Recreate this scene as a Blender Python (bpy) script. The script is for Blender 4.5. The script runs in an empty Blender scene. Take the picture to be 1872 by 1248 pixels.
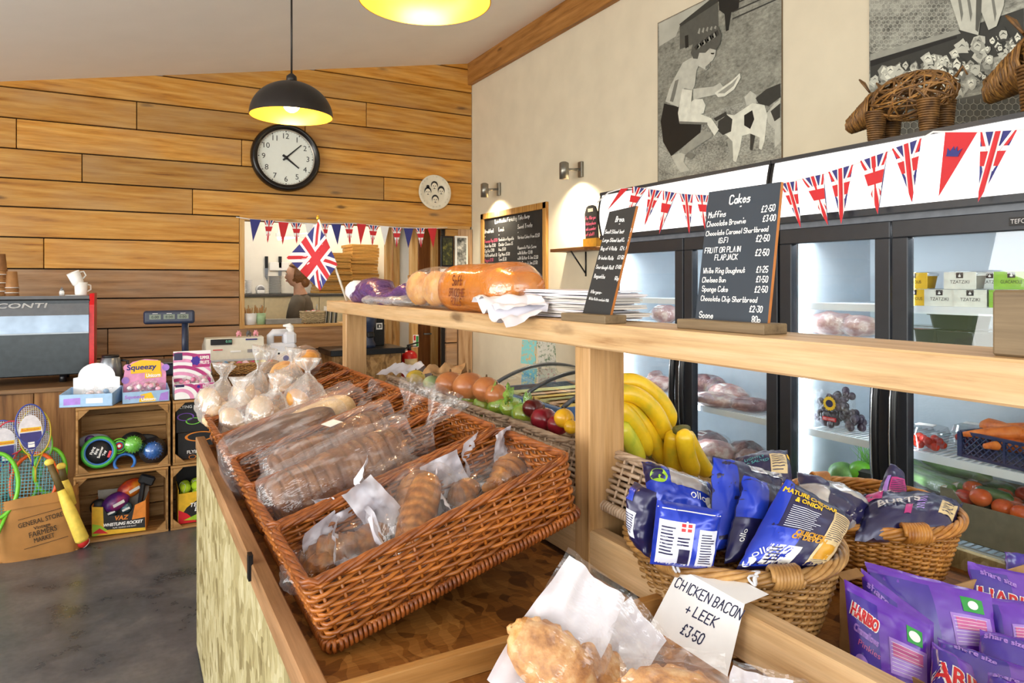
import bpy, bmesh, math, random
from math import sin, cos, pi, radians as R, sqrt, atan2
from mathutils import Vector as V, Matrix as Mx, noise as NZ, Euler
S = bpy.context.scene
COL = S.collection
rnd = random.Random(7)
# ---------------------------------------------------------------- camera
H0 = 1.55; FPX = 1265.0; HOR = 518.0; YAW = math.atan2(936 - 235, FPX)
cd = bpy.data.cameras.new('camera'); cam = bpy.data.objects.new('camera', cd); COL.objects.link(cam)
cd.sensor_width = 36; cd.lens = FPX / 1872 * 36; cd.shift_y = -(624 - HOR) / 1872; cd.clip_start = .02
cam.location = (0, 0, H0); cam.rotation_euler = (pi / 2, 0, -YAW); S.camera = cam
SY, CY = sin(YAW), cos(YAW)
def pt(px, py, X=None, Y=None, Z=None, D=None):
    """photo measurement -> place on the plane X=, Y=, Z= or at distance D"""
    u = (px - 936) / FPX; w = (HOR - py) / FPX
    rx = SY + CY * u; ry = CY - SY * u
    if D is None:
        if X is not None: D = X / rx
        elif Y is not None: D = Y / ry
        else: D = (Z - H0) / w
    return V((rx * D, ry * D, H0 + w * D))
# ---------------------------------------------------------------- world, exposure
S.view_settings.view_transform = 'Standard'; S.view_settings.look = 'None'
S.view_settings.gamma = 1; S.view_settings.exposure = 0.36
wd = bpy.data.worlds.new('sky'); S.world = wd; wd.use_nodes = True
nt = wd.node_tree; N = nt.nodes; L = nt.links
bg = N['Background']; tc = N.new('ShaderNodeTexCoord'); sp = N.new('ShaderNodeSeparateXYZ'); cr = N.new('ShaderNodeValToRGB')
mp = N.new('ShaderNodeMapRange'); mp.inputs[1].default_value = -1; mp.inputs[2].default_value = 1
L.new(tc.outputs['Generated'], sp.inputs[0]); L.new(sp.outputs[2], mp.inputs[0]); L.new(mp.outputs[0], cr.inputs[0]); L.new(cr.outputs[0], bg.inputs[0])
e = cr.color_ramp.elements
e[0].position = .2; e[0].color = (.9, .86, .78, 1); e[1].position = 1; e[1].color = (.55, .72, 1, 1)
for p, c in ((.40, (.75, .72, .62, 1)), (.492, (.25, .36, .10, 1)), (.508, (1, 1, 1, 1)), (.6, (.9, .95, 1, 1))):
    q = e.new(p); q.color = c
bg.inputs[1].default_value = 1.5
# daylight through the glazed front and side of the shop (open sides of the room)
def area(name, loc, rot, sx, sy, power, col=(1, 1, 1), spread=None):
    d = bpy.data.lights.new(name, 'AREA'); d.shape = 'RECTANGLE'; d.size = sx; d.size_y = sy; d.energy = power; d.color = col
    if spread: d.spread = spread
    o = bpy.data.objects.new(name, d); COL.objects.link(o); o.location = loc; o.rotation_euler = rot; return o
def point(name, loc, power, col, r=.03):
    d = bpy.data.lights.new(name, 'POINT'); d.energy = power; d.color = col; d.shadow_soft_size = r
    o = bpy.data.objects.new(name, d); COL.objects.link(o); o.location = loc; return o
area('window_daylight', (-4.2, 1.5, 1.7), (0, -R(112), 0), 2.4, 6.0, 250, (1, .98, .95))
area('shopfront_daylight', (-.5, -3.0, 1.7), (R(112), 0, 0), 5, 2.4, 100, (1, .98, .95))
# ---------------------------------------------------------------- colour + materials
def lin(c):
    if isinstance(c, str):
        c = c.lstrip('#'); c = [int(c[i:i + 2], 16) / 255 for i in (0, 2, 4)]
    return tuple((x / 12.92 if x <= .04045 else ((x + .055) / 1.055) ** 2.4) for x in c) + (1,)
MATS = {}
class Nd:
    def __init__(s, name):
        s.m = bpy.data.materials.new(name); s.m.use_nodes = True; s.t = s.m.node_tree
        s.b = s.t.nodes['Principled BSDF']; s.o = s.t.nodes['Material Output']
    def n(s, typ, **kw):
        x = s.t.nodes.new('ShaderNode' + typ)
        for k, v in kw.items():
            if k.startswith('i'):
                i = k[1:]; i = int(i) if i.isdigit() else i
                x.inputs[i].default_value = v
            else: setattr(x, k, v)
        return x
    def l(s, a, b): s.t.links.new(a, b)
    def mix(s, a, b, fac, mode='MIX'):
        x = s.n('Mix', data_type='RGBA', blend_type=mode)
        for i, q in ((0, fac), (6, a), (7, b)):
            if hasattr(q, 'is_output'): s.l(q, x.inputs[i])
            else: x.inputs[i].default_value = q
        return x.outputs[2]
    def ramp(s, fac, *stops):
        x = s.n('ValToRGB'); el = x.color_ramp.elements
        while len(el) < len(stops): el.new(.5)
        for k, (p, c) in zip(el, stops):
            k.position = p; k.color = c if len(c) == 4 else tuple(c) + (1,)
        s.l(fac, x.inputs[0]); return x.outputs[0]
    def coord(s, scale=(1, 1, 1), per_island=True):
        t = s.n('TexCoord'); m = s.n('Mapping'); s.l(t.outputs['Object'], m.inputs[0]); m.inputs['Scale'].default_value = scale
        if per_island:
            g = s.n('NewGeometry'); k = s.n('Vector', ) if False else s.n('CombineXYZ')
            q = s.n('Math', operation='MULTIPLY', i1=37.0); s.l(g.outputs['Random Per Island'], q.inputs[0])
            for i in range(3): s.l(q.outputs[0], k.inputs[i])
            s.l(k.outputs[0], m.inputs['Location']); s.isl = g.outputs['Random Per Island']
        return m.outputs[0]
    def noise(s, vec, scale, detail=3, rough=.5):
        x = s.n('TexNoise'); s.l(vec, x.inputs['Vector']); x.inputs['Scale'].default_value = scale; x.inputs['Detail'].default_value = detail; x.inputs['Roughness'].default_value = rough
        return x.outputs[0]
    def bump(s, h, strength=.3, dist=.005):
        x = s.n('Bump'); x.inputs['Strength'].default_value = strength; x.inputs['Distance'].default_value = dist
        s.l(h, x.inputs['Height']); s.l(x.outputs[0], s.b.inputs['Normal']); return x.outputs[0]
def M(name, col, rough=.5, metal=0, var=.12, vs=30, bump=0, bs=80, spec=None, coat=0, emis=0, sss=0, alpha=1):
    """plain procedural material: base colour with a little noise, optional bump / emission"""
    if name in MATS: return MATS[name]
    k = Nd(name); c = lin(col); b = k.b
    vec = k.coord(per_island=False)
    nz = k.noise(vec, vs, 3)
    d = tuple(x * (1 - var) for x in c[:3]) + (1,); li = tuple(min(1, x * (1 + var)) for x in c[:3]) + (1,)
    cc = k.ramp(nz, (.3, d), (.7, li)); k.l(cc, b.inputs['Base Color'])
    b.inputs['Roughness'].default_value = rough; b.inputs['Metallic'].default_value = metal
    if spec is not None: b.inputs['Specular IOR Level'].default_value = spec
    if coat: b.inputs['Coat Weight'].default_value = coat
    if emis: k.l(cc, b.inputs['Emission Color']); b.inputs['Emission Strength'].default_value = emis
    if sss: b.inputs['Subsurface Weight'].default_value = sss; b.inputs['Subsurface Radius'].default_value = (.01, .005, .003)
    if bump: k.bump(k.noise(vec, bs, 4), bump)
    MATS[name] = k.m; return k.m
def wood(name, c1, c2, c3, axis=0, rough=.55, gs=1.0, isl=.35, knots=1, bump=.15, grey=None):
    """plank wood: stretched grain along an axis, knots, tone shifting from board to board"""
    if name in MATS: return MATS[name]
    k = Nd(name); b = k.b
    sc = [14 * gs] * 3; sc[axis] = 1.1 * gs
    vec = k.coord(tuple(sc))
    g = k.noise(vec, 2.2, 6, .65)
    w = k.n('TexWave', wave_type='BANDS', bands_direction='DIAGONAL'); w.inputs['Scale'].default_value = .6; w.inputs['Distortion'].default_value = 9; w.inputs['Detail'].default_value = 3
    k.l(vec, w.inputs['Vector'])
    mm = k.n('Math', operation='MULTIPLY_ADD', i1=.16); k.l(w.outputs[1], mm.inputs[0]); k.l(g, mm.inputs[2])
    fs = [60 * gs] * 3; fs[axis] = 2.0 * gs
    fg = k.noise(k.coord(tuple(fs)), 2.5, 4, .6)
    col = k.ramp(mm.outputs[0], (.30, lin(c3)), (.47, lin(c2)), (.78, lin(c1)))
    col = k.mix(col, k.ramp(fg, (.3, (.80, .78, .76)), (.65, (1.06, 1.05, 1.04))), .8, 'MULTIPLY')
    if knots:
        s2 = [5.5] * 3; s2[axis] = 1.7
        v2 = k.coord(tuple(s2)); vo = k.n('TexVoronoi'); k.l(v2, vo.inputs['Vector']); vo.inputs['Scale'].default_value = 1.0
        nd = k.noise(v2, 9, 2); ad = k.n('Math', operation='MULTIPLY_ADD', i1=.10); k.l(nd, ad.inputs[0]); k.l(vo.outputs[0], ad.inputs[2])
        kc = k.ramp(ad.outputs[0], (.09, lin('#4a2a10')), (.17, (1, 1, 1, 1)))
        col = k.mix(col, kc, .75 * knots, 'MULTIPLY')
    tone = k.ramp(k.isl, (0, (1 - isl,) * 3), (1, (1 + isl * .35, 1 + isl * .3, 1 + isl * .25)))
    col = k.mix(col, tone, 1.0, 'MULTIPLY')
    if grey:
        fac, gcol = grey
        n2 = k.noise(k.coord((1.2, 1.2, 3)), 1.6, 4)
        col = k.mix(col, lin(gcol), k.ramp(n2, (.42, (0, 0, 0)), (.75, (fac,) * 3)))
    k.l(col, b.inputs['Base Color']); b.inputs['Roughness'].default_value = rough; b.inputs['Specular IOR Level'].default_value = .35
    if bump: k.bump(g, bump, .004)
    MATS[name] = k.m; return k.m
def osb(name, a, bcol, c, axis=(2, 2, 1)):
    if name in MATS: return MATS[name]
    k = Nd(name); v = k.coord(axis, False)
    nz = k.n('TexNoise'); k.l(v, nz.inputs['Vector']); nz.inputs['Scale'].default_value = 8
    vm = k.n('VectorMath', operation='MULTIPLY_ADD'); k.l(nz.outputs[1], vm.inputs[0]); vm.inputs[1].default_value = (.09, .09, .09); k.l(v, vm.inputs[2])
    x = k.n('TexVoronoi'); k.l(vm.outputs[0], x.inputs['Vector']); x.inputs['Scale'].default_value = 17; x.inputs['Randomness'].default_value = 1
    x2 = k.n('TexVoronoi'); mp = k.n('Mapping'); k.l(vm.outputs[0], mp.inputs[0]); mp.inputs['Scale'].default_value = (2.6, .8, .8); mp.inputs['Rotation'].default_value = (.4, .5, .8); k.l(mp.outputs[0], x2.inputs['Vector']); x2.inputs['Scale'].default_value = 20
    s = k.n('SeparateColor'); k.l(x.outputs[1], s.inputs[0]); s2 = k.n('SeparateColor'); k.l(x2.outputs[1], s2.inputs[0])
    m = k.n('Math', operation='MULTIPLY_ADD', i1=.5); k.l(s2.outputs[0], m.inputs[0]); h = k.n('Math', operation='MULTIPLY', i1=.5); k.l(s.outputs[1], h.inputs[0]); k.l(h.outputs[0], m.inputs[2])
    col = k.ramp(m.outputs[0], (.12, lin(c)), (.45, lin(bcol)), (.9, lin(a)))
    fine = k.noise(k.coord((3, 40, 6), False), 5, 4); col = k.mix(col, k.ramp(fine, (.3, (.6, .6, .6)), (.7, (1.1, 1.1, 1.1))), .6, 'MULTIPLY')
    k.l(col, k.b.inputs['Base Color']); k.b.inputs['Roughness'].default_value = .5; k.bump(m.outputs[0], .15, .003)
    MATS[name] = k.m; return k.m
def film(name, tint='#ffffff', body=.10, rough=.12, bs=45, bst=.7, edge=.5, gloss=.07, glint_k=.22):
    """thin clear plastic wrap: mostly see-through with crinkled gloss and painted-in glint streaks"""
    if name in MATS: return MATS[name]
    k = Nd(name); v = k.coord((.4, 1, 1), False); t = k.n('BsdfTransparent'); t.inputs[0].default_value = (1, 1, 1, 1)
    b = k.b; b.inputs['Base Color'].default_value = lin(tint); b.inputs['Roughness'].default_value = rough; b.inputs['Specular IOR Level'].default_value = .9
    h = k.noise(v, bs, 3, .6); nb = k.bump(h, bst, .01)
    g = k.n('BsdfGlossy'); g.inputs['Roughness'].default_value = rough; k.l(nb, g.inputs['Normal'])
    lw = k.n('LayerWeight'); lw.inputs[0].default_value = .35; k.l(nb, lw.inputs['Normal'])
    streak = k.ramp(k.noise(k.coord((.25, 1, 1), False), bs * .6, 3, .7), (.56, (0, 0, 0)), (.70, (1, 1, 1)))  # whitish noise streaks painted into the film to imitate sharp highlights
    f = k.n('Math', operation='MULTIPLY_ADD', i1=edge, i2=body); k.l(lw.outputs[1], f.inputs[0])
    f2 = k.n('Math', operation='MULTIPLY_ADD', i1=glint_k); k.l(streak, f2.inputs[0]); k.l(f.outputs[0], f2.inputs[2])
    x = k.n('MixShader'); k.l(f2.outputs[0], x.inputs[0]); k.l(t.outputs[0], x.inputs[1]); k.l(b.outputs[0], x.inputs[2])
    y = k.n('MixShader', i0=gloss); k.l(x.outputs[0], y.inputs[1]); k.l(g.outputs[0], y.inputs[2])
    k.l(y.outputs[0], k.o.inputs[0]); MATS[name] = k.m; return k.m
def pane(name, tint=(.96, .98, .98), refl=.06):
    if name in MATS: return MATS[name]
    k = Nd(name); t = k.n('BsdfTransparent'); t.inputs[0].default_value = tint + (1,)
    g = k.n('BsdfGlossy'); g.inputs['Roughness'].default_value = .01
    lw = k.n('LayerWeight', i0=.5); f = k.n('Math', operation='POWER', i1=5.0); k.l(lw.outputs[1], f.inputs[0]); m = k.n('Math', operation='MULTIPLY_ADD', i1=.9, i2=refl); k.l(f.outputs[0], m.inputs[0])
    x = k.n('MixShader'); k.l(m.outputs[0], x.inputs[0]); k.l(t.outputs[0], x.inputs[1]); k.l(g.outputs[0], x.inputs[2])
    k.l(x.outputs[0], k.o.inputs[0]); MATS[name] = k.m; return k.m
def glow(name, col, st):
    if name in MATS: return MATS[name]
    k = Nd(name); c = lin(col); k.b.inputs['Base Color'].default_value = c; k.b.inputs['Emission Color'].default_value = c; k.b.inputs['Emission Strength'].default_value = st
    MATS[name] = k.m; return k.m
# ---------------------------------------------------------------- mesh building
_bc = {}
def _boxgeo(sx, sy, sz, bev, seg):
    key = (round(sx, 4), round(sy, 4), round(sz, 4), bev, seg)
    if key in _bc: return _bc[key]
    bm = bmesh.new(); bmesh.ops.create_cube(bm, size=1)
    for q in bm.verts: q.co = V((q.co.x * sx, q.co.y * sy, q.co.z * sz))
    if bev: bmesh.ops.bevel(bm, geom=list(bm.edges), offset=bev, segments=seg, profile=.5, affect='EDGES')
    bm.verts.index_update(); r = ([q.co.copy() for q in bm.verts], [[q.index for q in f.verts] for f in bm.faces]); bm.free()
    _bc[key] = r; return r
def TR(loc=(0, 0, 0), rot=(0, 0, 0), sc=1):
    m = Mx.Translation(loc) @ Euler(rot).to_matrix().to_4x4()
    return m @ (Mx.Diagonal((sc, sc, sc, 1)) if not hasattr(sc, '__len__') else Mx.Diagonal(tuple(sc) + (1,)))
class MB:
    def __init__(s, T=None): s.v = []; s.f = []; s.mi = []; s.sm = []; s.mats = []; s.T = T
    def add(s, vs, fs, mat, smooth=False, T=None):
        o = len(s.v); vs = [V(q) for q in vs]
        if T is not None: vs = [T @ q for q in vs]
        if s.T is not None: vs = [s.T @ q for q in vs]
        s.v += vs
        if mat not in s.mats: s.mats.append(mat)
        i = s.mats.index(mat)
        for f in fs: s.f.append([o + q for q in f]); s.mi.append(i); s.sm.append(smooth)
        return s
    def box(s, c, size, mat, rot=(0, 0, 0), bev=0, seg=1, T=None):
        vs, fs = _boxgeo(*size, bev, seg); M_ = TR(c, rot)
        return s.add(vs, fs, mat, False, (T @ M_) if T is not None else M_)
    def span(s, a, b, mat, bev=0):
        a = V(a); b = V(b); return s.box((a + b) / 2, tuple(abs(x) for x in (b - a)), mat, bev=bev)
    def beam(s, a, b, w, t, mat, bev=0, up=(0, 0, 1)):
        a = V(a); b = V(b); z = (b - a); ln = z.length; z.normalize(); x = V(up).cross(z)
        if x.length < 1e-4: x = V((1, 0, 0)).cross(z)
        x.normalize(); y = z.cross(x); m = Mx((x, y, z)).transposed().to_4x4(); m.translation = (a + b) / 2
        vs, fs = _boxgeo(w, t, ln, bev, 1); return s.add(vs, fs, mat, False, m)
    def tube(s, path, r, mat, seg=6, closed=False, caps=True, T=None, flat=1.0):
        p = [V(q) for q in path]; n = len(p); rr = r if hasattr(r, '__len__') else [r] * n
        vs = []; fs = []; nrm = None
        for i in range(n):
            a = p[(i - 1) % n] if closed or i > 0 else p[i]; b = p[(i + 1) % n] if closed or i < n - 1 else p[i]
            t = (b - a); t = t.normalized() if t.length > 1e-9 else V((0, 0, 1))
            if nrm is None:
                nrm = t.orthogonal().normalized() if abs(t.z) > .9 else t.cross(V((0, 0, 1))).normalized()
            nrm = (nrm - t * nrm.dot(t))
            nrm = nrm.normalized() if nrm.length > 1e-6 else t.orthogonal().normalized()
            bn = t.cross(nrm)
            for k in range(seg):
                q = 2 * pi * k / seg; vs.append(p[i] + (nrm * cos(q) + bn * sin(q) * flat) * rr[i])
        for i in range(n if closed else n - 1):
            j = (i + 1) % n
            for k in range(seg):
                k2 = (k + 1) % seg; fs.append([i * seg + k, i * seg + k2, j * seg + k2, j * seg + k])
        if caps and not closed:
            fs.append(list(range(seg))[::-1]); fs.append([(n - 1) * seg + k for k in range(seg)])
        return s.add(vs, fs, mat, True, T)
    def lathe(s, prof, mat, seg=24, T=None, smooth=True, sx=1, sy=1, cap=True):
        vs = []; fs = []; n = len(prof)
        for r, z in prof:
            for k in range(seg):
                a = 2 * pi * k / seg; vs.append((r * cos(a) * sx, r * sin(a) * sy, z))
        for i in range(n - 1):
            for k in range(seg):
                k2 = (k + 1) % seg; fs.append([i * seg + k, i * seg + k2, (i + 1) * seg + k2, (i + 1) * seg + k])
        if n == 2 and min(prof[0][0], prof[1][0]) < 1e-6: cap = False
        if cap and prof[0][0] > 1e-6: fs.append(list(range(seg))[::-1])
        if cap and prof[-1][0] > 1e-6: fs.append([(n - 1) * seg + k for k in range(seg)])
        return s.add(vs, fs, mat, smooth, T)
    def cyl(s, c, r, h, mat, seg=20, rot=(0, 0, 0), r2=None, T=None, sm=True):
        m = TR(c, rot); return s.lathe([(r, -h / 2), (r if r2 is None else r2, h / 2)], mat, seg, (T @ m) if T is not None else m, sm)
    def ell(s, c, rad, mat, rot=(0, 0, 0), nu=16, nv=10, fn=None, T=None, e=1.0):
        """(super)ellipsoid; fn(unit direction) -> scale factor"""
        vs = []; fs = []
        P = lambda x: math.copysign(abs(x) ** e, x)
        for i in range(nv + 1):
            th = pi * i / nv - pi / 2
            for k in range(nu):
                ph = 2 * pi * k / nu
                d = V((P(cos(th)) * P(cos(ph)), P(cos(th)) * P(sin(ph)), P(sin(th))))
                q = fn(V((cos(th) * cos(ph), cos(th) * sin(ph), sin(th)))) if fn else 1
                vs.append(V((d.x * rad[0], d.y * rad[1], d.z * rad[2])) * q)
        for i in range(nv):
            for k in range(nu):
                k2 = (k + 1) % nu; fs.append([i * nu + k, i * nu + k2, (i + 1) * nu + k2, (i + 1) * nu + k])
        m = TR(c, rot); return s.add(vs, fs, mat, True, (T @ m) if T is not None else m)
    def poly(s, pts, mat, T=None): return s.add([q if len(q) == 3 else (q[0], q[1], 0) for q in pts], [list(range(len(pts)))], mat, False, T)
    def prism(s, pts, h, mat, T=None):
        n = len(pts); vs = [(x, y, 0) for x, y in pts] + [(x, y, h) for x, y in pts]
        fs = [list(range(n))[::-1], [n + i for i in range(n)]] + [[i, (i + 1) % n, n + (i + 1) % n, n + i] for i in range(n)]
        return s.add(vs, fs, mat, False, T)
    def grid(s, nu, nv, fn, mat, smooth=True, thick=0, T=None):
        vs = [V(fn(i / nu, j / nv)) for j in range(nv + 1) for i in range(nu + 1)]
        fs = [[j * (nu + 1) + i, j * (nu + 1) + i + 1, (j + 1) * (nu + 1) + i + 1, (j + 1) * (nu + 1) + i] for j in range(nv) for i in range(nu)]
        return s.add(vs, fs, mat, smooth, T)
    def ob(s, name, parent=None, loc=None, rot=None):
        me = bpy.data.meshes.new(name); me.from_pydata([tuple(q) for q in s.v], [], s.f)
        for m in s.mats: me.materials.append(m)
        me.polygons.foreach_set('material_index', s.mi); me.polygons.foreach_set('use_smooth', s.sm); me.update()
        o = bpy.data.objects.new(name, me); COL.objects.link(o)
        if parent: o.parent = parent
        if loc is not None: o.location = loc
        if rot is not None: o.rotation_euler = rot
        return o
def thing(name, label, cat, loc=(0, 0, 0), rot=(0, 0, 0), group=None):
    o = bpy.data.objects.new(name, None); COL.objects.link(o); o.empty_display_size = .05
    o.location = loc; o.rotation_euler = rot; return tag(o, label, cat, group)
def tag(o, label, cat, group=None):
    o['label'] = label; o['category'] = cat
    if group: o['group'] = group
    return o
def struct(o): o['kind'] = 'structure'; return o
KIDS = {}
def dup(root, loc, rot=(0, 0, 0), label=None, group=None, scale=None):
    kids = [c for c in bpy.data.objects if c.parent == root] if root.name not in KIDS else KIDS[root.name]
    KIDS[root.name] = kids
    r = root.copy(); COL.objects.link(r); r.location = loc; r.rotation_euler = rot
    if scale is not None: r.scale = scale if hasattr(scale, '__len__') else (scale,) * 3
    if label: r['label'] = label
    if group: r['group'] = group
    for c in kids:
        d = c.copy(); COL.objects.link(d); d.parent = r
        for g in [x for x in bpy.data.objects if x.parent == c]:
            h = g.copy(); COL.objects.link(h); h.parent = d
    return r
# ---------------------------------------------------------------- lettering
GL = dict(A="022842 1535", B="02082837362505 2534332202", C="4738180703123243", D="02082837332202", E="48080242 0535", F="480802 0535", G="473818070312324345 2545", H="0208 4248 0545", I="2228", J="3833221203", K="0208 480542", L="080242", M="0208254842", N="02084248", O="180703123243473818", P="02083847463505", Q="180703123243473818 2442", R="02083847463505 2542", S="473818070615354443321203", T="0848 2822", U="080312324348", V="082248", W="0812253248", X="0842 4802", Y="0825 482522", Z="08480242",
 a="35150403122233 3532", b="0802 0415253433221203", c="3425150403122233", d="3832 3425150403122233", e="043425150403122233", f="38281712 0535", g="3425150403122233 3531201001", h="0802 0415253432", i="1512 1718", j="25211000 2728", k="0802 350432", l="1812", m="0502 04152422 24354442", n="0502 0415253432", o="150403122233342515", p="0500 0415253433221203", q="3530 3425150403122233", r="0502 04152535", s="35150424332202", t="1813122233 0535", u="0503122233 3532", v="051235", w="0512243245", x="0532 3502", y="0512 3500", z="05350232")
GL.update({'0': "180703122233372818", '1': "071812", '2': "07182837360232", '3': "0838253433221203", '4': "2822 280434", '5': "380805253433221203", '6': "372818070312223334251504", '7': "083812", '8': "15060718283736251504031222333425", '9': "36372818070615253632", '£': "3728171302 0232 0525", '+': "0444 2226", '·': "1415", '.': "1213", '-': "0434", '&': "4217283603122244", "'": "1718", '(': "28171322", ')': "08171302", '~': "04152435", ':': "1314 1617", ',': "1201", '/': "0238"})
def glyph_w(ch):
    if ch == ' ': return 2.6
    g = GL.get(ch)
    return (max(int(p) for st in g.split() for p in st[0::2]) + 1.5) if g else 2.5
def write(mb, text, x, y, size, mat, T, th=.12, slant=.08, jit=.12, align='l', seed=1, wmax=None):
    """single-stroke handwriting; size = cap height; lies in the plane of T, z slightly in front"""
    q = random.Random(seed + len(text)); u = size / 6.0; wid = sum(glyph_w(c) for c in text) * u * .82
    sx = .82
    if wmax and wid > wmax: sx *= wmax / wid; wid = wmax
    if align == 'c': x -= wid / 2
    if align == 'r': x -= wid
    w = size * th / 2
    for ch in text:
        g = GL.get(ch)
        if g:
            jx, jy = q.uniform(-jit, jit), q.uniform(-jit, jit) * 1.5
            for st in g.split():
                P = []
                for i in range(0, len(st) - 1, 2):
                    a = int(st[i]) + jx + q.uniform(-jit, jit); b = int(st[i + 1]) - 2 + jy + q.uniform(-jit, jit)
                    P.append(V((x + (a * sx + b * slant) * u, y + b * u, 0)))
                for a, b in zip(P, P[1:]):
                    d = b - a
                    if d.length < 1e-6: continue
                    d.normalize(); nn = V((-d.y, d.x, 0)) * w; a2 = a - d * w * .6; b2 = b + d * w * .6
                    mb.add([a2 - nn, b2 - nn, b2 + nn, a2 + nn], [[0, 1, 2, 3]], mat, False, T)
        x += glyph_w(ch) * u * sx
_tc = {}
def tmesh(text):
    if text in _tc: return _tc[text]
    c = bpy.data.curves.new('t', 'FONT'); c.body = text; c.size = 1; c.resolution_u = 3
    o = bpy.data.objects.new('t', c); COL.objects.link(o); bpy.context.view_layer.update()
    me = bpy.data.meshes.new_from_object(o.evaluated_get(bpy.context.evaluated_depsgraph_get()))
    vs = [v.co.copy() for v in me.vertices]; fs = [list(p.vertices) for p in me.polygons]
    bpy.data.objects.remove(o); bpy.data.curves.remove(c); bpy.data.meshes.remove(me)
    x0 = min(v.x for v in vs); x1 = max(v.x for v in vs)
    for v in vs: v.x -= (x0 + x1) / 2
    _tc[text] = (vs, fs, x1 - x0); return _tc[text]
def printed(mb, text, x, y, size, mat, T, width=None, bold=0, shear=0, warp=None):
    """printed lettering, centred on x, baseline y, size = cap height"""
    vs, fs, w = tmesh(text); k = size / .69; kx = k if width is None else width / w
    offs = [(0, 0)] if not bold else [(dx * bold, dy * bold) for dx in (-1, 1) for dy in (-1, 1)]
    for i, (dx, dy) in enumerate(offs):
        out = [V((x + v.x * kx + v.y * k * shear + dx, y + v.y * k + dy, i * 2e-5)) for v in vs]
        if warp: out = [V(warp(p)) for p in out]
        mb.add(out, fs, mat, False, T)
def frame(o, xdir, ydir):
    """matrix whose local x,y lie along xdir,ydir at o (z = outward)"""
    x = V(xdir).normalized(); z = x.cross(V(ydir)).normalized(); y = z.cross(x)
    m = Mx((x, y, z)).transposed().to_4x4(); m.translation = V(o); return m
def nz(p, s=1.0, seed=0): return NZ.noise(V(p) * s + V((seed * 7.3, seed * 3.1, seed * 1.7)))
# ================================================================ THE SETTING
XW = 3.02
YW = pt(863, 300, X=XW).y
plank = wood('plank_wood', '#dba654', '#c4862f', '#93591c', 0, .5, 1.0, .32, 1, .2, (.5, '#a88a66'))
planklow = wood('plank_wood_worn', '#c09468', '#a0744a', '#6e4a2a', 0, .55, 1.0, .25, 1, .2, (.6, '#a89684'))
pine = wood('pine_timber', '#e0b97e', '#cf9c58', '#a8743a', 2, .5, 1.2, .2, .7, .1)
pinex = wood('pine_rail', '#e0b97e', '#cf9c58', '#a8743a', 0, .5, 1.2, .2, .7, .1)
piney = wood('pine_beam', '#b98446', '#9d6a30', '#6b431c', 1, .5, 1.0, .2, .8, .1)
dark_gap = M('dark_gap', '#1c140c', .9)
plaster = M('cream_plaster', '#ddd2ba', .85, var=.04, vs=5, bump=.06, bs=60)
white_paint = M('white_paint', '#f1eee6', .8, var=.03, vs=6)
ceil_m = M('ceiling_paint', '#f3f0ea', .85, var=.02, vs=3)
# ceiling heights along the back wall
cA = pt(0, 149, Y=YW); cB = pt(860, 116, Y=YW); CS = (cB.z - cA.z) / (cB.x - cA.x)
def czat(x): return cA.z + CS * (x - cA.x)
# floor
k = Nd('floor_vinyl'); v = k.coord((1, 1, 1), False); n1 = k.noise(v, 3, 6, .65); n2 = k.noise(v, 40, 3)
col = k.ramp(n1, (.35, lin('#3d3e42')), (.5, lin('#56565a')), (.7, lin('#6c6a6a'))); col = k.mix(col, k.ramp(n2, (.35, (.8, .8, .8)), (.6, (1.05, 1.05, 1.05))), .7, 'MULTIPLY')
k.l(col, k.b.inputs['Base Color']); rr = k.ramp(n1, (.3, (.22,) * 3), (.7, (.42,) * 3)); k.l(rr, k.b.inputs['Roughness']); k.bump(n1, .04)
floor_m = k.m
b = MB(); b.span((-5, -3.2, -.12), (XW + .12, YW + 6.2, 0), floor_m); struct(b.ob('floor'))
b = MB(); x0, x1 = -5.2, XW + .12
b.add([(x0, -3.2, czat(x0)), (x1, -3.2, czat(x1)), (x1, YW + .1, czat(x1)), (x0, YW + .1, czat(x0)), (x0, -3.2, czat(x0) + .12), (x1, -3.2, czat(x1) + .12), (x1, YW + .1, czat(x1) + .12), (x0, YW + .1, czat(x0) + .12)],
      [[0, 1, 2, 3], [7, 6, 5, 4], [0, 4, 5, 1], [1, 5, 6, 2], [2, 6, 7, 3], [3, 7, 4, 0]], ceil_m); struct(b.ob('ceiling'))
b = MB(); b.span((XW, -3.2, 0), (XW + .12, YW + 3.4, czat(XW) + .05), plaster); struct(b.ob('wall_right'))
# beam along the top of the right wall
zb = pt(866, 155, X=XW).z
b = MB(); b.span((XW - .05, -3.2, zb), (XW, YW, czat(XW) + .04), piney, .004); struct(b.ob('trim_1'))
# hatch / doorway in the plank wall
hx0 = pt(447, 500, Y=YW).x; hx1 = pt(705, 500, Y=YW).x; hx2 = pt(812, 500, Y=YW).x
hzt = pt(650, 411, Y=YW).z; hzs = pt(540, 592, Y=YW).z
zr = [pt(400, y, Y=YW).z for y in (152, 202, 251, 300, 348, 394, 443, 494, 543.5, 595, 646)]
rows = [4.4, zr[0] + .23 + .23, zr[0] + .23] + zr
while rows[-1] > .25: rows.append(rows[-1] - .228)
rows.append(0)
joints = {3: [670], 4: [558, 250], 5: [442, 30], 6: [150, 702], 7: [352], 8: [], 9: [80], 12: [197], 11: [-60], 10: [-40], 13: [300], 14: [500], 2: [200], 15: [250]}
b = MB(); T0 = .035
def planks(b, xa, xb, za, zb_, js, mat):
    xs = [xa] + sorted(j for j in js if xa + .05 < j < xb - .05) + [xb]
    for p, q in zip(xs, xs[1:]):
        if q - p > .02: b.span((p + .003, YW, zb_ + .005), (q - .003, YW + T0, za - .005), mat, .0025)
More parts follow.
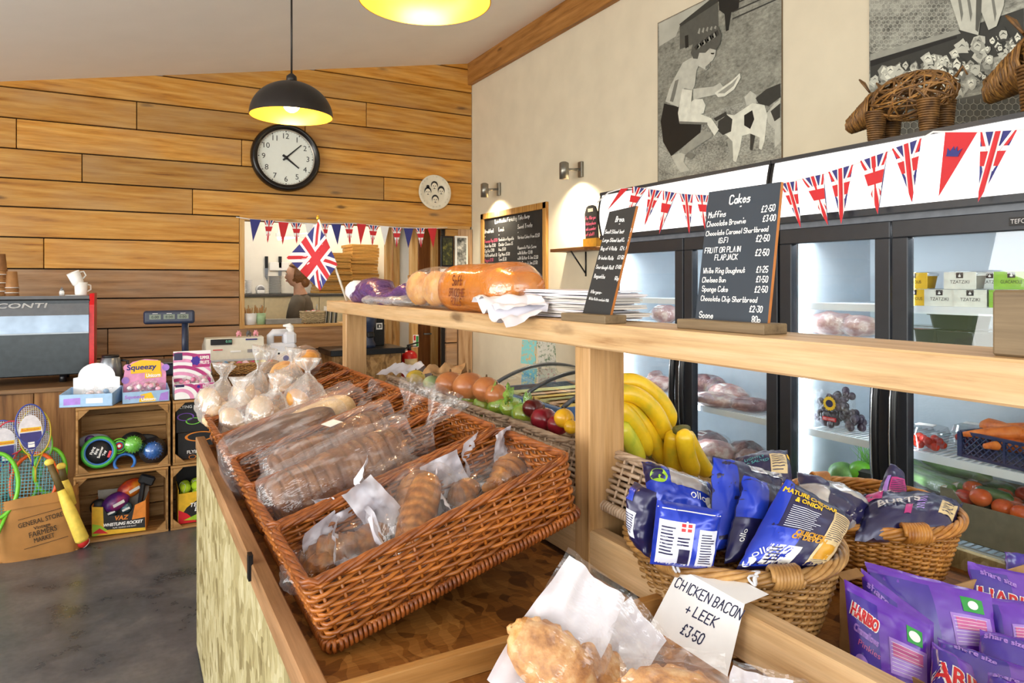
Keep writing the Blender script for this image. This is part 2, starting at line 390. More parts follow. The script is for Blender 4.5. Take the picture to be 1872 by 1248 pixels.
for i, (za, zb_) in enumerate(zip(rows, rows[1:])):
    js = [pt(j, 300, Y=YW).x for j in joints.get(i - 0, [])] + [-3.2]
    mat = planklow if i >= 10 else plank
    segs = [(-4.6, XW)]
    if zb_ < hzt - .02:
        top = min(za, hzt)
        if za > hzt:   # row cut by the hatch head
            planks(b, -4.6, hx0 - .04, za, zb_, js, mat); planks(b, hx0 - .04, XW, za, hzt + .03, js, mat); planks(b, hx2 + .02, XW - .02, hzt, zb_, js, plank); continue
        segs = [(-4.6, hx0 - .04), (hx2 + .02, XW - .16)]
        if za <= hzs + .02: segs = [(-4.6, hx1), (hx2 + .02, XW - .16)]
        elif zb_ < hzs - .01:
            planks(b, hx0 - .04, hx1, hzs, zb_, js, mat)
    for p, q in segs: planks(b, p, q, za, zb_, js, mat)
b.span((-4.6, YW + T0, 0), (hx0, YW + .12, 4.3), dark_gap); b.span((hx0, YW + T0, 0), (hx1, YW + .12, hzs - .03), dark_gap)
b.span((hx0, YW + T0, hzt + .03), (XW, YW + .12, 4.3), dark_gap); b.span((hx2 + .02, YW + T0, 0), (XW, YW + .12, hzt + .03), dark_gap)
struct(b.ob('wall_back'))
# hatch lining
b = MB(); b.span((hx0 - .04, YW - .004, hzs - .03), (hx0, YW + .12, hzt), pine, .002); struct(b.ob('trim_2'))
b = MB(); b.span((hx0, YW - .01, hzs - .028), (hx1, YW + .2, hzs), pinex, .002); struct(b.ob('trim_3'))
b = MB(); b.span((hx0 - .04, YW, hzt), (XW - .02, YW + .12, hzt + .028), pinex, .002); struct(b.ob('trim_4'))
b = MB(); b.span((XW - .155, YW - .02, 0), (XW - .005, YW + .09, hzt), planklow2 if False else wood('post_timber_grey', '#c9a680', '#ad8660', '#7d5c3c', 2, .6, 1, .1, .8, .1), .004); struct(b.ob('trim_5'))
# kitchen behind the hatch
YK = YW + 2.3; xd = pt(725, 500, Y=YW + 1.6).x
b = MB(); b.span((-1.6, YK, 0), (xd + .1, YK + .1, 3.0), white_paint); struct(b.ob('wall_kitchen_back'))
b = MB(); b.span((-1.7, YW + .12, 0), (-1.6, YK, 3.0), white_paint); struct(b.ob('wall_kitchen_left'))
b = MB(); b.span((-1.7, YW + .12, 2.86), (XW, YK + 2.5, 2.96), ceil_m); struct(b.ob('ceiling_kitchen'))
b = MB(); b.span((xd + .1, YK + 2.3, 0), (XW, YK + 2.4, 2.9), wood('passage_boards', '#b98a50', '#a87438', '#7a4f22', 2, .5, 1, .3, .6, .1)); struct(b.ob('wall_passage_back'))
point('kitchen_light', (.9, YW + 1.1, 2.6), 22, (1, .93, .82), .15)
point('passage_light', (2.3, YW + 1.5, 2.5), 22, (1, .85, .65), .1)
# ================================================================ SHARED BUILDERS
def inv(root): return TR(tuple(root.location), tuple(root.rotation_euler)).inverted()
def W(root): return MB(inv(root))          # build in world measures, store relative to the thing
# ================================================================ DISPLAY COUNTER
oak = wood('counter_timber', '#d9ba90', '#c6a274', '#9a7046', 1, .45, 1.0, .12, .9, .12)
oakz = wood('counter_post', '#d0a878', '#b8905e', '#8e653c', 2, .45, 1.0, .15, .8, .12)
oakx = wood('counter_divider', '#b98a50', '#a3743c', '#7a5226', 0, .45, 1.0, .12, .8, .12)
osb_l = osb('osb_pale', '#cfc59c', '#b5a878', '#85764a', (1, 1, 1))
osb_b = osb('osb_brown', '#b67c3c', '#925a22', '#5c3410', (1, 1, 1))
ZR, ZS = .90, .86
XO = (pt(440, 985, Z=ZR).x + pt(545, 1230, Z=ZR).x) / 2; XI = (pt(440, 932, Z=ZR).x + pt(590, 1220, Z=ZR).x) / 2
YF = pt(370, 797, Z=ZR).y
XR = pt(1330, 1104, Z=.96).x            # face of the middle rail
ZM = .80                                # lower deck of the right half
ctr = thing('display_counter', 'long timber and chipboard display counter with a raised shelf on posts, holding the baskets', 'counter', (.6, 1.6, 0))
b = W(ctr); b.span((XO + .004, -.6, .02), (XO + .022, YF, ZR - .012), osb_l, .001); p = b.ob('side_panel', ctr); p['label'] = 'pale chipboard side panel'
b = W(ctr); b.span((XO, -.6, ZR - .05), (XI, YF, ZR), wood('counter_rail_brown', '#b58a62', '#97704a', '#6c4b2e', 1, .5, 1.0, .1, .6, .12), .003); b.ob('rail', ctr)
b = W(ctr); b.span((XR, -.6, ZR - .03), (XR + .045, 1.62, .96), oak, .004); b.ob('rail', ctr)
b = W(ctr); b.span((XI, -.6, ZS - .018), (XR, YF, ZS), osb_b); p = b.ob('deck', ctr); p['label'] = 'brown chipboard deck'
b = W(ctr); b.span((XR + .045, -.6, ZM - .018), (1.93, YF, ZM), osb_b); p = b.ob('deck', ctr); p['label'] = 'lower brown chipboard deck'
b = W(ctr); b.span((1.91, -.6, .02), (1.93, YF, ZM + .05), osb_l); p = b.ob('side_panel', ctr); p['label'] = 'far side chipboard panel'
b = W(ctr); b.span((XO + .022, YF - .02, .02), (1.91, YF, ZM - .02), osb_l); b.ob('end_panel', ctr)
b = W(ctr); b.span((XR, 1.62, ZM), (XR + .02, YF, 1.0), oak); b.ob('spine_board', ctr)
b = W(ctr); b.span((XR - .10, 1.66, ZS), (XR - .06, YF - .05, .975), oak); b.ob('basket_rest', ctr)
b = W(ctr); b.span((XR + .03, 1.7, ZM), (XR + .07, YF - .05, .97), oak); b.ob('basket_rest', ctr)
yd = pt(941, 1172, Z=ZR).y
b = W(ctr); b.span((XI, yd, ZS), (XR, yd + .022, ZR + .004), oakx, .002); b.ob('divider', ctr)
b = W(ctr); q = pt(458, 1035, X=XO); b.span((XO - .006, q.y - .012, q.z - .03), (XO + .004, q.y + .012, q.z + .03), M('black_steel', '#1c1c1e', .4, .6)); b.ob('latch', ctr)
# shelf and posts
ZT = pt(991, 583, X=.95).z; XB = .95
ZB = pt(1145, 646, X=XB).z; YE = pt(597, 555, X=XB).y; XE = XB + .165
b = W(ctr); b.span((XB, -.6, ZB), (XE, YE, ZT), oak, .004); p = b.ob('shelf_board', ctr)
y2 = pt(1076, 800, X=XB + .01).y
b = W(ctr); b.span((XB + .012, y2, ZM), (XB + .118, y2 + .062, ZB), oakz, .003); b.ob('post', ctr)
y1 = pt(632, 640, X=XB + .01).y
b = W(ctr); b.span((XB + .012, y1, .02), (XB + .118, y1 + .07, ZB), oakz, .003); b.ob('post', ctr)
# ================================================================ WICKER
def wicker(name, c1, c2, rough=.38):
    if name in MATS: return MATS[name]
    k = Nd(name); v = k.coord((1, 1, 1)); n1 = k.noise(v, 35, 3); col = k.ramp(n1, (.3, lin(c2)), (.7, lin(c1)))
    col = k.mix(col, k.ramp(k.isl, (0, (.72,) * 3), (1, (1.15,) * 3)), 1.0, 'MULTIPLY')
    k.l(col, k.b.inputs['Base Color']); k.b.inputs['Roughness'].default_value = rough; k.bump(k.noise(v, 120, 2), .15, .001)
    MATS[name] = k.m; return k.m
wk_brown = wicker('willow_brown', '#b56c2a', '#763a10', .3); wk_rim = wicker('willow_rim', '#a35a22', '#65300e'); wk_grey = wicker('willow_grey', '#cdb59c', '#a5896e', .5)
wk_buff = wicker('willow_buff', '#bf9358', '#8a6030'); wk_gold = wicker('willow_gold', '#c98d42', '#93591c')
wk_base = M('basket_floor', '#6a3d1a', .6, bump=.5, bs=60)
def rect_path(L_, W_, z, r, flare, n_per=1, t0=0):
    """points round a rounded rectangle at even spacing -> list of (point, outward normal)"""
    a, c = L_ / 2 + flare, W_ / 2 + flare
    segs = []
    for (x0, y0, x1, y1) in ((-a + r, -c, a - r, -c), (a, -c + r, a, c - r), (a - r, c, -a + r, c), (-a, c - r, -a, -c + r)):
        segs.append(('l', V((x0, y0, z)), V((x1, y1, z))))
        segs.append(('c',))
    cen = [(a - r, -c + r, -pi / 2), (a - r, c - r, 0), (-a + r, c - r, pi / 2), (-a + r, -c + r, pi)]
    lens = [2 * (a - r), pi / 2 * r, 2 * (c - r), pi / 2 * r] * 2; tot = sum(lens)
    return tot, lens, segs, cen, r, z
def rp_at(info, s):
    tot, lens, segs, cen, r, z = info; s %= tot
    for i, ln in enumerate(lens):
        if s <= ln or i == len(lens) - 1:
            if i % 2 == 0:
                a, c = segs[i][1], segs[i][2]; d = (c - a).normalized(); return a + d * s, V((d.y, -d.x, 0))
            cx, cy, a0 = cen[i // 2]; an = a0 + s / r; n = V((cos(an), sin(an), 0)); return V((cx, cy, z)) + n * r, n
        s -= ln
def weave_box(L_, W_, H_, mat, rimm, rows=13, pitch=.036, sr=.0048, flare=.008, seed=1, coil=True, sub=4, base_z=.004):
    """woven rectangular basket: returns meshes for wall, rim, foot coil, base (origin: centre of the base)"""
    q = random.Random(seed); wall = MB(); rim = MB(); foot = MB(); base = MB()
    i0 = rect_path(L_, W_, 0, .02, 0); n = int(i0[0] / pitch); n += n % 2
    for r_ in range(rows):
        z = .012 + (H_ - .02) * r_ / (rows - 1); fl = flare * z / H_; inf = rect_path(L_, W_, z, .02, fl); P = []
        for j in range(n * sub):
            s = inf[0] * j / (n * sub); p, nn = rp_at(inf, s)
            ph = pi * (j / sub) + (pi if r_ % 2 else 0)
            p = p + nn * (.0055 * cos(ph)); p.z += .0022 * nz(p, 18, seed + r_) + q.uniform(-.0004, .0004); P.append(p)
        wall.tube(P, sr, mat, 5, True)
    for j in range(n):
        a, na = rp_at(i0, i0[0] * j / n); i1 = rect_path(L_, W_, H_, .02, flare); c, nc = rp_at(i1, i1[0] * j / n); wall.tube([a, c], .0035, mat, 5)
    for t in range(4):
        inf = rect_path(L_, W_, H_, .02, flare); P = []; m = n * 3
        for j in range(m):
            s = inf[0] * j / m; p, nn = rp_at(inf, s); an = 2 * pi * (j / 14 + t / 4); P.append(p + nn * .006 * cos(an) + V((0, 0, .005 * sin(an) + .001)))
        rim.tube(P, .0055, rimm, 5, True)
    inf = rect_path(L_, W_, .004, .02, .002); m = int(inf[0] / .0095) if coil else n; P = []
    for j in range(m * 7):
        p, nn = rp_at(inf, inf[0] * j / (m * 7)); an = 2 * pi * j / 7; P.append(p + nn * .010 * cos(an) + V((0, 0, .010 * sin(an))))
    foot.tube(P, .0045, rimm, 5, True)
    base.box((0, 0, base_z), (L_ - .01, W_ - .01, .006), wk_base)
    for j in range(int(W_ / .018)): base.tube([(-L_ / 2 + .01, -W_ / 2 + .012 + j * .018, base_z + .005), (L_ / 2 - .01, -W_ / 2 + .012 + j * .018, base_z + .005)], .005, mat, 5)
    return wall, rim, foot, base
def make_basket(label, group, dims, loc, rot, mat, rimm, **kw):
    t = thing('bread_basket', label, 'basket', loc, rot, group)
    w, r, f, ba = weave_box(*dims, mat, rimm, **kw)
    w.ob('woven_wall', t); r.ob('rim', t); f.ob('foot_coil', t); ba.ob('base', t); return t
BL_, BH_ = .572, .137; TILT = R(16.3)
bas = []
names = ['long brown wicker basket nearest the camera, holding bagged croissants', 'long brown wicker basket second from the front, holding two big sliced loaves', 'long brown wicker basket third from the front, holding the dark seeded loaf',
         'long brown wicker basket fourth from the front, holding a pale floury loaf', 'long brown wicker basket fifth from the front, holding tied bags of rolls', 'long brown wicker basket at the far end of the bread row']
xs0 = .328; zs0 = ZS + .013
ys = [pt(x, y, Z=ZS).y for x, y in ((612, 1199), (544, 1065), (492, 980), (460, 916), (435, 868), (414, 829))]
PIT = (ys[-1] - ys[0]) / 5; BW_ = PIT - .040
def bread_frame(i, u=0, v=0, w=0):
    """point inside bread basket i: u along its length 0..1 (left to right), v 0..1 front to back, w height"""
    x = u * BL_; return V((xs0 + x * cos(TILT) - w * sin(TILT), ys[0] + i * PIT + v * BW_, zs0 + x * sin(TILT) + w * cos(TILT)))
for i in range(6):
    c = bread_frame(i, .5, .5, 0)
    if i == 0: bas.append(make_basket(names[0], 'bread baskets', (BL_, BW_, BH_), c, (0, -TILT, 0), wk_brown, wk_rim, seed=3))
    else: bas.append(dup(bas[0], c, (0, -TILT, 0), names[i]))
# fruit baskets on the other side of the spine, leaning the other way
FL_, FW_, FH_ = .50, .30, .13
fx0 = XR + .02; FT = R(15)
fys = [pt(px, 700, X=fx0).y for px in (1160, 1008, 904, 815, 735)]; FP = (fys[4] - fys[1]) / 3
def fruit_frame(i, u=0, v=0, w=0):
    x = u * FL_; return V((fx0 + .012 + x * cos(FT) + w * sin(FT), fys[1] + (i - 1) * FP + v * FW_, 1.0 - x * sin(FT) + w * cos(FT)))
fnames = ['grey-brown wicker basket of bananas behind the near post', 'grey-brown wicker basket of apples and yellow fruit', 'grey-brown wicker basket of green and gold wrapped fruit', 'grey-brown wicker basket of big brown onions', 'grey-brown wicker basket with lemons and white paper at far end']
fb = []
for i in range(5):
    c = fruit_frame(i, .5, .5, 0)
    if i == 0: c.y += .06; c.z -= .02
    if i == 0: fb.append(make_basket(fnames[0], 'fruit baskets', (FL_, FW_, FH_), c, (0, R(22), 0), wk_grey, wk_grey, seed=9, rows=9, pitch=.034, sr=.0052, sub=4, base_z=.085))
    else: fb.append(dup(fb[0], c, (0, FT, 0), fnames[i]))
for o in fb: o.name = 'fruit_basket'
# ================================================================ BREAD
fclear = film('clear_bag', '#f6f5fa', body=.015, rough=.04, bs=34, bst=1.0, edge=.16, gloss=.07, glint_k=.24)
fthin = film('film_window', '#f6f5fa', body=.0, rough=.05, bs=24, bst=.8, edge=.08, gloss=.06, glint_k=.12)
fmilk = film('milky_bag', '#f2f0ee', body=.16, rough=.14, bs=30, bst=.8, edge=.42, gloss=.10)
paper_w = M('white_paper_bag', '#d9d7e0', .55, var=.03, vs=12, bump=.1, bs=30)
label_w = M('price_sticker', '#f4f2ee', .5, var=.02)
def crust(name, a, b_, c, vs=18):
    if name in MATS: return MATS[name]
    k = Nd(name); v = k.coord((1, 1, 1), False); n1 = k.noise(v, vs, 5, .65)
    col = k.ramp(n1, (.3, lin(c)), (.5, lin(b_)), (.72, lin(a))); k.l(col, k.b.inputs['Base Color']); k.b.inputs['Roughness'].default_value = .45
    k.bump(k.noise(v, vs * 5, 3), .35, .004); MATS[name] = k.m; return k.m
cr_loaf = crust('crust_loaf', '#9c6c42', '#74482a', '#4e2c16'); cr_dark = crust('crust_dark', '#7a4e2c', '#5a361c', '#3a2010'); cr_pale = crust('crust_floury', '#ecd9b4', '#d6b984', '#b48a54')
cr_bun = crust('bun_golden', '#e8b868', '#d49644', '#a86a28', 12); cr_white = crust('roll_pale', '#efe0c4', '#dcb88a', '#b98050', 12); cr_crois = crust('croissant', '#c98d4a', '#a5672a', '#744014', 30); cr_pasty = crust('pasty', '#e6c48e', '#cb9152', '#8a5222', 30)
crumb = M('bread_cut_face', '#d9c09a', .8, bump=.4, bs=90)
k = [m_ for m_ in [cr_crois]][0]; _t = k.node_tree; _b = _t.nodes['Principled BSDF']; _l = _b.inputs['Base Color'].links[0].from_socket
_w = _t.nodes.new('ShaderNodeTexWave'); _w.inputs['Scale'].default_value = 13; _w.inputs['Distortion'].default_value = 6.0; _w.inputs['Detail'].default_value = 3; _c = _t.nodes.new('ShaderNodeTexCoord'); _t.links.new(_c.outputs['Object'], _w.inputs['Vector'])
_m = _t.nodes.new('ShaderNodeMix'); _m.data_type = 'RGBA'; _m.blend_type = 'MULTIPLY'; _m.inputs[0].default_value = .38; _t.links.new(_l, _m.inputs[6]); _t.links.new(_w.outputs[0], _m.inputs[7]); _t.links.new(_m.outputs[2], _b.inputs['Base Color'])
def loft(mb, spine, ra, rb, mat, nu=24, cr=0, cs=30, seed=0, e=1.0, flat=None, up=(0, 0, 1), lob=None, T=None):
    """skin round a spine; ra sideways, rb up; cr = crinkle; flat = cut off the underside"""
    P = [V(p) for p in spine]; n = len(P); vs = []; fs = []
    for i in range(n):
        t = (P[min(i + 1, n - 1)] - P[max(i - 1, 0)]).normalized(); s_ = t.cross(V(up))
        s_ = s_.normalized() if s_.length > 1e-5 else V((0, 1, 0)); u_ = s_.cross(t).normalized()
        for k in range(nu):
            a = 2 * pi * k / nu; ca, sa = cos(a), sin(a); x = math.copysign(abs(ca) ** e, ca) * ra[i]; z = math.copysign(abs(sa) ** e, sa) * rb[i]
            if flat is not None: z = max(z, -flat * max(rb))
            if lob: q = 1 + lob * (i / n) ** 3 * sin(5 * a + seed); x *= q; z *= q
            p = P[i] + s_ * x + u_ * z
            if cr: pa = V((p.x * .35, p.y, p.z)); d = nz(pa, cs, seed) * cr + abs(nz(pa, cs * 2.3, seed + 5)) * cr * .8; p = p + (s_ * ca + u_ * sa) * d
            vs.append(p)
    for i in range(n - 1):
        for k in range(nu):
            k2 = (k + 1) % nu; fs.append([i * nu + k, i * nu + k2, (i + 1) * nu + k2, (i + 1) * nu + k])
    fs.append(list(range(nu))[::-1]); fs.append([(n - 1) * nu + k for k in range(nu)])
    mb.add(vs, fs, mat, True, T); return mb
def env(t, p=3): return max(0, 1 - abs(2 * t - 1) ** p) ** (1 / p)
def loaf_geo(mb, L_, W_, H_, mat, slices=0, p=5, seed=0, T=None):
    n = 90 if slices else 36; sp = []; ra = []; rb = []
    for i in range(n + 1):
        t = i / n; k = max(.03, env(t, p)); g = 1
        if slices: ph = (t * slices) % 1; g = 1 - .10 * max(0, 1 - min(ph, 1 - ph) * 9)
        g *= 1 + .03 * nz((t * 4, seed, 0)); sp.append((-L_ / 2 + L_ * t, 0, .012 * nz((t * 3, seed, 3)))); ra.append(W_ / 2 * k * g); rb.append(H_ / 2 * k ** .7 * g * 1.08)
    return loft(mb, sp, ra, rb, mat, 24, e=.72, flat=.42, T=T)
def bag_geo(mb, L_, W_, H_, mat, tail=.09, tr=.05, bend=(0, .02), cr=.008, seed=0, neck=.011, p=3.2, T=None, nu=30, cs=28):
    """clear bag round something L_ x W_ x H_: closed end at -x, gathered neck and frilled tail at +x"""
    sp = []; ra = []; rb = []; nb = 26
    for i in range(nb + 1):
        t = i / nb; k = max(.05, env(min(t * .96, .96), p)); x = -L_ / 2 + L_ * t; sp.append(V((x, 0, 0))); ra.append(W_ / 2 * k); rb.append(H_ / 2 * k)
    b0 = V((L_ / 2, 0, 0)); dx = V((.8, bend[0] * 20, bend[1] * 20)).normalized()
    for t, r_ in ((.12, .6), (.25, .25), (.36, 0), (.48, .0), (.62, .4), (.8, .8), (1, 1)):
        sp.append(b0 + dx * (tail * 1.5 * t)); q = neck + (tr - neck) * r_ if t > .4 else neck + (max(W_, H_) / 2 * .5 - neck) * r_; ra.append(q); rb.append(q * (.75 if t > .5 else 1))
    return loft(mb, sp, ra, rb, mat, nu, cr, cs, seed, lob=.35, T=T)
# tilted plane of the bread baskets
BN = V((-sin(TILT), 0, cos(TILT)))
def bray(px, py, w):
    o = V((0, 0, H0)); d = pt(px, py, D=1.0) - o; q = V((xs0, 0, zs0)) + BN * w
    return o + d * ((q - o).dot(BN) / d.dot(BN))
def bray_i(px, py, i): return pt(px, py, Y=ys[0] + i * PIT)
def brot(yaw=0, pitch=0, roll=0): return (Mx.Rotation(-TILT, 3, 'Y') @ Euler((roll, pitch, yaw)).to_matrix()).to_euler()
def loaf(label, loc, yaw, L_, W_, H_, mat, slices=0, p=5, seed=0, group=None, tail=.1, bend=(0, .02), tr=.055, sticker=True, name='bagged_loaf', fm=None, pitch=0, roll=0, ends=None):
    t = thing(name, label, 'bread', loc, brot(yaw, pitch, roll), group)
    loaf_geo(MB(), L_, W_, H_, mat, slices, p, seed).ob('loaf', t)
    bag_geo(MB(), L_ + .07, W_ + .045, H_ * 1.12 + .045, fm or fclear, tail, tr, bend, .011, seed, p=4.5).ob('bag', t)
    if sticker: MB().box((.02, 0, H_ / 2 + .021), (.042, .05, .001), label_w, (.1, .05, .2)).ob('price_sticker', t)
    return t
loaf('big sliced brown loaf in a clear bag, nearer the front of its basket', bray(628, 880, .10), R(4), .37, .14, .165, cr_loaf, 13, 6, 1, 'big sliced loaves', .12, (.0, .03), .06, sticker=False)
loaf('big sliced brown loaf in a clear bag with a white sticker, behind its twin', bray(612, 834, .095), R(6), .36, .13, .155, cr_loaf, 13, 6, 2, 'big sliced loaves', .11, (.01, .03), .06)
loaf('dark crusted seeded loaf in a clear bag in the third basket', bray(524, 815, .095), R(2), .36, .16, .165, cr_dark, 0, 4, 3, None, .06, (0, .01), .04, sticker=False)
loaf('pale floury loaf in a clear bag behind the dark loaf', bray(585, 768, .095), R(8), .28, .15, .12, cr_pale, 0, 2.6, 4, None, .06, (0, .02), .04, sticker=False)
# tied bags of rolls: several rolls showing through one milky bag
def roll_bag(label, loc, yaw, rolls, L_, W_, H_, seed, mat=cr_white, tail=.08, tr=.045, sticker=False, up=1.3, fm=None):
    t = thing('roll_bag', label, 'bread', loc, brot(yaw, -up), 'tied bags of rolls')
    for i, (x, y, z, r_) in enumerate(rolls):
        MB().ell((x, y, z), (r_, r_, r_ * .72), mat, (0, up * .8, i * 1.3), 20, 12, fn=lambda d: 1 + .05 * nz(d, 2.5, seed + i)).ob('bread_roll', t)
    bag_geo(MB(), L_, W_, H_, fm or fmilk, tail, tr, (0, .0), .012, seed, p=2.4, cs=34).ob('bag', t)
    if sticker: MB().box((.0, -W_ / 2 - .004, .02), (.05, .0012, .06), label_w, (.35, 0, .15)).ob('price_sticker', t)
    return t
R3 = [(-.035, -.042, 0, .056), (-.025, .045, .01, .055), (.025, 0, .035, .052), (-.02, 0, -.05, .05)]
rollspec = [(398, 742, 'tied bag of pale rolls at the left end of the farthest basket', .06, .15, .15, .14, 1), (440, 776, 'tied bag of pale rolls at the left end of the fifth basket', .06, .16, .15, .14, 2), (491, 762, 'tied bag of pale rolls in the middle of the fifth basket, frill upright', .065, .15, .14, .14, 3),
            (527, 716, 'tied bag of darker rolls behind the one with the sticker', .07, .16, .15, .14, 4), (560, 742, 'tied bag of rolls with a square white sticker', .06, .17, .15, .13, 5), (458, 730, 'tied bag of pale rolls at the back of the left end, tall twisted neck', .06, .15, .15, .14, 6)]
for px, py, lab, w, a, c, d, sd in rollspec:
    roll_bag(lab, bray_i(px, py, {1: 5.45, 6: 5.3, 4: 5.15}[sd]) if sd in (1, 4, 6) else bray(px, py, w + .035), R(-30 + 20 * (sd % 3)), R3, a * 1.12, c * 1.22, d * 1.2, sd, cr_bun if sd in (4, 5) else cr_white, .10 if sd == 6 else .065, .05, sd == 5, 1.0 + .12 * (sd % 3))
roll_bag('big clear bag of four golden buns at the back of the farthest basket', bray_i(535, 672, 5.6), R(170), [(-.07, -.05, 0, .06), (-.06, .06, .01, .06), (.05, -.05, 0, .058), (.05, .06, 0, .058)], .27, .24, .15, 8, cr_bun, .07, .05, False, -.15, fclear)
# croissants and pastries in the nearest basket, each in a film-fronted paper bag
def croissant_geo(mb, s=1.0, seed=0):
    n = 46; sp = []; ra = []
    for i in range(n + 1):
        t = i / n; a = R(-75 + 150 * t); sp.append(V((.075 * sin(a) * s * 1.05, -.05 * cos(a) * s, 0))); e_ = max(.10, env(.5 + (t - .5) * .94, 1.15)); st = (t * 9) % 1
        ra.append(s * (.046 * e_ * (1 - .30 * st) + .004))
    return loft(mb, sp, ra, [r * .92 for r in ra], cr_crois, 18, .0015, 60, seed)
def paper_sheet(mb, w, h, mat, bend=.03, cr=.006, seed=0, T=None, peak=0):
    def f(u, v_):
        x = (u - .5) * w * (1 - peak * v_); y = (v_ - .5) * h; z = bend * (v_ - .3) ** 2 * 4 * .5 + cr * nz((x, y, seed), 26, seed) + cr * .5 * abs(nz((x, y, seed), 60, seed)); return (x, y, z)
    return mb.grid(22, 22, f, mat, T=T)
def pastry(label, loc, yaw, kind, seed, lift=0, tilt=.0, paper=True, size=1.0, sheet=(.15, .22), pyaw=0):
    t = thing('bagged_pastry', label, 'pastry', loc, brot(yaw, tilt, 0), 'bagged pastries')
    if kind == 'croissant': croissant_geo(MB(), size, seed).ob('croissant', t)
    elif kind == 'long': loft(MB(), [(-.09 * size + .18 * size * i / 20, 0, 0) for i in range(21)], [max(.004, .034 * env(i / 20, 3)) * size for i in range(21)], [max(.004, .03 * env(i / 20, 3)) * size for i in range(21)], cr_crois if seed % 2 else cr_bun, 18, .002, 40, seed).ob('pastry_roll', t)
    else: MB().ell((0, 0, 0), (.05 * size, .045 * size, .032 * size), cr_crois, fn=lambda d: 1 + .08 * nz(d, 3, seed)).ob('pastry', t)
    MB().ell((0, -.005, .004), (.105 * size, .085 * size, .052 * size), fthin, (0, 0, 0), 26, 14, fn=lambda d: 1 + .16 * nz(d, 2.6, seed) + .10 * abs(nz(d, 6, seed))).ob('film_window', t)
    if paper:
        m = MB(); paper_sheet(m, sheet[0], sheet[1], paper_w, .06, .028, seed, TR((0.01, .075 * size, .012), (1.15 + .1 * (seed % 3), 0, pyaw)), .25)
        if seed % 2 or seed == 2: paper_sheet(m, sheet[0] * .55, sheet[1] * .8, paper_w, .05, .03, seed + 20, TR((-.085 * size, .01 * size, .02), (1.0, .5, .7)), .5)
        m.ob('paper_back', t)
    return t
ps = [(612, 990, 'bagged croissant at the left end of the nearest basket', -.5, 'croissant', .055, 1.0), (722, 915, 'bagged croissant in the middle, standing against the rear rim', .9, 'croissant', .085, 1.15), (764, 944, 'long golden pastry in paper beside the middle croissant', .75, 'long', .075, 1.25),
      (585, 1032, 'small dark glazed pastry in a bag at the front left corner', -.2, 'bun', .05, .85), (676, 985, 'round bagged pastry in front of the middle croissant', .3, 'bun', .05, 1.0), (902, 862, 'bagged croissant at the right end of the nearest basket', .5, 'croissant', .065, .95), (848, 900, 'flat pastry mostly hidden in white paper right of the long pastry', .4, 'bun', .055, .9), (950, 852, 'pastry in upright white paper in the right hand corner', .2, 'bun', .06, .9)]
for j, (px, py, lab, yw, kd, w, sz) in enumerate(ps):
    pastry(lab, bray(px, py, w), yw, kd, j + 1, tilt=(-.5 if j in (1, 2) else -.1), size=sz, pyaw=(-.5, .2, -.9, .6, -.4, -.1, -.5, -.2)[j], sheet=((.12, .13), (.13, .15), (.10, .22), (.12, .10), (.13, .11), (.09, .12), (.13, .14), (.07, .15))[j])
# pasties in the near compartment
def pasty(label, loc, rot, seed, size=1.0, sheet=True, lw=.17, lh=.26):
    t = thing('bagged_pasty', label, 'pasty', loc, rot, 'bagged pasties')
    m = MB()
    def f(d):
        crimp = 1 + .05 * sin(24 * atan2(d.y, d.x)) * max(0, d.y) ** 2 if d.z < .3 else 1
        return crimp * (1 + .06 * nz(d, 3, seed))
    m.ell((0, 0, 0), (.105 * size, .062 * size, .042 * size), cr_pasty, nu=40, nv=16, fn=f)
    P = [V((.10 * size * sin(a) * 1.0, .058 * size * cos(a), -.004 + .006 * sin(a * 14))) for a in [R(-88 + 176 * i / 60) for i in range(61)]]
    m.tube(P, [.010 * size * (1 + .25 * sin(i * 1.3)) for i in range(61)], cr_pasty, 7); m.ob('pasty', t)
    m = MB()
    m.grid(26, 26, lambda u, v_: ((u - .5) * lw, (v_ - .32) * lh, .022 + .05 * size * max(0, 1 - ((u - .5) * 2) ** 2) * max(0, 1 - ((v_ - .32) * 2.2) ** 2) ** .5 + .008 * nz((u * 5, v_ * 5, seed), 1.4)), fclear); m.ob('film_window', t)
    if sheet:
        m = MB(); m.grid(26, 26, lambda u, v_: ((u - .5) * lw * (1 - .35 * max(0, v_ - .45)), (v_ - .32) * lh, -.045 * size + .06 * (max(0, v_ - .4)) ** 1 * (1 - v_ * .5) + .012 * nz((u * 4, v_ * 4, seed), 1.3) + .03 * abs(u - .5)), paper_w); m.ob('paper_back', t)
    return t
def face_rot(xd, yd): return frame((0, 0, 0), xd, yd).to_euler()
RT = V((CY, -SY, 0)); UP = V((0, 0, 1)); FW = V((SY, CY, 0))
def cam_rot(xd, yd): return face_rot(RT * xd[0] + UP * xd[1] + FW * xd[2], RT * yd[0] + UP * yd[1] + FW * yd[2])
pasty('bagged pasty leaning with a pointed paper top, leftmost of the pasties', pt(1010, 1212, D=1.10), cam_rot((.80, -.58, -.1), (.30, .75, .55)), 1, .80, True, .145, .235)
pasty('bagged pasty behind the leftmost one, half hidden by its paper', pt(1092, 1238, D=1.15), cam_rot((.62, -.72, -.2), (.25, .8, .5)), 2, .78, True, .115, .20)
pasty('bagged pasty lying under the white price card', pt(1232, 1292, D=1.0), cam_rot((1, -.1, 0), (0, .6, .7)), 3, .85, False, .16, .11)
pasty('bagged pasty in front of the middle rail right of the price card', pt(1400, 1350, D=1.02), cam_rot((.95, -.25, 0), (.25, .7, .6)), 4, .8, True, .12, .13)
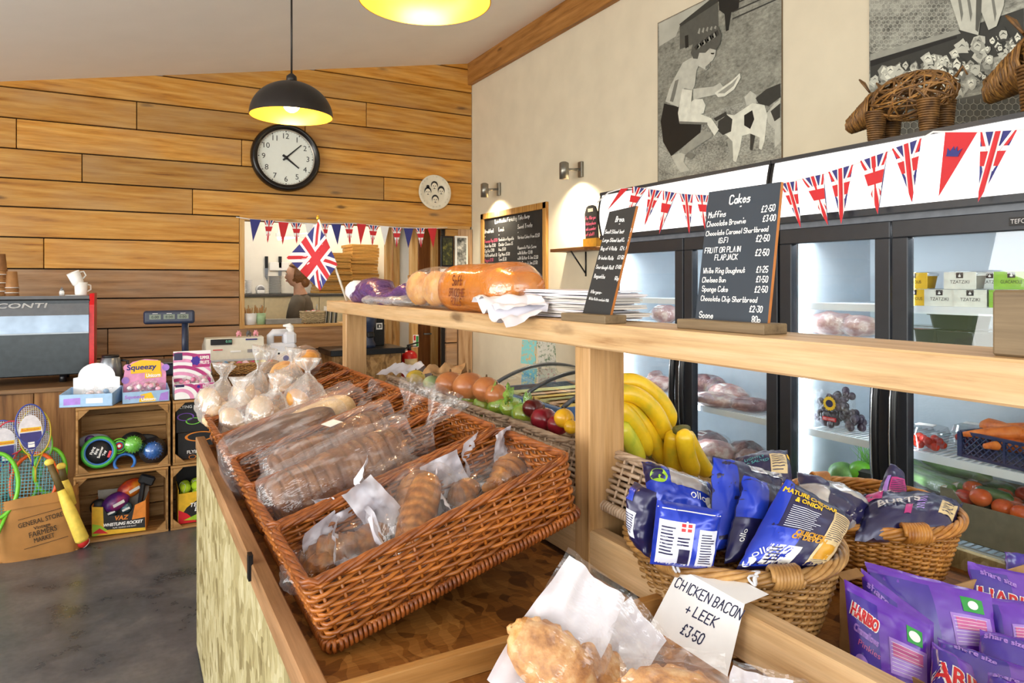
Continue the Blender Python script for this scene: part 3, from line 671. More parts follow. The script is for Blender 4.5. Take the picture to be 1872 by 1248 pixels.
# ================================================================ FLAT PACKS (crisps, sweets)
class QP:
    """sealed foil pack stretched between four corners (tl, tr, br, bl)"""
    def __init__(s, tl, tr, br, bl, bulge=.02, cr=.004, seed=1, cs=24, back=.7, crimp=.07):
        s.c = [V(q) for q in (tl, tr, br, bl)]; s.b = bulge; s.cr = cr; s.seed = seed; s.cs = cs; s.bk = back; s.cp = crimp
        n = (s.c[1] - s.c[3]).cross(s.c[0] - s.c[2]).normalized(); m = sum(s.c, V()) / 4
        s.n = n if n.dot(V((0, 0, H0)) - m) > 0 else -n; s.w = ((s.c[1] - s.c[0]).length + (s.c[2] - s.c[3]).length) / 2; s.h = ((s.c[0] - s.c[3]).length + (s.c[1] - s.c[2]).length) / 2
    def P(s, u, v, side=1, off=0):
        u = min(max(u, 0), 1); v = min(max(v, 0), 1)
        q = (s.c[0] * (1 - u) + s.c[1] * u) * v + (s.c[3] * (1 - u) + s.c[2] * u) * (1 - v)
        k = max(0, 1 - abs(2 * u - 1) ** 3.2) ** .6 * max(0, 1 - abs(2 * v - 1) ** 3.2) ** .75
        z = s.b * k * (1 if side > 0 else -s.bk)
        ed = 1 - .75 * k
        z += s.cr * (nz((q.x, q.y, q.z), s.cs, s.seed) + 1.2 * (abs(nz((q.x * 1.0, q.y, q.z), s.cs * 1.9, s.seed + 3)) - .2)) * (.5 + ed) * (1 if side > 0 else .8)
        if v > 1 - s.cp or v < s.cp: z += .0009 * sin(min(v, 1 - v) / s.cp * 5 * 2 * pi)
        return q + s.n * (z + off)
    def body(s, mat, nu=26, nv=34):
        m = MB(); m.grid(nu, nv, lambda u, v: s.P(u, v, 1), mat); m.grid(nu, nv, lambda u, v: s.P(1 - u, v, -1), mat); return m
    def patch(s, mb, u0, u1, v0, v1, mat, off=.0012, n=12): mb.grid(n, n, lambda a, c: s.P(u0 + (u1 - u0) * a, v0 + (v1 - v0) * c, 1, off), mat)
    def disc(s, mb, u, v, r, mat, off=.0016, n=24, sq=1):
        vs = [s.P(u, v, 1, off)] + [s.P(u + r / s.w * cos(2 * pi * i / n), v + r / s.h * sq * sin(2 * pi * i / n), 1, off) for i in range(n)]
        mb.add(vs, [[0, 1 + i, 1 + (i + 1) % n] for i in range(n)], mat)
    def text(s, mb, t, u, v, size, mat, off=.002, rot=0, width=None, bold=0, shear=0):
        c, d = cos(rot), sin(rot)
        printed(mb, t, 0, 0, size, mat, None, width, bold, shear, warp=lambda p: s.P(u + (p.x * c - p.y * d) / s.w, v + (p.x * d + p.y * c) / s.h, 1, off + p.z))
    def lines(s, mb, u0, u1, v0, v1, n, mat, seed=0, off=.0016, th=.45):
        q = random.Random(seed)
        for i in range(n):
            va = v1 - (v1 - v0) * (i + .5) / n; ub = u1 - (u1 - u0) * q.uniform(0, .25); hh = (v1 - v0) / n * th / 2
            mb.grid(8, 1, lambda a, c: s.P(u0 + (ub - u0) * a, va - hh + 2 * hh * c, 1, off), mat)
blue = M('foil_blue', '#2340c0', .25, .15, .05, spec=.8); navy = M('foil_navy', '#1d1c4c', .3, .1, .08, spec=.8); silver = M('foil_silver', '#c3c2c8', .22, .6, .05)
purple = M('sweet_purple', '#6430b4', .25, 0, .06, spec=.8); purple_d = M('sweet_purple_deep', '#3f2a9c', .25, 0, .06, spec=.8); lilac = M('sweet_lilac', '#a57fd8', .3); pinkp = M('pack_pink', '#c8609c', .35)
wht = M('print_white', '#f4f4f2', .45, var=.02); yel = M('print_yellow', '#f0c422', .45, var=.03); redp = M('print_red', '#d4202c', .4, var=.03); grn = M('print_green', '#2f9c48', .4, var=.03); crm = M('print_cream', '#d8c294', .5); lpanel = M('print_ice', '#dfe4f4', .4, var=.03); blk = M('print_black', '#17171c', .5); gold = M('print_gold', '#c79020', .4); greyp = M('print_grey', '#8d8d94', .5); mag = M('print_magenta', '#b02a78', .45); lime = M('print_lime', '#9cc832', .4)
def q4(tl, tr, br, bl, D):
    if not hasattr(D, '__len__'): D = (D,) * 4
    return [pt(x, y, D=d) for (x, y), d in zip((tl, tr, br, bl), D)]
def pack(name, label, cat, group, corners, mat, bulge=.025, seed=1, cr=.004, **kw):
    p = QP(*corners, bulge=bulge, seed=seed, cr=cr, **kw); c = sum(p.c, V()) / 4; lo = V((c.x, c.y, min(q.z for q in p.c)))
    t = thing(name, label, cat, lo, (0, 0, 0), group); m = p.body(mat); m.T = None
    m.v = [q - lo for q in m.v]; m.ob('foil_bag', t); pr = MB(TR(tuple(-lo))); return t, p, pr
CG = 'crisp packets in the two round baskets'
# --- round baskets
def round_basket(label, loc, r0, r1, H_, mat, rimm, seed=1, handles=()):
    t = thing('round_basket', label, 'basket', loc, (0, 0, 0), 'round crisp baskets'); wall = MB(); rim = MB(); n = 48; rows = 25
    for j in range(rows):
        z = .008 + (H_ - .02) * j / (rows - 1); r_ = r0 + (r1 - r0) * (z / H_) ** .85; P = []
        for i in range(n * 4):
            a = 2 * pi * i / (n * 4); rr_ = r_ + .006 * cos(pi * i / 4 + pi * (j % 2)) + .002 * nz((cos(a) * 3, sin(a) * 3, z * 9), 1, seed); P.append((rr_ * cos(a), rr_ * sin(a), z + .002 * nz((a * 4, z * 30, seed))))
        wall.tube(P, .0045, mat, 5, True)
    for i in range(n):
        a = 2 * pi * i / n; wall.tube([((r0) * cos(a), r0 * sin(a), 0), ((r0 + (r1 - r0) * .55) * cos(a), (r0 + (r1 - r0) * .55) * sin(a), H_ * .5), (r1 * cos(a), r1 * sin(a), H_)], .0042, mat, 5)
    wall.ob('woven_wall', t)
    for k_ in range(6):
        P = []
        for i in range(160):
            a = 2 * pi * i / 160; ph = 2 * pi * (i / 160 * 7 + k_ / 6); rr_ = r1 + .008 * cos(ph) + .003; P.append((rr_ * cos(a), rr_ * sin(a), H_ + .010 * sin(ph) + .002 * nz((a, k_, seed))))
        rim.tube(P, .0056, rimm, 6, True)
    rim.ob('rim', t)
    for a0, a1 in handles:
        m = MB(); P = []
        for i in range(90):
            f = i / 89; a = a0 + (a1 - a0) * f; ph = 2 * pi * f * 9; rr_ = r1 + .006; c = V((rr_ * cos(a), rr_ * sin(a), H_ + .004)); nn = V((cos(a), sin(a), 0)); P.append(c + nn * .02 * cos(ph) + V((0, 0, .02 * sin(ph))))
        m.tube(P, .005, rimm, 6); m.ob('handle_wrap', t)
    b2 = MB(); b2.cyl((0, 0, .006), r0 - .004, .01, wk_base, 32); b2.ob('base', t); return t
c1 = V((1.17, 1.11, ZM)); c2 = V((1.675, 1.131, ZM))
round_basket('large round buff wicker basket of blue crisp packets, nearest', tuple(c1 + V((0, 0, .004))), .165, .222, .185, wk_buff, wk_buff, 1, ((R(-118), R(-104)), (R(-172), R(-162))))
round_basket('round golden wicker basket of dark crisp packets, behind the nearest one', tuple(c2 + V((0, 0, .004))), .16, .212, .17, wk_gold, wk_gold, 4, ((R(-125), R(-110)), (R(60), R(72))))
for a in (R(-126), R(-160)):
    m = MB(); P = [(.012 * cos(2 * pi * i / 14), .012 * sin(2 * pi * i / 14), .006 * sin(4 * pi * i / 14)) for i in range(14)]; m.tube(P, .003, M('white_tie', '#dcdce0', .4), 6, True); m.tube([(x * .8 + .01, y * .7, z + .004) for x, y, z in P], .0025, MATS['white_tie'], 6, True)
    o = m.ob('knotted_tie'); o.location = c1 + V((.236 * cos(a), .236 * sin(a), .198)); o.rotation_euler = (1.0, .3, a); tag(o, 'white plastic tie knotted on the near basket rim, ' + ('beside the wrapped handle' if a > R(-140) else 'at its left side'), 'tie', 'white basket ties')
# --- crisps
t, p, m = pack('crisp_packet', 'blue crisp packet with a pale printed panel at the front of the near basket', 'crisps', CG, q4((1201, 913), (1320, 932), (1303, 1042), (1188, 1030), (1.38, 1.36, 1.34, 1.36)), blue, .035, 1, .008)
p.patch(m, .06, .60, .05, .74, lpanel); p.patch(m, .68, .96, .05, .66, lpanel); p.lines(m, .10, .32, .2, .66, 9, navy, 1, .002); p.lines(m, .72, .93, .1, .6, 12, navy, 2, .002); p.lines(m, .36, .56, .36, .52, 3, navy, 3, .002)
p.patch(m, .40, .56, .60, .72, redp, .002, 4); p.patch(m, .465, .495, .57, .76, wht, .0024, 3); p.patch(m, .40, .56, .65, .67, wht, .0025, 3); p.patch(m, .40, .57, .08, .32, navy, .002, 5); p.patch(m, .02, .98, .90, .915, wht); m.ob('printed_panel', t)
t, p, m = pack('crisp_packet', 'dark blue crisp packet at the left end of the near basket', 'crisps', CG, q4((1156, 880), (1201, 900), (1190, 1020), (1150, 985), (1.47, 1.42, 1.40, 1.45)), navy, .03, 2, .008)
p.patch(m, .1, .6, .2, .6, lpanel); p.lines(m, .14, .55, .24, .56, 8, navy, 4, .002); p.patch(m, .05, .4, .75, .95, blue); m.ob('printed_panel', t)
t, p, m = pack('crisp_packet', 'blue and silver crisp packet with a lime spot, back left of near basket', 'crisps', CG, q4((1173, 842), (1300, 884), (1306, 960), (1190, 935), (1.60, 1.58, 1.5, 1.52)), blue, .04, 3, .009)
p.patch(m, .32, .9, .5, .92, silver); p.patch(m, 0, .22, .55, 1, navy); p.disc(m, .16, .62, .017, lime); p.text(m, 'ollo', .72, .3, .018, wht); p.disc(m, .9, .34, .012, wht); m.ob('printed_panel', t)
t, p, m = pack('crisp_packet', 'tall navy crisp packet with a bright blue edge, standing in the near basket', 'crisps', CG, q4((1304, 832), (1432, 868), (1400, 990), (1303, 1010), (1.52, 1.62, 1.5, 1.42)), navy, .03, 4, .007)
p.patch(m, 0, .24, .02, .98, blue); p.text(m, '&', .36, .76, .024, yel, rot=-1.45); p.text(m, 'O', .37, .60, .026, yel, rot=-1.45); p.text(m, 'Hand Cooked', .29, .40, .011, wht, rot=1.45); p.patch(m, .45, 1, .9, 1, silver); m.ob('printed_panel', t)
t, p, m = pack('crisp_packet', 'blue fronted crisp packet with yellow capitals in the middle of the near basket', 'crisps', CG, q4((1361, 864), (1436, 893), (1392, 1020), (1320, 1030), (1.47, 1.50, 1.42, 1.38)), navy, .03, 5, .007)
p.patch(m, 0, .5, .5, .97, blue); p.text(m, 'N', .66, .46, .026, yel, rot=.1); p.text(m, 'R', .58, .28, .024, yel, rot=.3); p.text(m, 'ollo', .2, .3, .012, wht, rot=1.4); m.ob('printed_panel', t)
t, p, m = pack('crisp_packet', 'big navy and blue crisp packet with cream back panel, front right of the near basket', 'crisps', CG, q4((1437, 872), (1560, 946), (1505, 1040), (1345, 1040), (1.43, 1.45, 1.36, 1.34)), navy, .035, 6, .006)
p.patch(m, 0, .12, .05, .97, blue); p.patch(m, .04, .42, .03, .46, blue); p.text(m, 'MATURE CHEDDAR', .36, .84, .0095, yel, bold=.0004); p.text(m, '& ONION', .34, .77, .0095, yel, bold=.0004); p.lines(m, .17, .58, .47, .73, 11, lpanel, 5, .002, .3); p.text(m, "QUICKE'S", .52, .405, .0105, gold, bold=.0006); p.text(m, 'OF DEVON', .53, .355, .0105, gold, bold=.0006)
p.patch(m, .16, .52, .05, .27, wht); p.lines(m, .18, .34, .08, .25, 5, navy, 6, .002); p.patch(m, .68, .97, .05, .86, crm); p.lines(m, .70, .95, .42, .84, 14, navy, 7, .002, .3); p.patch(m, .72, .9, .14, .36, gold, .002); p.lines(m, .70, .95, .07, .14, 3, navy, 8, .002, .3)
p.text(m, 'ollo', .14, .16, .014, wht, rot=.6); p.disc(m, .07, .07, .010, wht); m.ob('printed_panel', t)
t, p, m = pack('crisp_packet', 'navy crisp packet with a cream label lying at the far rim of the near basket', 'crisps', CG, q4((1344, 836), (1440, 821), (1449, 880), (1352, 890), (1.74, 1.76, 1.66, 1.64)), navy, .03, 7, .006)
p.patch(m, .58, .9, .12, .66, crm); p.lines(m, .61, .88, .16, .62, 7, navy, 9, .002, .3); p.text(m, 'LIGHTLY', .3, .55, .009, MATS.get('print_teal') or M('print_teal', '#4fb0b8', .4)); p.text(m, 'SEA SALTED', .3, .42, .009, MATS['print_teal']); p.patch(m, .93, 1, .5, .72, yel); m.ob('printed_panel', t)
t, p, m = pack('crisp_packet', 'silver backed crisp packet lying at the left of the far basket', 'crisps', CG, q4((1456, 862), (1596, 914), (1565, 975), (1468, 925), (1.68, 1.72, 1.62, 1.58)), silver, .035, 8, .008)
p.patch(m, .3, 1, .1, .6, navy); p.patch(m, 0, .3, .6, .95, navy); m.ob('printed_panel', t)
t, p, m = pack('crisp_packet', 'dark purple crisp packet with silver lettering lying on the far basket', 'crisps', CG, q4((1572, 908), (1760, 922), (1738, 978), (1562, 990), (1.74, 1.78, 1.60, 1.58)), navy, .05, 9, .009)
p.text(m, 'BURTS', .38, .40, .026, M('print_silver', '#c9c4c4', .35, .3), rot=.2, bold=.0008, off=.005); p.lines(m, .56, .66, .3, .62, 7, lilac, 10, .002, .35); p.patch(m, .80, .97, .2, .66, crm); p.lines(m, .83, .95, .24, .62, 9, navy, 11, .002, .3); p.patch(m, .45, .52, .2, .40, mag, .002, 4); p.text(m, 'Lifeboat', .26, .76, .010, wht, rot=.25); p.patch(m, .05, .2, .6, .85, mag); m.ob('printed_panel', t)
t, p, m = pack('crisp_packet', 'purple crisp packet standing up with a pink printed back, behind the far basket rim', 'crisps', CG, q4((1626, 848), (1648, 858), (1662, 930), (1592, 930), (1.86, 1.87, 1.78, 1.76)), navy, .02, 10, .006)
p.patch(m, .2, .85, .2, .66, mag); p.lines(m, .24, .8, .24, .62, 9, navy, 12, .002, .35); p.patch(m, .05, .16, .1, .7, lilac); m.ob('printed_panel', t)
# --- cardboard box of purple sweets
card = M('cardboard', '#b08a5c', .8, var=.08, bump=.05); card_d = M('cardboard_edge', '#8a6438', .85)
bxo = pt(1535, 1192, Z=ZM + .001); bt = thing('display_box', 'open brown cardboard box full of purple sweet bags', 'box', tuple(bxo), (0, 0, R(-4)))
m = MB(); m.box((.001, -.21, .016), (.004, .42, .03), card); m.box((.002, -.012, .075), (.004, .024, .15), card); m.box((.33, -.002, .035), (.66, .004, .07), card); m.box((.66, -.21, .03), (.004, .42, .06), card); m.box((.33, -.42, .016), (.66, .004, .03), card); m.box((.33, -.21, .003), (.66, .42, .004), card); m.ob('tray', bt)
m = MB(); m.box((.03, .0, .152), (.06, .02, .004), card_d, (.5, 0, 0)); m.ob('flap', bt)
SG = 'purple bags of sweets'
def sweets(label, tl, tr, br, bl, D, seed, kind, fold=.38):
    t, p, m = pack('sweet_bag', label, 'sweets', SG, q4(tl, tr, br, bl, D), purple, .022, seed, .004, crimp=.09)
    p.patch(m, 0.01, fold, .02, .9, purple_d)
    if 'L' in kind:   # brand face on the left
        p.text(m, 'HARIBO', fold * .52, .66, .021, wht, rot=-.30, bold=.0022, off=.0018, width=fold * p.w * .84); p.text(m, 'HARIBO', fold * .52, .66, .021, redp, rot=-.30, bold=.0008, off=.0024, width=fold * p.w * .84); p.text(m, 'Chamallows', fold * .55, .52, .012, lilac, rot=-.30, bold=.0007, width=fold * p.w * .78); p.text(m, 'Pinkies', fold * .62, .40, .010, pinkp, rot=-.3); p.disc(m, fold * .35, .22, .014, lilac, .0018, sq=1.6); p.disc(m, fold * .62, .10, .017, pinkp, .0018)
    if 'R' in kind:   # nutrition face on the right
        p.patch(m, fold + .12, .95, .28, .64, lilac); p.patch(m, fold + .16, .9, .46, .60, pinkp, .0016); p.lines(m, fold + .14, .93, .30, .62, 8, wht, seed, .002, .12); p.patch(m, .72, .90, .68, .86, grn); p.disc(m, .81, .77, .0095, wht, .002); p.disc(m, fold + .16, .2, .009, yel); p.patch(m, fold + .2, fold + .42, .17, .22, wht); p.lines(m, fold + .08, fold + .5, .03, .14, 4, wht, seed, .002, .35)
    if 'S' in kind: p.text(m, 'share size', .34, .80, .013, lilac, rot=-.25, bold=.0005)
    if 'B' in kind: p.text(m, 'HARIBO', .52, .46, .030, wht, rot=-.12, bold=.003, off=.0018); p.text(m, 'HARIBO', .52, .46, .030, redp, rot=-.12, bold=.001, off=.0026)
    m.ob('printed_panel', t); return t
sweets('purple sweet bag standing at the front left corner of the cardboard box', (1543, 1058), (1700, 1143), (1702, 1300), (1560, 1262), (1.38, 1.30, 1.25, 1.30), 1, 'LR')
sweets('purple sweet bag second from the front in the left stack', (1574, 1038), (1707, 1138), (1707, 1290), (1590, 1240), (1.45, 1.37, 1.31, 1.37), 2, 'S', .5)
sweets('purple sweet bag with a green badge in the middle of the box', (1580, 1026), (1812, 1086), (1828, 1225), (1640, 1230), (1.52, 1.46, 1.39, 1.42), 3, 'R', .48)
sweets('purple sweet bag with large red and white lettering at the back right', (1766, 1026), (1895, 1052), (1900, 1190), (1800, 1180), (1.62, 1.62, 1.54, 1.52), 4, 'BS', .5)
sweets('purple sweet bag with a green badge at the right edge of the photo', (1805, 1092), (1930, 1104), (1930, 1240), (1826, 1230), (1.50, 1.50, 1.42, 1.42), 5, 'R', .1)
sweets('purple sweet bag lying with its reverse up at the bottom right', (1712, 1165), (1885, 1225), (1890, 1330), (1735, 1320), (1.33, 1.33, 1.2, 1.2), 6, 'S', .7)
sweets('purple sweet bag with a red initial at the bottom edge, in front of the others', (1704, 1172), (1775, 1216), (1800, 1330), (1702, 1330), (1.27, 1.25, 1.17, 1.17), 7, 'B', .5)
sweets('dark purple sweet bag tucked behind the others by the fridge', (1836, 1008), (1900, 1020), (1900, 1090), (1840, 1060), (1.74, 1.74, 1.66, 1.66), 8, '', .5)
sweets('purple sweet bag lying flat at the very bottom right corner', (1806, 1228), (1930, 1262), (1930, 1350), (1800, 1340), (1.18, 1.18, 1.1, 1.1), 9, 'S', .2)
sweets('purple sweet bag standing at the back between the green badged bag and the lettered one', (1692, 1066), (1800, 1082), (1815, 1180), (1700, 1170), (1.62, 1.60, 1.54, 1.54), 13, 'S', .9)
sweets('purple sweet bag in front of the right hand green badge', (1790, 1150), (1900, 1172), (1910, 1290), (1800, 1280), (1.40, 1.40, 1.30, 1.30), 14, 'S', .8)
t, p, m = pack('sweet_bag', 'dark purple sweet bag lying between the rail and the cardboard box', 'sweets', SG, q4((1524, 1206), (1566, 1192), (1590, 1240), (1545, 1250), (1.36, 1.36, 1.26, 1.26)), M('sweet_plum', '#5c4468', .3), .012, 12, .003); p.patch(m, .1, .8, .3, .6, purple_d); m.ob('printed_panel', t)
# --- price card over the middle rail
def plane_hit(px, py, a, c, d):
    o = V((0, 0, H0)); r = pt(px, py, D=1.0) - o; n = (c - a).cross(d - a); return o + r * ((a - o).dot(n) / r.dot(n))
C4 = [pt(1242, 1038, X=XR - .008), pt(1361, 1104, X=XR - .008), None, pt(1181, 1155, X=XR - .05)]; C4[2] = plane_hit(1327, 1247, C4[0], C4[1], C4[3])
q = V((XR + .03, 0, 0)); topm = (C4[0] + C4[1]) / 2
t = thing('price_card', 'folded white price card hung over the middle rail, lettered in blue pen', 'sign', tuple((C4[2] + C4[3]) / 2)); T_ = inv(t)
ivory = M('white_card', '#f2f3f3', .5, var=.015); ink = M('blue_ink', '#20264e', .5)
n_ = (C4[1] - C4[0]).cross(C4[3] - C4[0]).normalized(); n_ = n_ if n_.dot(V((0, 0, H0)) - C4[0]) > 0 else -n_
m = MB(T_); bk = [C4[0], C4[1], C4[1] + V((.062, 0, .004)), C4[0] + V((.062, 0, .004))]
m.add(C4 + [c - n_ * .0006 for c in C4], [[0, 1, 2, 3], [7, 6, 5, 4], [0, 4, 5, 1], [1, 5, 6, 2], [2, 6, 7, 3], [3, 7, 4, 0]], ivory); m.add(bk + [c - n_ * .0006 for c in bk], [[0, 1, 2, 3], [7, 6, 5, 4]], ivory); m.ob('card', t)
m = MB(T_); F = frame(C4[3] + n_ * .0006, C4[2] - C4[3], C4[0] - C4[3]); Fi = frame(C4[3], C4[2] - C4[3], C4[0] - C4[3]).inverted(); cw = (C4[2] - C4[3]).length; chh = (C4[0] - C4[3]).length; sk = (Fi @ C4[0]).x
FF = F @ Mx(((1, sk / chh, 0, 0), (0, 1, 0, 0), (0, 0, 1, 0), (0, 0, 0, 1)))
write(m, 'CHICKEN BACON', cw * .06, chh * .70, chh * .125, ink, FF, .13, .05, wmax=cw * .80); write(m, '+ LEEK', cw * .30, chh * .48, chh * .125, ink, FF, .14, .05); write(m, '£3·50', cw * .36, chh * .22, chh * .13, ink, FF, .14, .05); m.ob('lettering', t)
# ================================================================ FRUIT
def fray(px, py, w): return pt(px, py, X=fx0 + .11)
def dist(p): return p.x * SY + p.y * CY
def skin(name, a, b_, c, rough=.3, stripes=None, vs=14):
    if name in MATS: return MATS[name]
    k = Nd(name); v = k.coord(stripes or (1, 1, 1), False); n = k.noise(v, vs, 4, .6); col = k.ramp(n, (.32, lin(c)), (.5, lin(b_)), (.7, lin(a)))
    k.l(col, k.b.inputs['Base Color']); k.b.inputs['Roughness'].default_value = rough; k.b.inputs['Coat Weight'].default_value = .15; MATS[name] = k.m; return k.m
s_ban = skin('banana_skin', '#f2cf2c', '#e8bf1c', '#c9b428', .35); s_bang = skin('banana_greenish', '#e2d23a', '#c9cc3c', '#8fae34', .35); s_tip = M('banana_tip', '#5c5a22', .7)
s_on = skin('onion_skin', '#d79a62', '#c07a48', '#a86034', .28, None, 7); s_red = skin('apple_red', '#a02a34', '#8a1c2a', '#5c1018', .22); s_dk = skin('apple_dark', '#7a2a20', '#5c1a18', '#3c1010', .22); s_yel = skin('yellow_fruit', '#f4c83c', '#eab424', '#d89a1c', .3); s_lem = skin('pale_mango', '#e2bf52', '#cfae3c', '#a89a44', .35); s_wg = skin('pale_green', '#d5dcae', '#bccb94', '#9cb478', .35)
s_stem = M('stem_brown', '#5a4020', .8)
def banana(mb, pts, D, r, mat):
    P = [pt(x, y, D=D + .015 * i) for i, (x, y) in enumerate(pts)]; Q = []
    n = len(P)
    for i in range((n - 1) * 6 + 1):
        f = i / 6; j = min(int(f), n - 2); f -= j; p0 = P[max(j - 1, 0)]; p1 = P[j]; p2 = P[j + 1]; p3 = P[min(j + 2, n - 1)]
        Q.append(.5 * ((2 * p1) + (p2 - p0) * f + (2 * p0 - 5 * p1 + 4 * p2 - p3) * f * f + (3 * p1 - p0 - 3 * p2 + p3) * f ** 3))
    m = len(Q) - 1; rr = [r * min(1, .35 + (i / m) * 5) * max(.25, min(1, (1 - i / m) * 4.5 + .12) ** .7) for i in range(m + 1)]
    mb.tube(Q, rr, mat, 10); d = (Q[-1] - Q[-2]).normalized(); mb.tube([Q[-1] - d * .002, Q[-1] + d * .008], [r * .28, r * .2], s_tip, 8)
def bunch(label, items, D, r, stem):
    lo = pt(items[0][0][-1][0], items[0][0][-1][1] + 20, D=D); t = thing('banana_bunch', label, 'bananas', tuple(lo), (0, 0, 0), 'banana bunches'); T_ = inv(t)
    for pts, dd, g in items: m = MB(T_); banana(m, pts, D + dd, r, s_bang if g else s_ban); m.ob('banana', t)
    m = MB(T_); a = pt(*stem[0], D=D); c = pt(*stem[1], D=D + .05); m.tube([a, (a + c) / 2, c], [.012, .014, .012], s_tip, 8); m.ob('stem', t)
bunch('big bunch of yellow bananas heaped beside the near post', [([(1118, 700), (1160, 698), (1198, 722), (1221, 755), (1227, 782)], .05, 0), ([(1118, 716), (1162, 722), (1195, 750), (1213, 785), (1218, 806)], 0, 0), ([(1125, 742), (1150, 762), (1172, 795), (1187, 832)], -.03, 0), ([(1138, 735), (1173, 772), (1200, 815), (1216, 850)], .02, 0), ([(1130, 775), (1152, 805), (1172, 850)], -.04, 1), ([(1192, 788), (1221, 800), (1231, 828), (1226, 850)], .06, 1)], 1.88, .0245, ((1116, 704), (1116, 740)))
bunch('small bunch of yellow bananas hanging point down, right of the big bunch', [([(1252, 786), (1253, 815), (1260, 845), (1272, 870)], -.02, 0), ([(1234, 788), (1229, 815), (1230, 850), (1238, 870)], .02, 0), ([(1250, 787), (1266, 820), (1283, 850), (1296, 868)], .05, 0)], 1.86, .0245, ((1236, 786), (1256, 784)))
def ball(name, label, cat, group, px, py, rp, mat, w=.09, rz=1, sx=1, stem=False, seed=1, rot=(0, 0, 0)):
    w += .0; c = fray(px, py, w); r = 1.04 * rp * dist(c) / FPX; t = thing(name, label, cat, tuple(c - V((0, 0, r * rz))), rot, group); T_ = None
    MB().ell((0, 0, r * rz), (r * sx, r, r * rz), mat, nu=22, nv=14, fn=lambda d: (1 + .03 * nz(d, 2, seed)) * (1 - (.10 * max(0, d.z) ** 14 if stem else 0))).ob('body', t)
    m = MB(); m.tube([(0, 0, r * rz * 1.82), (.001, 0, r * rz * 2 + r * .16)], [r * .1, r * .05], s_stem, 6); m.ob('stalk', t); return t
ball('onion', 'large brown onion nearest the far end of its basket', 'onion', 'brown onions', 823, 702, 27, s_on, .10, .82, seed=1)
ball('onion', 'large coppery onion in the middle of the onion basket', 'onion', 'brown onions', 858, 707, 30, s_on, .10, .86, seed=2)
ball('onion', 'brown onion right of the coppery one, partly behind it', 'onion', 'brown onions', 889, 712, 25, s_on, .10, .9, seed=3)
ball('onion', 'brown onion at the near end of the onion basket', 'onion', 'brown onions', 908, 722, 22, s_on, .10, .9, seed=4)
ball('mango', 'yellow mango-like fruit beside the crumpled white paper', 'fruit', None, 760, 690, 15, s_lem, .09, .9, 1.15)
ball('melon', 'small pale green fruit between the yellow fruit and the onions', 'fruit', None, 790, 700, 15, s_wg, .09, .9, 1.1)
ball('apple', 'dark brown red apple behind the wrapped fruit', 'apple', 'loose apples', 975, 746, 20, s_dk, .13, .86, stem=True)
ball('apple', 'crimson apple nearest in the apple basket', 'apple', 'loose apples', 994, 766, 24, s_red, .13, .9, stem=True)
ball('apple', 'crimson apple tucked right of the nearest crimson one', 'apple', 'loose apples', 1020, 776, 20, s_red, .12, .9, stem=True)
ball('plum', 'yellow round fruit at the right of the apple basket, by the post', 'fruit', 'yellow fruit by the post', 1031, 764, 18, s_yel, .13, .95)
ball('plum', 'smaller yellow fruit half hidden by the post edge', 'fruit', 'yellow fruit by the post', 1044, 780, 13, s_yel, .11, .95)
gw = film('green_wrap', '#98d450', body=.40, rough=.1, bs=40, bst=.5, edge=.3); gold_f = skin('gold_fruit', '#d8b42c', '#b9941c', '#8a7a1c', .3)
for i, (px, py, lab, g2) in enumerate([(858, 728, 'fruit in bright green film leaning on the onion', 1), (885, 742, 'gold fruit in green film left of its pale twisted neighbour', 1), (912, 742, 'gold fruit in green film with a tall pale frill', 0), (934, 744, 'gold fruit in green film with a white flared frill', 1), (957, 757, 'flat green wrapped fruit nearest the dark apple', 0)]):
    c = fray(px, py, .10); t = thing('wrapped_fruit', lab, 'fruit', tuple(c), (0, .2, i * 1.3), 'film wrapped fruit'); r = 20 * dist(c) / FPX
    MB().ell((0, 0, 0), (r, r, r * .85), gold_f).ob('body', t)
    m = MB(); loft(m, [(0, 0, -r * .95), (0, 0, -r * .5), (0, 0, 0), (0, 0, r * .6), (r * .05, 0, r * .95), (r * .2, 0, r * 1.2), (r * .5, 0, r * 1.4)], [r * .3, r * .95, r * 1.12, r * .85, r * .25, r * .5, r * .9], [r * .3, r * .95, r * 1.12, r * .85, r * .25, r * .35, r * .5], gw, 22, .006, 40, i, up=(0, 1, 0), lob=.4); m.ob('film_wrap', t)
kraft = M('kraft_paper', '#b98f60', .75, var=.06, bump=.15, bs=20)
c = fray(722, 676, .14); m = MB(); m.grid(20, 16, lambda u, v: ((u - .5) * .24, (v - .5) * .18, .07 * (1 - abs(2 * u - 1)) + .04 * abs(nz((u * 3, v * 3, 2), 1.0)) + .008 * nz((u * 9, v * 9, 4))), paper_w); o = m.ob('crumpled_paper', None, tuple(c + V((.06, 0, -.05))), (0, FT, .5)); tag(o, 'crumpled white paper at the far end of the fruit baskets', 'paper')
c = fray(800, 684, .13); m = MB(); m.grid(20, 16, lambda u, v: ((u - .5) * .20, (v - .5) * .16, .05 * (1 - abs(2 * u - 1)) + .03 * nz((u * 5, v * 5, 7))), kraft); o = m.ob('paper_bag', None, tuple(c + V((.06, .05, -.02))), (0, FT, .9)); tag(o, 'crumpled brown paper bag behind the first onion', 'paper bag')
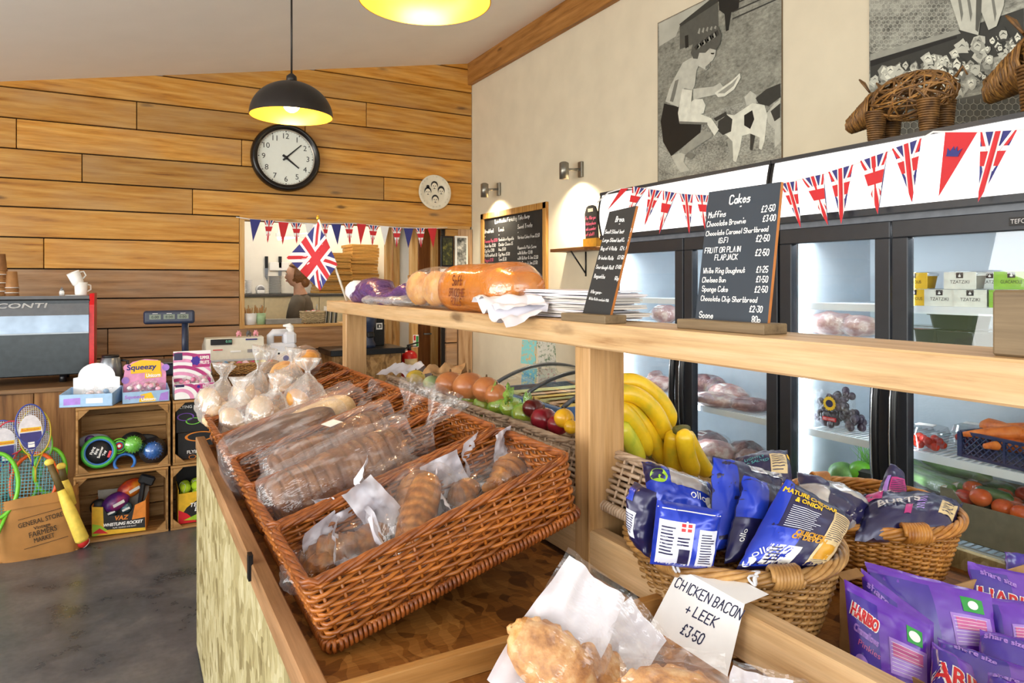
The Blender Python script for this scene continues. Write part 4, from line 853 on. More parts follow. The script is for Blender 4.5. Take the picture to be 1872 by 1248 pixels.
# ================================================================ ON THE SHELF
XS = XB + .08
def affF(bl, br, tl, off=.0008):
    """frame on a (possibly skewed) board: x along the bottom edge, y up the left edge, in metres"""
    bl, br, tl = V(bl), V(br), V(tl); x = (br - bl).normalized(); y = (tl - bl).normalized(); n = x.cross(y).normalized()
    if n.dot(V((0, 0, H0)) - bl) < 0: n = -n
    m = Mx((x, y, n)).transposed().to_4x4(); m.translation = bl + n * off; return m, (br - bl).length, (tl - bl).length, n
def slab(mb, c, n, th, mat, edge=None):
    c = [V(q) for q in c]; d = [q - n * th for q in c]; mb.add(c + d, [[0, 1, 2, 3], [7, 6, 5, 4]], mat); mb.add(c + d, [[0, 4, 5, 1], [1, 5, 6, 2], [2, 6, 7, 3], [3, 7, 4, 0]], edge or mat)
slate = M('chalkboard_blue', '#27323f', .5, var=.12, vs=8); slatek = M('chalkboard_black', '#1f2022', .6, var=.15, vs=8); chalk = M('chalk_white', '#f0f0f0', .7, var=.02); chalkp = M('chalk_pink', '#e86a8a', .7); wood_e = M('board_edge', '#b06c30', .5); taupe = wood('block_wood', '#857257', '#75634a', '#574934', 1, .55, 1.4, .1, 0, .1)
def chalkboard(name, label, TL, TR_, BR, BL, lines, mat, th=.007, base=None, grp='chalkboards on the shelf', xs=None):
    xs = xs or XS
    bl, br, tr, tl = [pt(*p, X=x) for p, x in ((BL, xs), (BR, xs), (TR_, xs + .035), (TL, xs + .035))]
    t = thing(name, label, 'chalkboard', (xs, (bl.y + br.y) / 2, ZT), (0, 0, 0), grp); T_ = inv(t); F, w, h, n = affF(bl, br, tl)
    m = MB(T_); slab(m, [tl, tr, br, bl], n, th, mat, wood_e); m.ob('board', t)
    m = MB(T_)
    for txt, x, y, s_, al in lines: write(m, txt, x * w, y * h, s_ * h * 1.12, chalk, F, .17, .05, .12, al, seed=int(y * 100))
    m.ob('chalk_lettering', t)
    m = MB(T_); a, c = sorted((bl.y, br.y)); m.span((xs - .032, a - base[0], ZT), (xs + .032, c + base[1], ZT + .020), taupe, .002); m.ob('wooden_base', t)
    return w, h
def fit_line(txt, x0, x1, w, h, size):
    return txt
CK = [('Cakes', .48, .885, .056, 'c'), ('~', .50, .845, .03, 'c'), ('Muffins', .04, .80, .038, 'l'), ('£2·50', .96, .80, .038, 'r'), ('Chocolate Brownie', .03, .735, .034, 'l'), ('£3·00', .98, .735, .036, 'r'), ('Chocolate Caramel Shortbread', .03, .665, .031, 'l'), ('(G.F)', .30, .605, .033, 'c'), ('£2·50', .93, .598, .038, 'r'),
      ('FRUIT OR PLAIN', .04, .535, .034, 'l'), ('FLAPJACK', .20, .480, .034, 'l'), ('£2·50', .94, .500, .038, 'r'), ('White Ring Doughnut', .05, .385, .033, 'l'), ('£1·25', .95, .385, .036, 'r'), ('Chelsea Bun', .05, .318, .033, 'l'), ('£1·50', .96, .318, .036, 'r'), ('Sponge Cake', .06, .250, .034, 'l'), ('£2·50', .97, .250, .036, 'r'), ('Chocolate Chip Shortbread', .06, .180, .032, 'l'), ('£2·30', .93, .115, .036, 'r'), ('Scone', .06, .055, .040, 'l'), ('80p', .92, .045, .038, 'r')]
_w = write
def write_fit(mb, text, x, y, size, mat, T, th=.12, slant=.08, jit=.12, align='l', seed=1, wmax=None, _o=write): _o(mb, text, x, y, size, mat, T, th, slant, jit, align, seed, wmax)
def chalk_board_lines(lines, maxw):
    return lines
write = lambda mb, text, x, y, size, mat, T, th=.12, slant=.08, jit=.12, align='l', seed=1, wmax=None: _w(mb, text, x, y, size, mat, T, th, slant, jit, align, seed, wmax if wmax else .2 * (.62 if len(text) < 20 else .93) if size < .02 and len(text) > 9 else wmax)
chalkboard('cakes_chalkboard', 'large blue-grey chalkboard of cake prices on a wooden base on the shelf', (1296, 351), (1428, 332), (1402, 603), (1270, 593), CK, slate, base=(.02, .02))
write = _w
BRD = [('Bread', .50, .90, .045, 'c'), ('~', .50, .865, .03, 'c'), ('Small Sliced loaf', .05, .79, .030, 'l'), ('£2.00', .96, .80, .030, 'r'), ('Large Sliced loaf', .05, .71, .030, 'l'), ('£2.75', .96, .715, .030, 'r'), ('Bag of 4 Rolls', .06, .63, .030, 'l'), ('£2·00', .96, .635, .030, 'r'), ('Brioche Rolls', .06, .54, .030, 'l'), ('£2·50', .96, .55, .030, 'r'), ('Sourdough Roll', .06, .45, .030, 'l'), ('£1·00', .96, .46, .030, 'r'), ('Baguette', .08, .36, .032, 'l'), ('60p', .98, .355, .030, 'r'), ('Allergens-', .10, .21, .028, 'l'), ('White Rolls contain Milk', .10, .145, .022, 'l')]
write = lambda mb, text, x, y, size, mat, T, th=.12, slant=.08, jit=.12, align='l', seed=1, wmax=None: _w(mb, text, x, y, size, mat, T, .17, slant, .08, align, seed, (.085 if align == 'l' and len(text) > 20 else .075 if align == 'l' else .032) if len(text) > 3 and align != 'c' else wmax)
chalkboard('bread_chalkboard', 'tall narrow black chalkboard of bread prices on a wooden base on the shelf', (1114, 387), (1163, 376), (1114, 581), (1065, 573), BRD, slatek, base=(.025, .05), xs=XB + .034)
write = _w
# block at the right end
q = pt(1813, 583, X=XB + .03); b = MB(); y0 = pt(1813, 600, X=XB + .03).y; b.span((XB + .03, y0 - .2, ZT), (XB + .12, y0, ZT + .085), taupe, .003); o = b.ob('wooden_block'); tag(o, 'weathered wooden block lying on the right end of the shelf', 'block')
# flag on a stick
red_u = M('union_red', '#c8202c', .6, var=.03); blue_u = M('union_blue', '#2b2f7c', .6, var=.03); white_u = M('union_white', '#eeeef0', .6, var=.02)
def union(mb, fn, tri=False, off=.0004, n=1):
    """union flag pattern drawn over a patch fn(u, v, lift); u,v in 0..1 (long side u)"""
    def strip(pts, mat, k):
        # clip the polygon to the unit square, then fan it with subdivisions
        P = pts
        for ax, lim, sg in ((0, 0, 1), (0, 1, -1), (1, 0, 1), (1, 1, -1)):
            Q = []
            for i in range(len(P)):
                a, c = P[i], P[(i + 1) % len(P)]; da = (a[ax] - lim) * sg; dc = (c[ax] - lim) * sg
                if da >= 0: Q.append(a)
                if da * dc < 0: f = da / (da - dc); Q.append((a[0] + (c[0] - a[0]) * f, a[1] + (c[1] - a[1]) * f))
            P = Q
            if len(P) < 3: return
        if tri:   # clip to pennant: |u-.5| <= .5*v
            for sg in (1, -1):
                Q = []
                for i in range(len(P)):
                    a, c = P[i], P[(i + 1) % len(P)]; da = .5 * a[1] - sg * (a[0] - .5); dc = .5 * c[1] - sg * (c[0] - .5)
                    if da >= 0: Q.append(a)
                    if da * dc < 0: f = da / (da - dc); Q.append((a[0] + (c[0] - a[0]) * f, a[1] + (c[1] - a[1]) * f))
                P = Q
                if len(P) < 3: return
        c = (sum(p[0] for p in P) / len(P), sum(p[1] for p in P) / len(P))
        R_ = []
        for i in range(len(P)):
            a, d = P[i], P[(i + 1) % len(P)]; R_ += [(a[0] + (d[0] - a[0]) * j / n, a[1] + (d[1] - a[1]) * j / n) for j in range(n)]
        ks = 3 if n > 1 else 1; vs = [fn(c[0], c[1], k * off)]; m_ = len(R_)
        for j in range(1, ks + 1): vs += [fn(c[0] + (p[0] - c[0]) * j / ks, c[1] + (p[1] - c[1]) * j / ks, k * off) for p in R_]
        fs = [[0, 1 + i, 1 + (i + 1) % m_] for i in range(m_)]
        for j in range(ks - 1): fs += [[1 + j * m_ + i, 1 + (j + 1) * m_ + i, 1 + (j + 1) * m_ + (i + 1) % m_, 1 + j * m_ + (i + 1) % m_] for i in range(m_)]
        mb.add(vs, fs, mat, False)
    def band(x0, y0, x1, y1, w, mat, k):
        d = V((x1 - x0, y1 - y0)).normalized(); q = V((-d.y, d.x)) * w / 2; e_ = d * .2; a = V((x0, y0)) - e_; c = V((x1, y1)) + e_
        strip([tuple(a - q), tuple(c - q), tuple(c + q), tuple(a + q)], mat, k)
    strip([(0, 0), (1, 0), (1, 1), (0, 1)], blue_u, 0)
    for a in ((0, 0, 1, 1), (0, 1, 1, 0)): band(*a, .20, white_u, 1)
    for a in ((0, 0, 1, 1), (0, 1, 1, 0)): band(*a, .07, red_u, 2)
    for wv, mat, k in ((.32, white_u, 3), (.19, red_u, 4)):
        strip([(.5 - wv * .4, 0), (.5 + wv * .4, 0), (.5 + wv * .4, 1), (.5 - wv * .4, 1)], mat, k)
        h_ = wv * .55; c_ = .62 if tri else .5; strip([(0, c_ - h_), (1, c_ - h_), (1, c_ + h_), (0, c_ + h_)], mat, k)
bp = pt(634, 549, X=XS); tp = pt(581, 398, D=dist(bp) - .05); t = thing('hand_flag', 'union flag on a thin white stick standing at the far end of the shelf', 'flag', (bp.x, bp.y, ZT)); T_ = inv(t)
m = MB(T_); m.tube([V((bp.x, bp.y, ZT)), tp], .006, M('stick_white', '#ece8e0', .5), 8); m.ob('pole', t); m = MB(T_); m.ell(tp, (.009, .009, .014), M('finial_gold', '#d8a832', .3, .6)); m.ob('finial', t)
D0 = dist(bp) - .03; fc = [pt(*q, D=D0 + d) for q, d in (((583, 404), -.02), ((617, 484), 0), ((584, 531), -.04), ((525, 471), -.08))]; nf = -FW
def flagf(u, v, lift): q = (fc[0] * (1 - u) + fc[3] * u) * v + (fc[1] * (1 - u) + fc[2] * u) * (1 - v); return q + nf * (.014 * sin(u * 5 + v * 2) * u + lift)
m = MB(T_); union(m, flagf, n=6, off=.0006); m.grid(12, 12, lambda u, v: flagf(u, v, -.001), blue_u); m.ob('cloth', t)
# purple bread bag lying flat, brioche bag
fpur = film('purple_film', '#5a2f7c', body=.62, rough=.15, bs=30, bst=.8, edge=.4)
def on_shelf(px, dx=0): p = pt(px, 600, X=XS + dx); return V((p.x, p.y, ZT))
a = on_shelf(650); c_ = on_shelf(775); t = thing('bread_bag', 'flattened purple and clear bread bag lying on the far shelf end', 'bread bag', tuple((a + c_) / 2)); ln = (a - c_).length
m = MB(); loft(m, [(0, -ln / 2 + ln * i / 24, .045 + .02 * sin(i * .5)) for i in range(25)], [.07 * max(.25, env(i / 24, 3)) for i in range(25)], [.042 * max(.2, env(i / 24, 2.5)) * (1.25 if i > 12 else .8) for i in range(25)], fpur, 26, .018, 16, 3); m.ob('purple_film', t)
m = MB(); loft(m, [(-.02, -ln / 2 - .02 + ln * .62 * i / 20, .02) for i in range(21)], [.085 * max(.3, env(i / 20, 3)) for i in range(21)], [.02 * max(.3, env(i / 20, 3)) for i in range(21)], fmilk, 22, .018, 22, 6); m.ob('clear_film', t)
m = MB(); m.ell((0, ln / 2 - .02, .055), (.06, .05, .055), M('bag_white_end', '#e9e6ee', .4), fn=lambda d: 1 + .1 * nz(d, 3, 2)); m.ob('white_end', t)
a = on_shelf(772); c_ = on_shelf(962); ln = a.y - c_.y; t = thing('brioche_pack', 'clear bag of golden brioche rolls with an orange printed band on the shelf', 'bread', (XS, (a.y + c_.y) / 2, ZT))
for i in range(5):
    for j in range(2):
        m = MB(); m.ell(((j - .5) * .085, -ln / 2 + ln * (i + .5) / 5, .075), (.046, ln / 9.2, .066), cr_bun, fn=lambda d: 1 + .04 * nz(d, 2.5, i + j)); m.ob('brioche_roll', t)
m = MB(); loft(m, [(0, -ln / 2 - .01 + (ln + .02) * i / 30, .077) for i in range(31)], [.097 * max(.35, env(i / 30, 5)) for i in range(31)], [.077 * max(.35, env(i / 30, 5)) for i in range(31)], fclear, 30, .010, 24, 5, e=.8); m.ob('clear_film', t)
forg = film('orange_film', '#e08018', body=.50, rough=.12, bs=30, bst=.3, edge=.2); m = MB(); loft(m, [(0, -ln * .53 + ln * .55 * i / 14, .077) for i in range(15)], [.101 * min(1, .5 + i * .17) for i in range(15)], [.081 * min(1, .5 + i * .17) for i in range(15)], forg, 30, .004, 20, 6, e=.8); m.ob('orange_band', t)
m = MB(); F = frame((-.106, -ln * .18, .06), (0, -1, 0), (0.05, 0, 1)); brn = M('print_brown', '#6a2c10', .5); write(m, 'Soft', 0, .028, .03, brn, F, .16, .2, align='c'); write(m, 'BRIOCHE', 0, -.008, .024, brn, F, .16, .1, align='c', wmax=.13); write(m, 'ROLLS', 0, -.036, .022, brn, F, .16, .1, align='c'); m.ob('printed_lettering', t)
# pile of white paper bags
pb = M('paper_bag_grey', '#d3cdc8', .6, var=.06, vs=10); PL = 'thin white paper bag in the loose pile on the shelf'
ya, yb = pt(905, 600, X=XS).y, pt(1128, 600, X=XS).y
rr = random.Random(5)
for i in range(16):
    z = ZT + .003 + i * .0046; w_ = .115; l_ = (ya - yb) * (1 - rr.uniform(0, .06)); cx = XB + .118 + rr.uniform(-.004, .006); cy = (ya + yb) / 2 + rr.uniform(-.02, .03); an = rr.uniform(-.02, .02); cu = rr.uniform(.0, .03) * (i / 15) ** .5; dr = rr.uniform(0, .02); ph = rr.uniform(0, 6); far = (1.0 if i < 8 else .85)
    def f(u, v, cu=cu, l_=l_, w_=w_, ph=ph, i=i): y = (v - .5) * l_; return V(((u - .5) * w_, y, cu * max(0, (v - .72) / .28) ** 2 + .006 * max(0, (v - .6)) * sin(u * 7 + ph) + .0012 * sin(v * 9 + ph)))
    m = MB(); mt = paper_w if i > 11 or i % 4 == 0 else pb; up_ = V((0, 0, .0040)); m.grid(8, 16, lambda u, v: f(u, v) + up_, mt); m.grid(8, 16, lambda u, v: f(1 - u, v), mt)
    for u in (0, 1): m.grid(1, 16, lambda a, v: f(u, v) + up_ * (a if u else 1 - a), mt)
    for v in (0, 1): m.grid(8, 1, lambda u, a: f(u, v) + up_ * (a if v == 0 else 1 - a), mt)
    o = m.ob('paper_bag', None, (cx, cy, z), (0, 0, an)); tag(o, PL, 'paper bag', 'pile of white paper bags')
for j, (px, py, lab, cs_) in enumerate([(955, 560, 'white paper bag hanging its corner over the shelf edge', [(875, 548), (1010, 540), (1000, 570), (925, 606)]), (930, 550, 'torn white paper bag sticking out at the far end of the pile', [(862, 552), (985, 537), (1000, 556), (905, 572)])]):
    cc = [pt(x, y, D=d) for (x, y), d in zip(cs_, ((1.98 if j == 0 else 2.1), 1.94, 1.86, 1.80 if j == 0 else 1.9))]
    lo = sum(cc, V()) / 4; m = MB(TR(tuple(-lo))); m.grid(16, 12, lambda u, v: (cc[0] * (1 - u) + cc[1] * u) * (1 - v) + (cc[3] * (1 - u) + cc[2] * u) * v + V((0, 0, .012 * nz((u * 4, v * 4, j + 2), 1.3) + .02 * (1 - u) * sin(v * 9))), paper_w); o = m.ob('paper_bag', None, tuple(lo)); tag(o, lab, 'paper bag', 'pile of white paper bags')
# ================================================================ FRIDGES
XF = 2.40; XK = XW - .03
Yf = lambda px: pt(px, 500, X=XF).y
HT = (pt(1180, 338, X=XF).z + pt(1872, 213, X=XF).z) / 2; HB = (pt(1180, 425, X=XF).z + pt(1872, 368, X=XF).z) / 2
fr_d = M('fridge_frame', '#30333a', .38, .2, .06); fr_k = M('fridge_black', '#17181c', .3, .1); liner = M('fridge_liner', '#c8d4de', .45, var=.02); wire_w = M('shelf_white', '#e6edf4', .35, var=.02); gl = pane('fridge_glass', refl=.05)
lit = glow('header_light', '#ffffff', .75); strip_l = glow('led_strip', '#f4f8ff', 2.2); chrome = M('chrome', '#c8ccd2', .18, .95)
SHZ = [.36, .655, .945, 1.335, 1.47]
TB = HB - .035     # door top
def fridge(label, ya, yb, splits, seed):
    t = thing('display_fridge', label, 'fridge', (XF, (ya + yb) / 2, 0), (0, 0, 0), 'glass door display fridges'); T_ = inv(t); y0, y1 = min(ya, yb), max(ya, yb)
    m = MB(T_); m.span((XF + .045, y0, .10), (XK, y0 + .035, HT - .03), fr_d); m.span((XF + .045, y1 - .035, .10), (XK, y1, HT - .03), fr_d); m.span((XK - .03, y0, .10), (XK, y1, HT - .03), fr_d); m.span((XF + .045, y0, HT - .05), (XK, y1, HT - .02), fr_d); m.span((XF + .02, y0, .04), (XK, y1, .12), fr_d); m.span((XF + .045, y0, .12), (XF + .06, y1, .30), fr_k); m.ob('cabinet', t)
    m = MB(T_); m.span((XF + .06, y0 + .035, .30), (XK - .03, y0 + .05, TB), liner); m.span((XF + .06, y1 - .05, .30), (XK - .03, y1 - .035, TB), liner); m.span((XK - .045, y0 + .05, .30), (XK - .03, y1 - .05, TB), liner); m.span((XF + .06, y0 + .05, .30), (XK - .045, y1 - .05, .315), liner); m.span((XF + .06, y0 + .05, TB - .01), (XK - .045, y1 - .05, TB), liner); m.ob('liner', t)
    m = MB(T_); n = 10   # softly bowed lit header
    pf = [(XF - .035 - .02 * sin(pi * i / n), HB + .012 + (HT - HB - .024) * i / n) for i in range(n + 1)]
    m.add([(x, y, z) for y in (y0 + .008, y1 - .008) for x, z in pf], [[i, i + 1, n + 2 + i, n + 1 + i] for i in range(n)], lit, True); p = m.ob('lit_header_panel', t); p['label'] = 'glowing white header panel'
    m = MB(T_); m.span((XF - .045, y0, HT - .016), (XK, y1, HT), fr_d); m.span((XF - .045, y0, HB - .012), (XF + .05, y1, HB + .012), fr_d)
    for y in (y0, y1 - .012): m.add([(x - .004, yy, z) for yy in (y, y + .012) for x, z in [(XF + .05, HB)] + pf + [(XF + .05, HT)]], [list(range(n + 3)), list(range(n + 3, 2 * n + 6))[::-1]] + [[i, i + 1, n + 4 + i, n + 3 + i] for i in range(n + 2)], fr_k)
    m.span((XF + .01, y0, TB), (XF + .05, y1, HB - .012), M('seal_strip', '#7c828c', .4)); m.ob('header_frame', t)
    for z in SHZ[1:]:
        m = MB(T_); m.span((XF + .085, y0 + .05, z - .028), (XF + .097, y1 - .05, z), wire_w)
        k_ = y0 + .06
        while k_ < y1 - .06: m.tube([(XF + .09, k_, z - .004), (XK - .06, k_, z - .004)], .0028, wire_w, 4); k_ += .024
        for x in (XF + .25, XF + .42): m.tube([(x, y0 + .05, z - .009), (x, y1 - .05, z - .009)], .004, wire_w, 4)
        m.ob('wire_shelf', t)
    for y in [y0 + .055] + [s_ for s_ in splits] + [y1 - .055]:
        m = MB(T_); m.span((XF + .065, y - .008, .34), (XF + .08, y + .008, TB - .03), strip_l); m.ob('light_strip', t)
    m = MB(T_)
    for x in (XF + .08, XK - .06):
        for y in (y0 + .06, y1 - .06): m.cyl((x, y, .02), .022, .04, fr_k, 12)
    m.ob('foot', t)
    ed = [y1] + splits + [y0]
    for i, (a, c) in enumerate(zip(ed, ed[1:])):
        a -= .004; c += .004; d = MB(T_); fw = .058
        for z0_, z1_ in ((.30, .37), (TB - .062, TB)): d.span((XF, c, z0_), (XF + .04, a, z1_), fr_d, .003)
        for q0, q1 in ((c, c + fw), (a - fw, a)): d.span((XF, q0, .37), (XF + .04, q1, TB - .062), fr_d, .003)
        f = d.ob('door_frame', t)
        g = MB(T_); g.span((XF + .016, c + fw, .37), (XF + .020, a - fw, TB - .062), gl); g.ob('door_glass', f)
        hy = c + .03 if i == 0 else a - .03; h = MB(T_); P = [(XF - .002, hy, .78), (XF - .03, hy, .82), (XF - .042, hy, .90), (XF - .046, hy, 1.02), (XF - .042, hy, 1.14), (XF - .03, hy, 1.23), (XF - .002, hy, 1.27)]
        h.tube(P, [.017] * 7, fr_k, 8, flat=.8); h.tube([(x - .017, y, z) for x, y, z in P[1:-1]], .003, chrome, 5); h.ob('handle', f)
    return t, T_
YB_ = Yf(1422); yA = Yf(1108); yD = YB_ - .004 - 1.12
f1, _ = fridge('glass door fridge with lit header, further along the wall, behind the bread chalkboard', yA, YB_, [Yf(1249)], 1)
f2, T2 = fridge('nearer glass door fridge with lit header, holding dips, carrots and tomatoes', YB_ - .004, yD, [Yf(1628)], 2)
m = MB(T2); p_ = pt(1862, 404, X=XF - .004); m.span((XF - .006, p_.y - .06, p_.z - .013), (XF, p_.y + .026, p_.z + .013), blk); F = frame((XF - .007, p_.y - .018, p_.z - .007), (0, -1, 0), (0, 0, 1)); printed(m, 'TEFCOLD', 0, 0, .014, M('print_silver2', '#d5d5d8', .4), F, .078); m.ob('badge', f2)
area('fridge_glow', (XF + .12, (yA + YB_) / 2, HB - .06), (0, R(25), 0), .05, 1.0, 3, (.93, .97, 1)); area('fridge_glow', (XF + .12, (YB_ + yD) / 2, HB - .06), (0, R(25), 0), .05, 1.0, 3, (.93, .97, 1))
for yy in (yA - .08, Yf(1249) - .03, YB_ - .08, Yf(1628) - .03): area('fridge_led', (XF + .09, yy, 1.0), (R(90), 0, R(-30)), .03, 1.3, 2, (.93, .97, 1))
# ---------------------------------------------------------------- contents
def on(px, py, k, dx=.16): p = pt(px, py, X=XF + dx); return V((XF + dx, p.y, SHZ[k] + .001))
tubw = M('dip_tub', '#e8e6da', .35); tuby = M('dip_yellow', '#e0b62c', .4); tubg = M('dip_green', '#86c02c', .4); sleeve_w = M('sleeve_pale', '#dfe3dc', .45); lidm = pane('clear_lid', (.9, .92, .92), .10)
def tub(label, loc, col, inner, txt, yaw=0, big=1.1):
    t = thing('dip_tub', label, 'tub', tuple(loc), (0, 0, yaw), 'tubs of dip'); w = .052 * big; h = .052 * big
    m = MB(); m.lathe([(w * .82, .001), (w * .97, h * .8), (w, h * .8)], inner, 24); m.ob('tub', t)
    m = MB(); m.lathe([(w * 1.03, h * .8), (w * 1.05, h * .95), (w * .9, h), (0, h)], lidm, 24); m.ob('lid', t)
    m = MB(); m.box((-w * .98, 0, h * .5), (.003, w * 1.75, h * 1.02), col); m.box((-.0, 0, h + .002), (w * 1.9, w * 1.2, .002), lidm)
    F = frame((-w * .98 - .002, 0, .002), (0, -1, 0), (0, 0, 1)); m.add([F @ V(q) for q in ((-.011, h * .62, 0), (.011, h * .62, 0), (.011, h * .95, 0), (-.011, h * .95, 0))], [[0, 1, 2, 3]], blk); m.add([F @ V(q) for q in ((-.005, h * .72, .0003), (0, h * .68, .0003), (.005, h * .72, .0003), (0, h * .88, .0003))], [[0, 1, 2, 3]], wht); printed(m, txt, 0, h * .30, .011, blk, F, .06); m.ob('sleeve', t)
    return t
hz = .060
for px, py, col, inn, tx, up, lab in [(1684, 545, tuby, tuby, 'HOUMOUS', 0, 'yellow sleeved dip tub at the left end of the lower row'), (1731, 545, sleeve_w, tubw, 'TZATZIKI', 0, 'white sleeved dip tub second in the lower row'), (1787, 545, sleeve_w, tubw, 'TZATZIKI', 0, 'white sleeved dip tub third in the lower row'), (1853, 545, tubg, tubw, 'GUACAMOLE', 0, 'green sleeved dip tub at the right end of the lower row'),
      (1682, 505, tuby, tuby, 'HOUMOUS', 1, 'yellow dip tub stacked at the left end of the upper row'), (1768, 505, sleeve_w, tubw, 'TZATZIKI', 1, 'white dip tub stacked in the middle of the upper row'), (1862, 505, tubg, tubw, 'GUACAMOLE', 1, 'green dip tub stacked at the right end of the upper row')]:
    tub(lab, on(px, py, 4, .15) + V((0, 0, hz * up)), col, inn, tx, .1)
for px, up, lab in [(1712, 0, 'dip tub at the back between the yellow and white sleeves'), (1760, 0, 'dip tub in the back row under the stacked white one'), (1822, 0, 'dip tub in the back row beside the green sleeve'), (1822, 1, 'dip tub stacked highest at the back right')]: tub(lab, on(px, 520, 4, .29) + V((0, 0, hz * up)), sleeve_w, tubw, 'TZATZIKI', .1)
trayk = M('tray_black', '#1a1b1d', .3); meatr = M('cooked_meat', '#6d2a24', .4, bump=.4, bs=40); filmc = pane('tray_film', (.85, .86, .88), .10)
def tray(label, loc, yaw, w=.16, d=.12, h=.05, fill=None, grp='black trays of meat'):
    t = thing('food_tray', label, 'tray', tuple(loc), (0, 0, yaw), grp); m = MB()
    P = lambda s_, z: [(sx * (d / 2) * s_, sy * (w / 2) * s_, z) for sx, sy in ((-1, -.86), (-.86, -1), (.86, -1), (1, -.86), (1, .86), (.86, 1), (-.86, 1), (-1, .86))]
    vs = P(.86, 0) + P(.97, h) + P(1.06, h) + P(1.06, h - .003); m.add(vs, [list(range(8))[::-1]] + [[k * 8 + i, k * 8 + (i + 1) % 8, k * 8 + 8 + (i + 1) % 8, k * 8 + 8 + i] for k in range(3) for i in range(8)], trayk); m.ob('tray', t)
    MB().ell((0, 0, h * .55), (d * .4, w * .42, h * .5), fill or meatr, fn=lambda d_: 1 + .15 * nz(d_, 3, len(label))).ob('filling', t)
    MB().add(P(1.04, h + .003), [list(range(8))], filmc).ob('lid_film', t); return t
for px, py, dx, up, lab in [(1690, 620, .15, 0, 'black meat tray at the front left of the tray shelf'), (1765, 625, .15, 0, 'black meat tray at the front middle of the tray shelf'), (1755, 605, .17, 1, 'black meat tray stacked on the front pair'), (1700, 600, .30, 0, 'black meat tray at the back left of the tray shelf'), (1800, 605, .31, 0, 'black meat tray at the back right of the tray shelf'), (1835, 630, .15, 0, 'black meat tray by the wooden block, front right')]:
    tray(lab, on(px, py, 3, dx) + V((0, 0, .055 * up)), .1 * (px % 3 - 1))
s_tom = skin('tomato', '#d8452a', '#c8301c', '#a01e14', .2); s_oran = skin('orange_tomato', '#e07030', '#d85c20', '#b83c14', .2); s_car = skin('carrot', '#e88a3c', '#dd7424', '#b85616', .5, (1, 1, 1), 30); s_lime = skin('lime_skin', '#7fc832', '#62b01c', '#458c10', .3); s_cuc = skin('cucumber', '#5c8a3c', '#44702a', '#2c5018', .35, (1, 6, 6), 12); s_avo = skin('mango_green', '#7fae5c', '#5f8e44', '#3c6a30', .35); punm = pane('punnet_clear', (.88, .9, .9), .12)
def punnet(label, loc, seed):
    t = thing('tomato_punnet', label, 'punnet', tuple(loc), (0, 0, .1), 'punnets of tomatoes'); w, d, h = .11, .10, .055
    for i in range(12):
        MB().ell(((i % 3 - 1) * .028, ((i // 3) % 4 - 1.5) * .026, .018 + .018 * ((i * 7) % 2)), (.0155, .0155, .0145), s_tom, nu=12, nv=8).ob('tomato', t)
    m = MB(); P = lambda s_, z: [(sx * d / 2 * s_, sy * w / 2 * s_, z) for sx, sy in ((-1, -1), (1, -1), (1, 1), (-1, 1))]
    m.add(P(.86, 0) + P(1, h) + P(1.07, h) + P(.92, h + .028) + P(.6, h + .034), [[0, 3, 2, 1]] + [[k * 4 + i, k * 4 + (i + 1) % 4, k * 4 + 4 + (i + 1) % 4, k * 4 + 4 + i] for k in range(4) for i in range(4)] + [[16, 17, 18, 19]], punm); m.ob('clear_box', t)
    MB().box((-.01, 0, h + .036), (.04, .06, .001), label_w, (0, 0, .1)).ob('price_sticker', t)
punnet('clear punnet of small red tomatoes at the front left of the carrot shelf', on(1695, 815, 2, .15), 1); punnet('clear punnet of tomatoes behind the first, beside the blue crate', on(1782, 775, 2, .32), 2)
def crate_net(label, loc, w, d, h, mat, rot=0, cell=.022):
    t = thing('mesh_crate', label, 'crate', tuple(loc), (0, 0, rot)); m = MB()
    for (ax, s_) in (('x', -1), ('x', 1), ('y', -1), ('y', 1)):
        L_ = w if ax == 'x' else d
        def Q(u, z): return (s_ * d / 2, u, z) if ax == 'x' else (u, s_ * w / 2, z)
        m.beam(Q(-L_ / 2, h), Q(L_ / 2, h), .010, .010, mat); m.beam(Q(-L_ / 2, .005), Q(L_ / 2, .005), .010, .010, mat); m.beam(Q(-L_ / 2, 0), Q(-L_ / 2, h), .016, .016, mat, up=(0, 1, 0) if ax == 'x' else (1, 0, 0)); m.beam(Q(0, 0), Q(0, h), .008, .008, mat, up=(1, 0, 0) if ax == 'x' else (0, 1, 0))
        for sg in (1, -1):
            k_ = -L_ / 2 - h
            while k_ < L_ / 2 + h:
                a, za, c, zc = (k_, 0, k_ + h, h) if sg > 0 else (k_ + h, 0, k_, h)
                lo_, hi_ = -L_ / 2, L_ / 2
                def clip(a, za, c, zc):
                    P = []
                    for f in [i / 12 for i in range(13)]:
                        q = a + (c - a) * f
                        if lo_ <= q <= hi_: P.append((q, za + (zc - za) * f))
                    return (P[0], P[-1]) if len(P) > 1 else None
                r_ = clip(a, za, c, zc)
                if r_: m.beam(Q(*r_[0]), Q(*r_[1]), .0035, .0035, mat, up=(.3, .5, .8))
                k_ += cell
    m.span((-d / 2, -w / 2, 0), (d / 2, w / 2, .004), mat); m.ob('mesh_body', t); return t
navyp = M('crate_navy', '#28365e', .4); blkp = M('crate_black', '#1d1f22', .45)
cc = on(1838, 850, 2, .20) + V((.02, -.05, .002)); crate_net('navy blue plastic mesh crate of carrots on the fridge shelf', cc, .30, .20, .085, navyp, -.15)
def carrot(label, loc, rot, ln=.18, r=.029):
    m = MB(); m.tube([(-ln / 2 + ln * i / 14, .006 * sin(i * .4), 0) for i in range(15)], [r * (.55 + .45 * min(1, i / 2)) * (1 - .72 * (i / 14) ** 1.5) for i in range(15)], s_car, 12); o = m.ob('carrot', None, tuple(loc), rot); tag(o, label, 'carrot', 'carrots in the blue crate'); return o
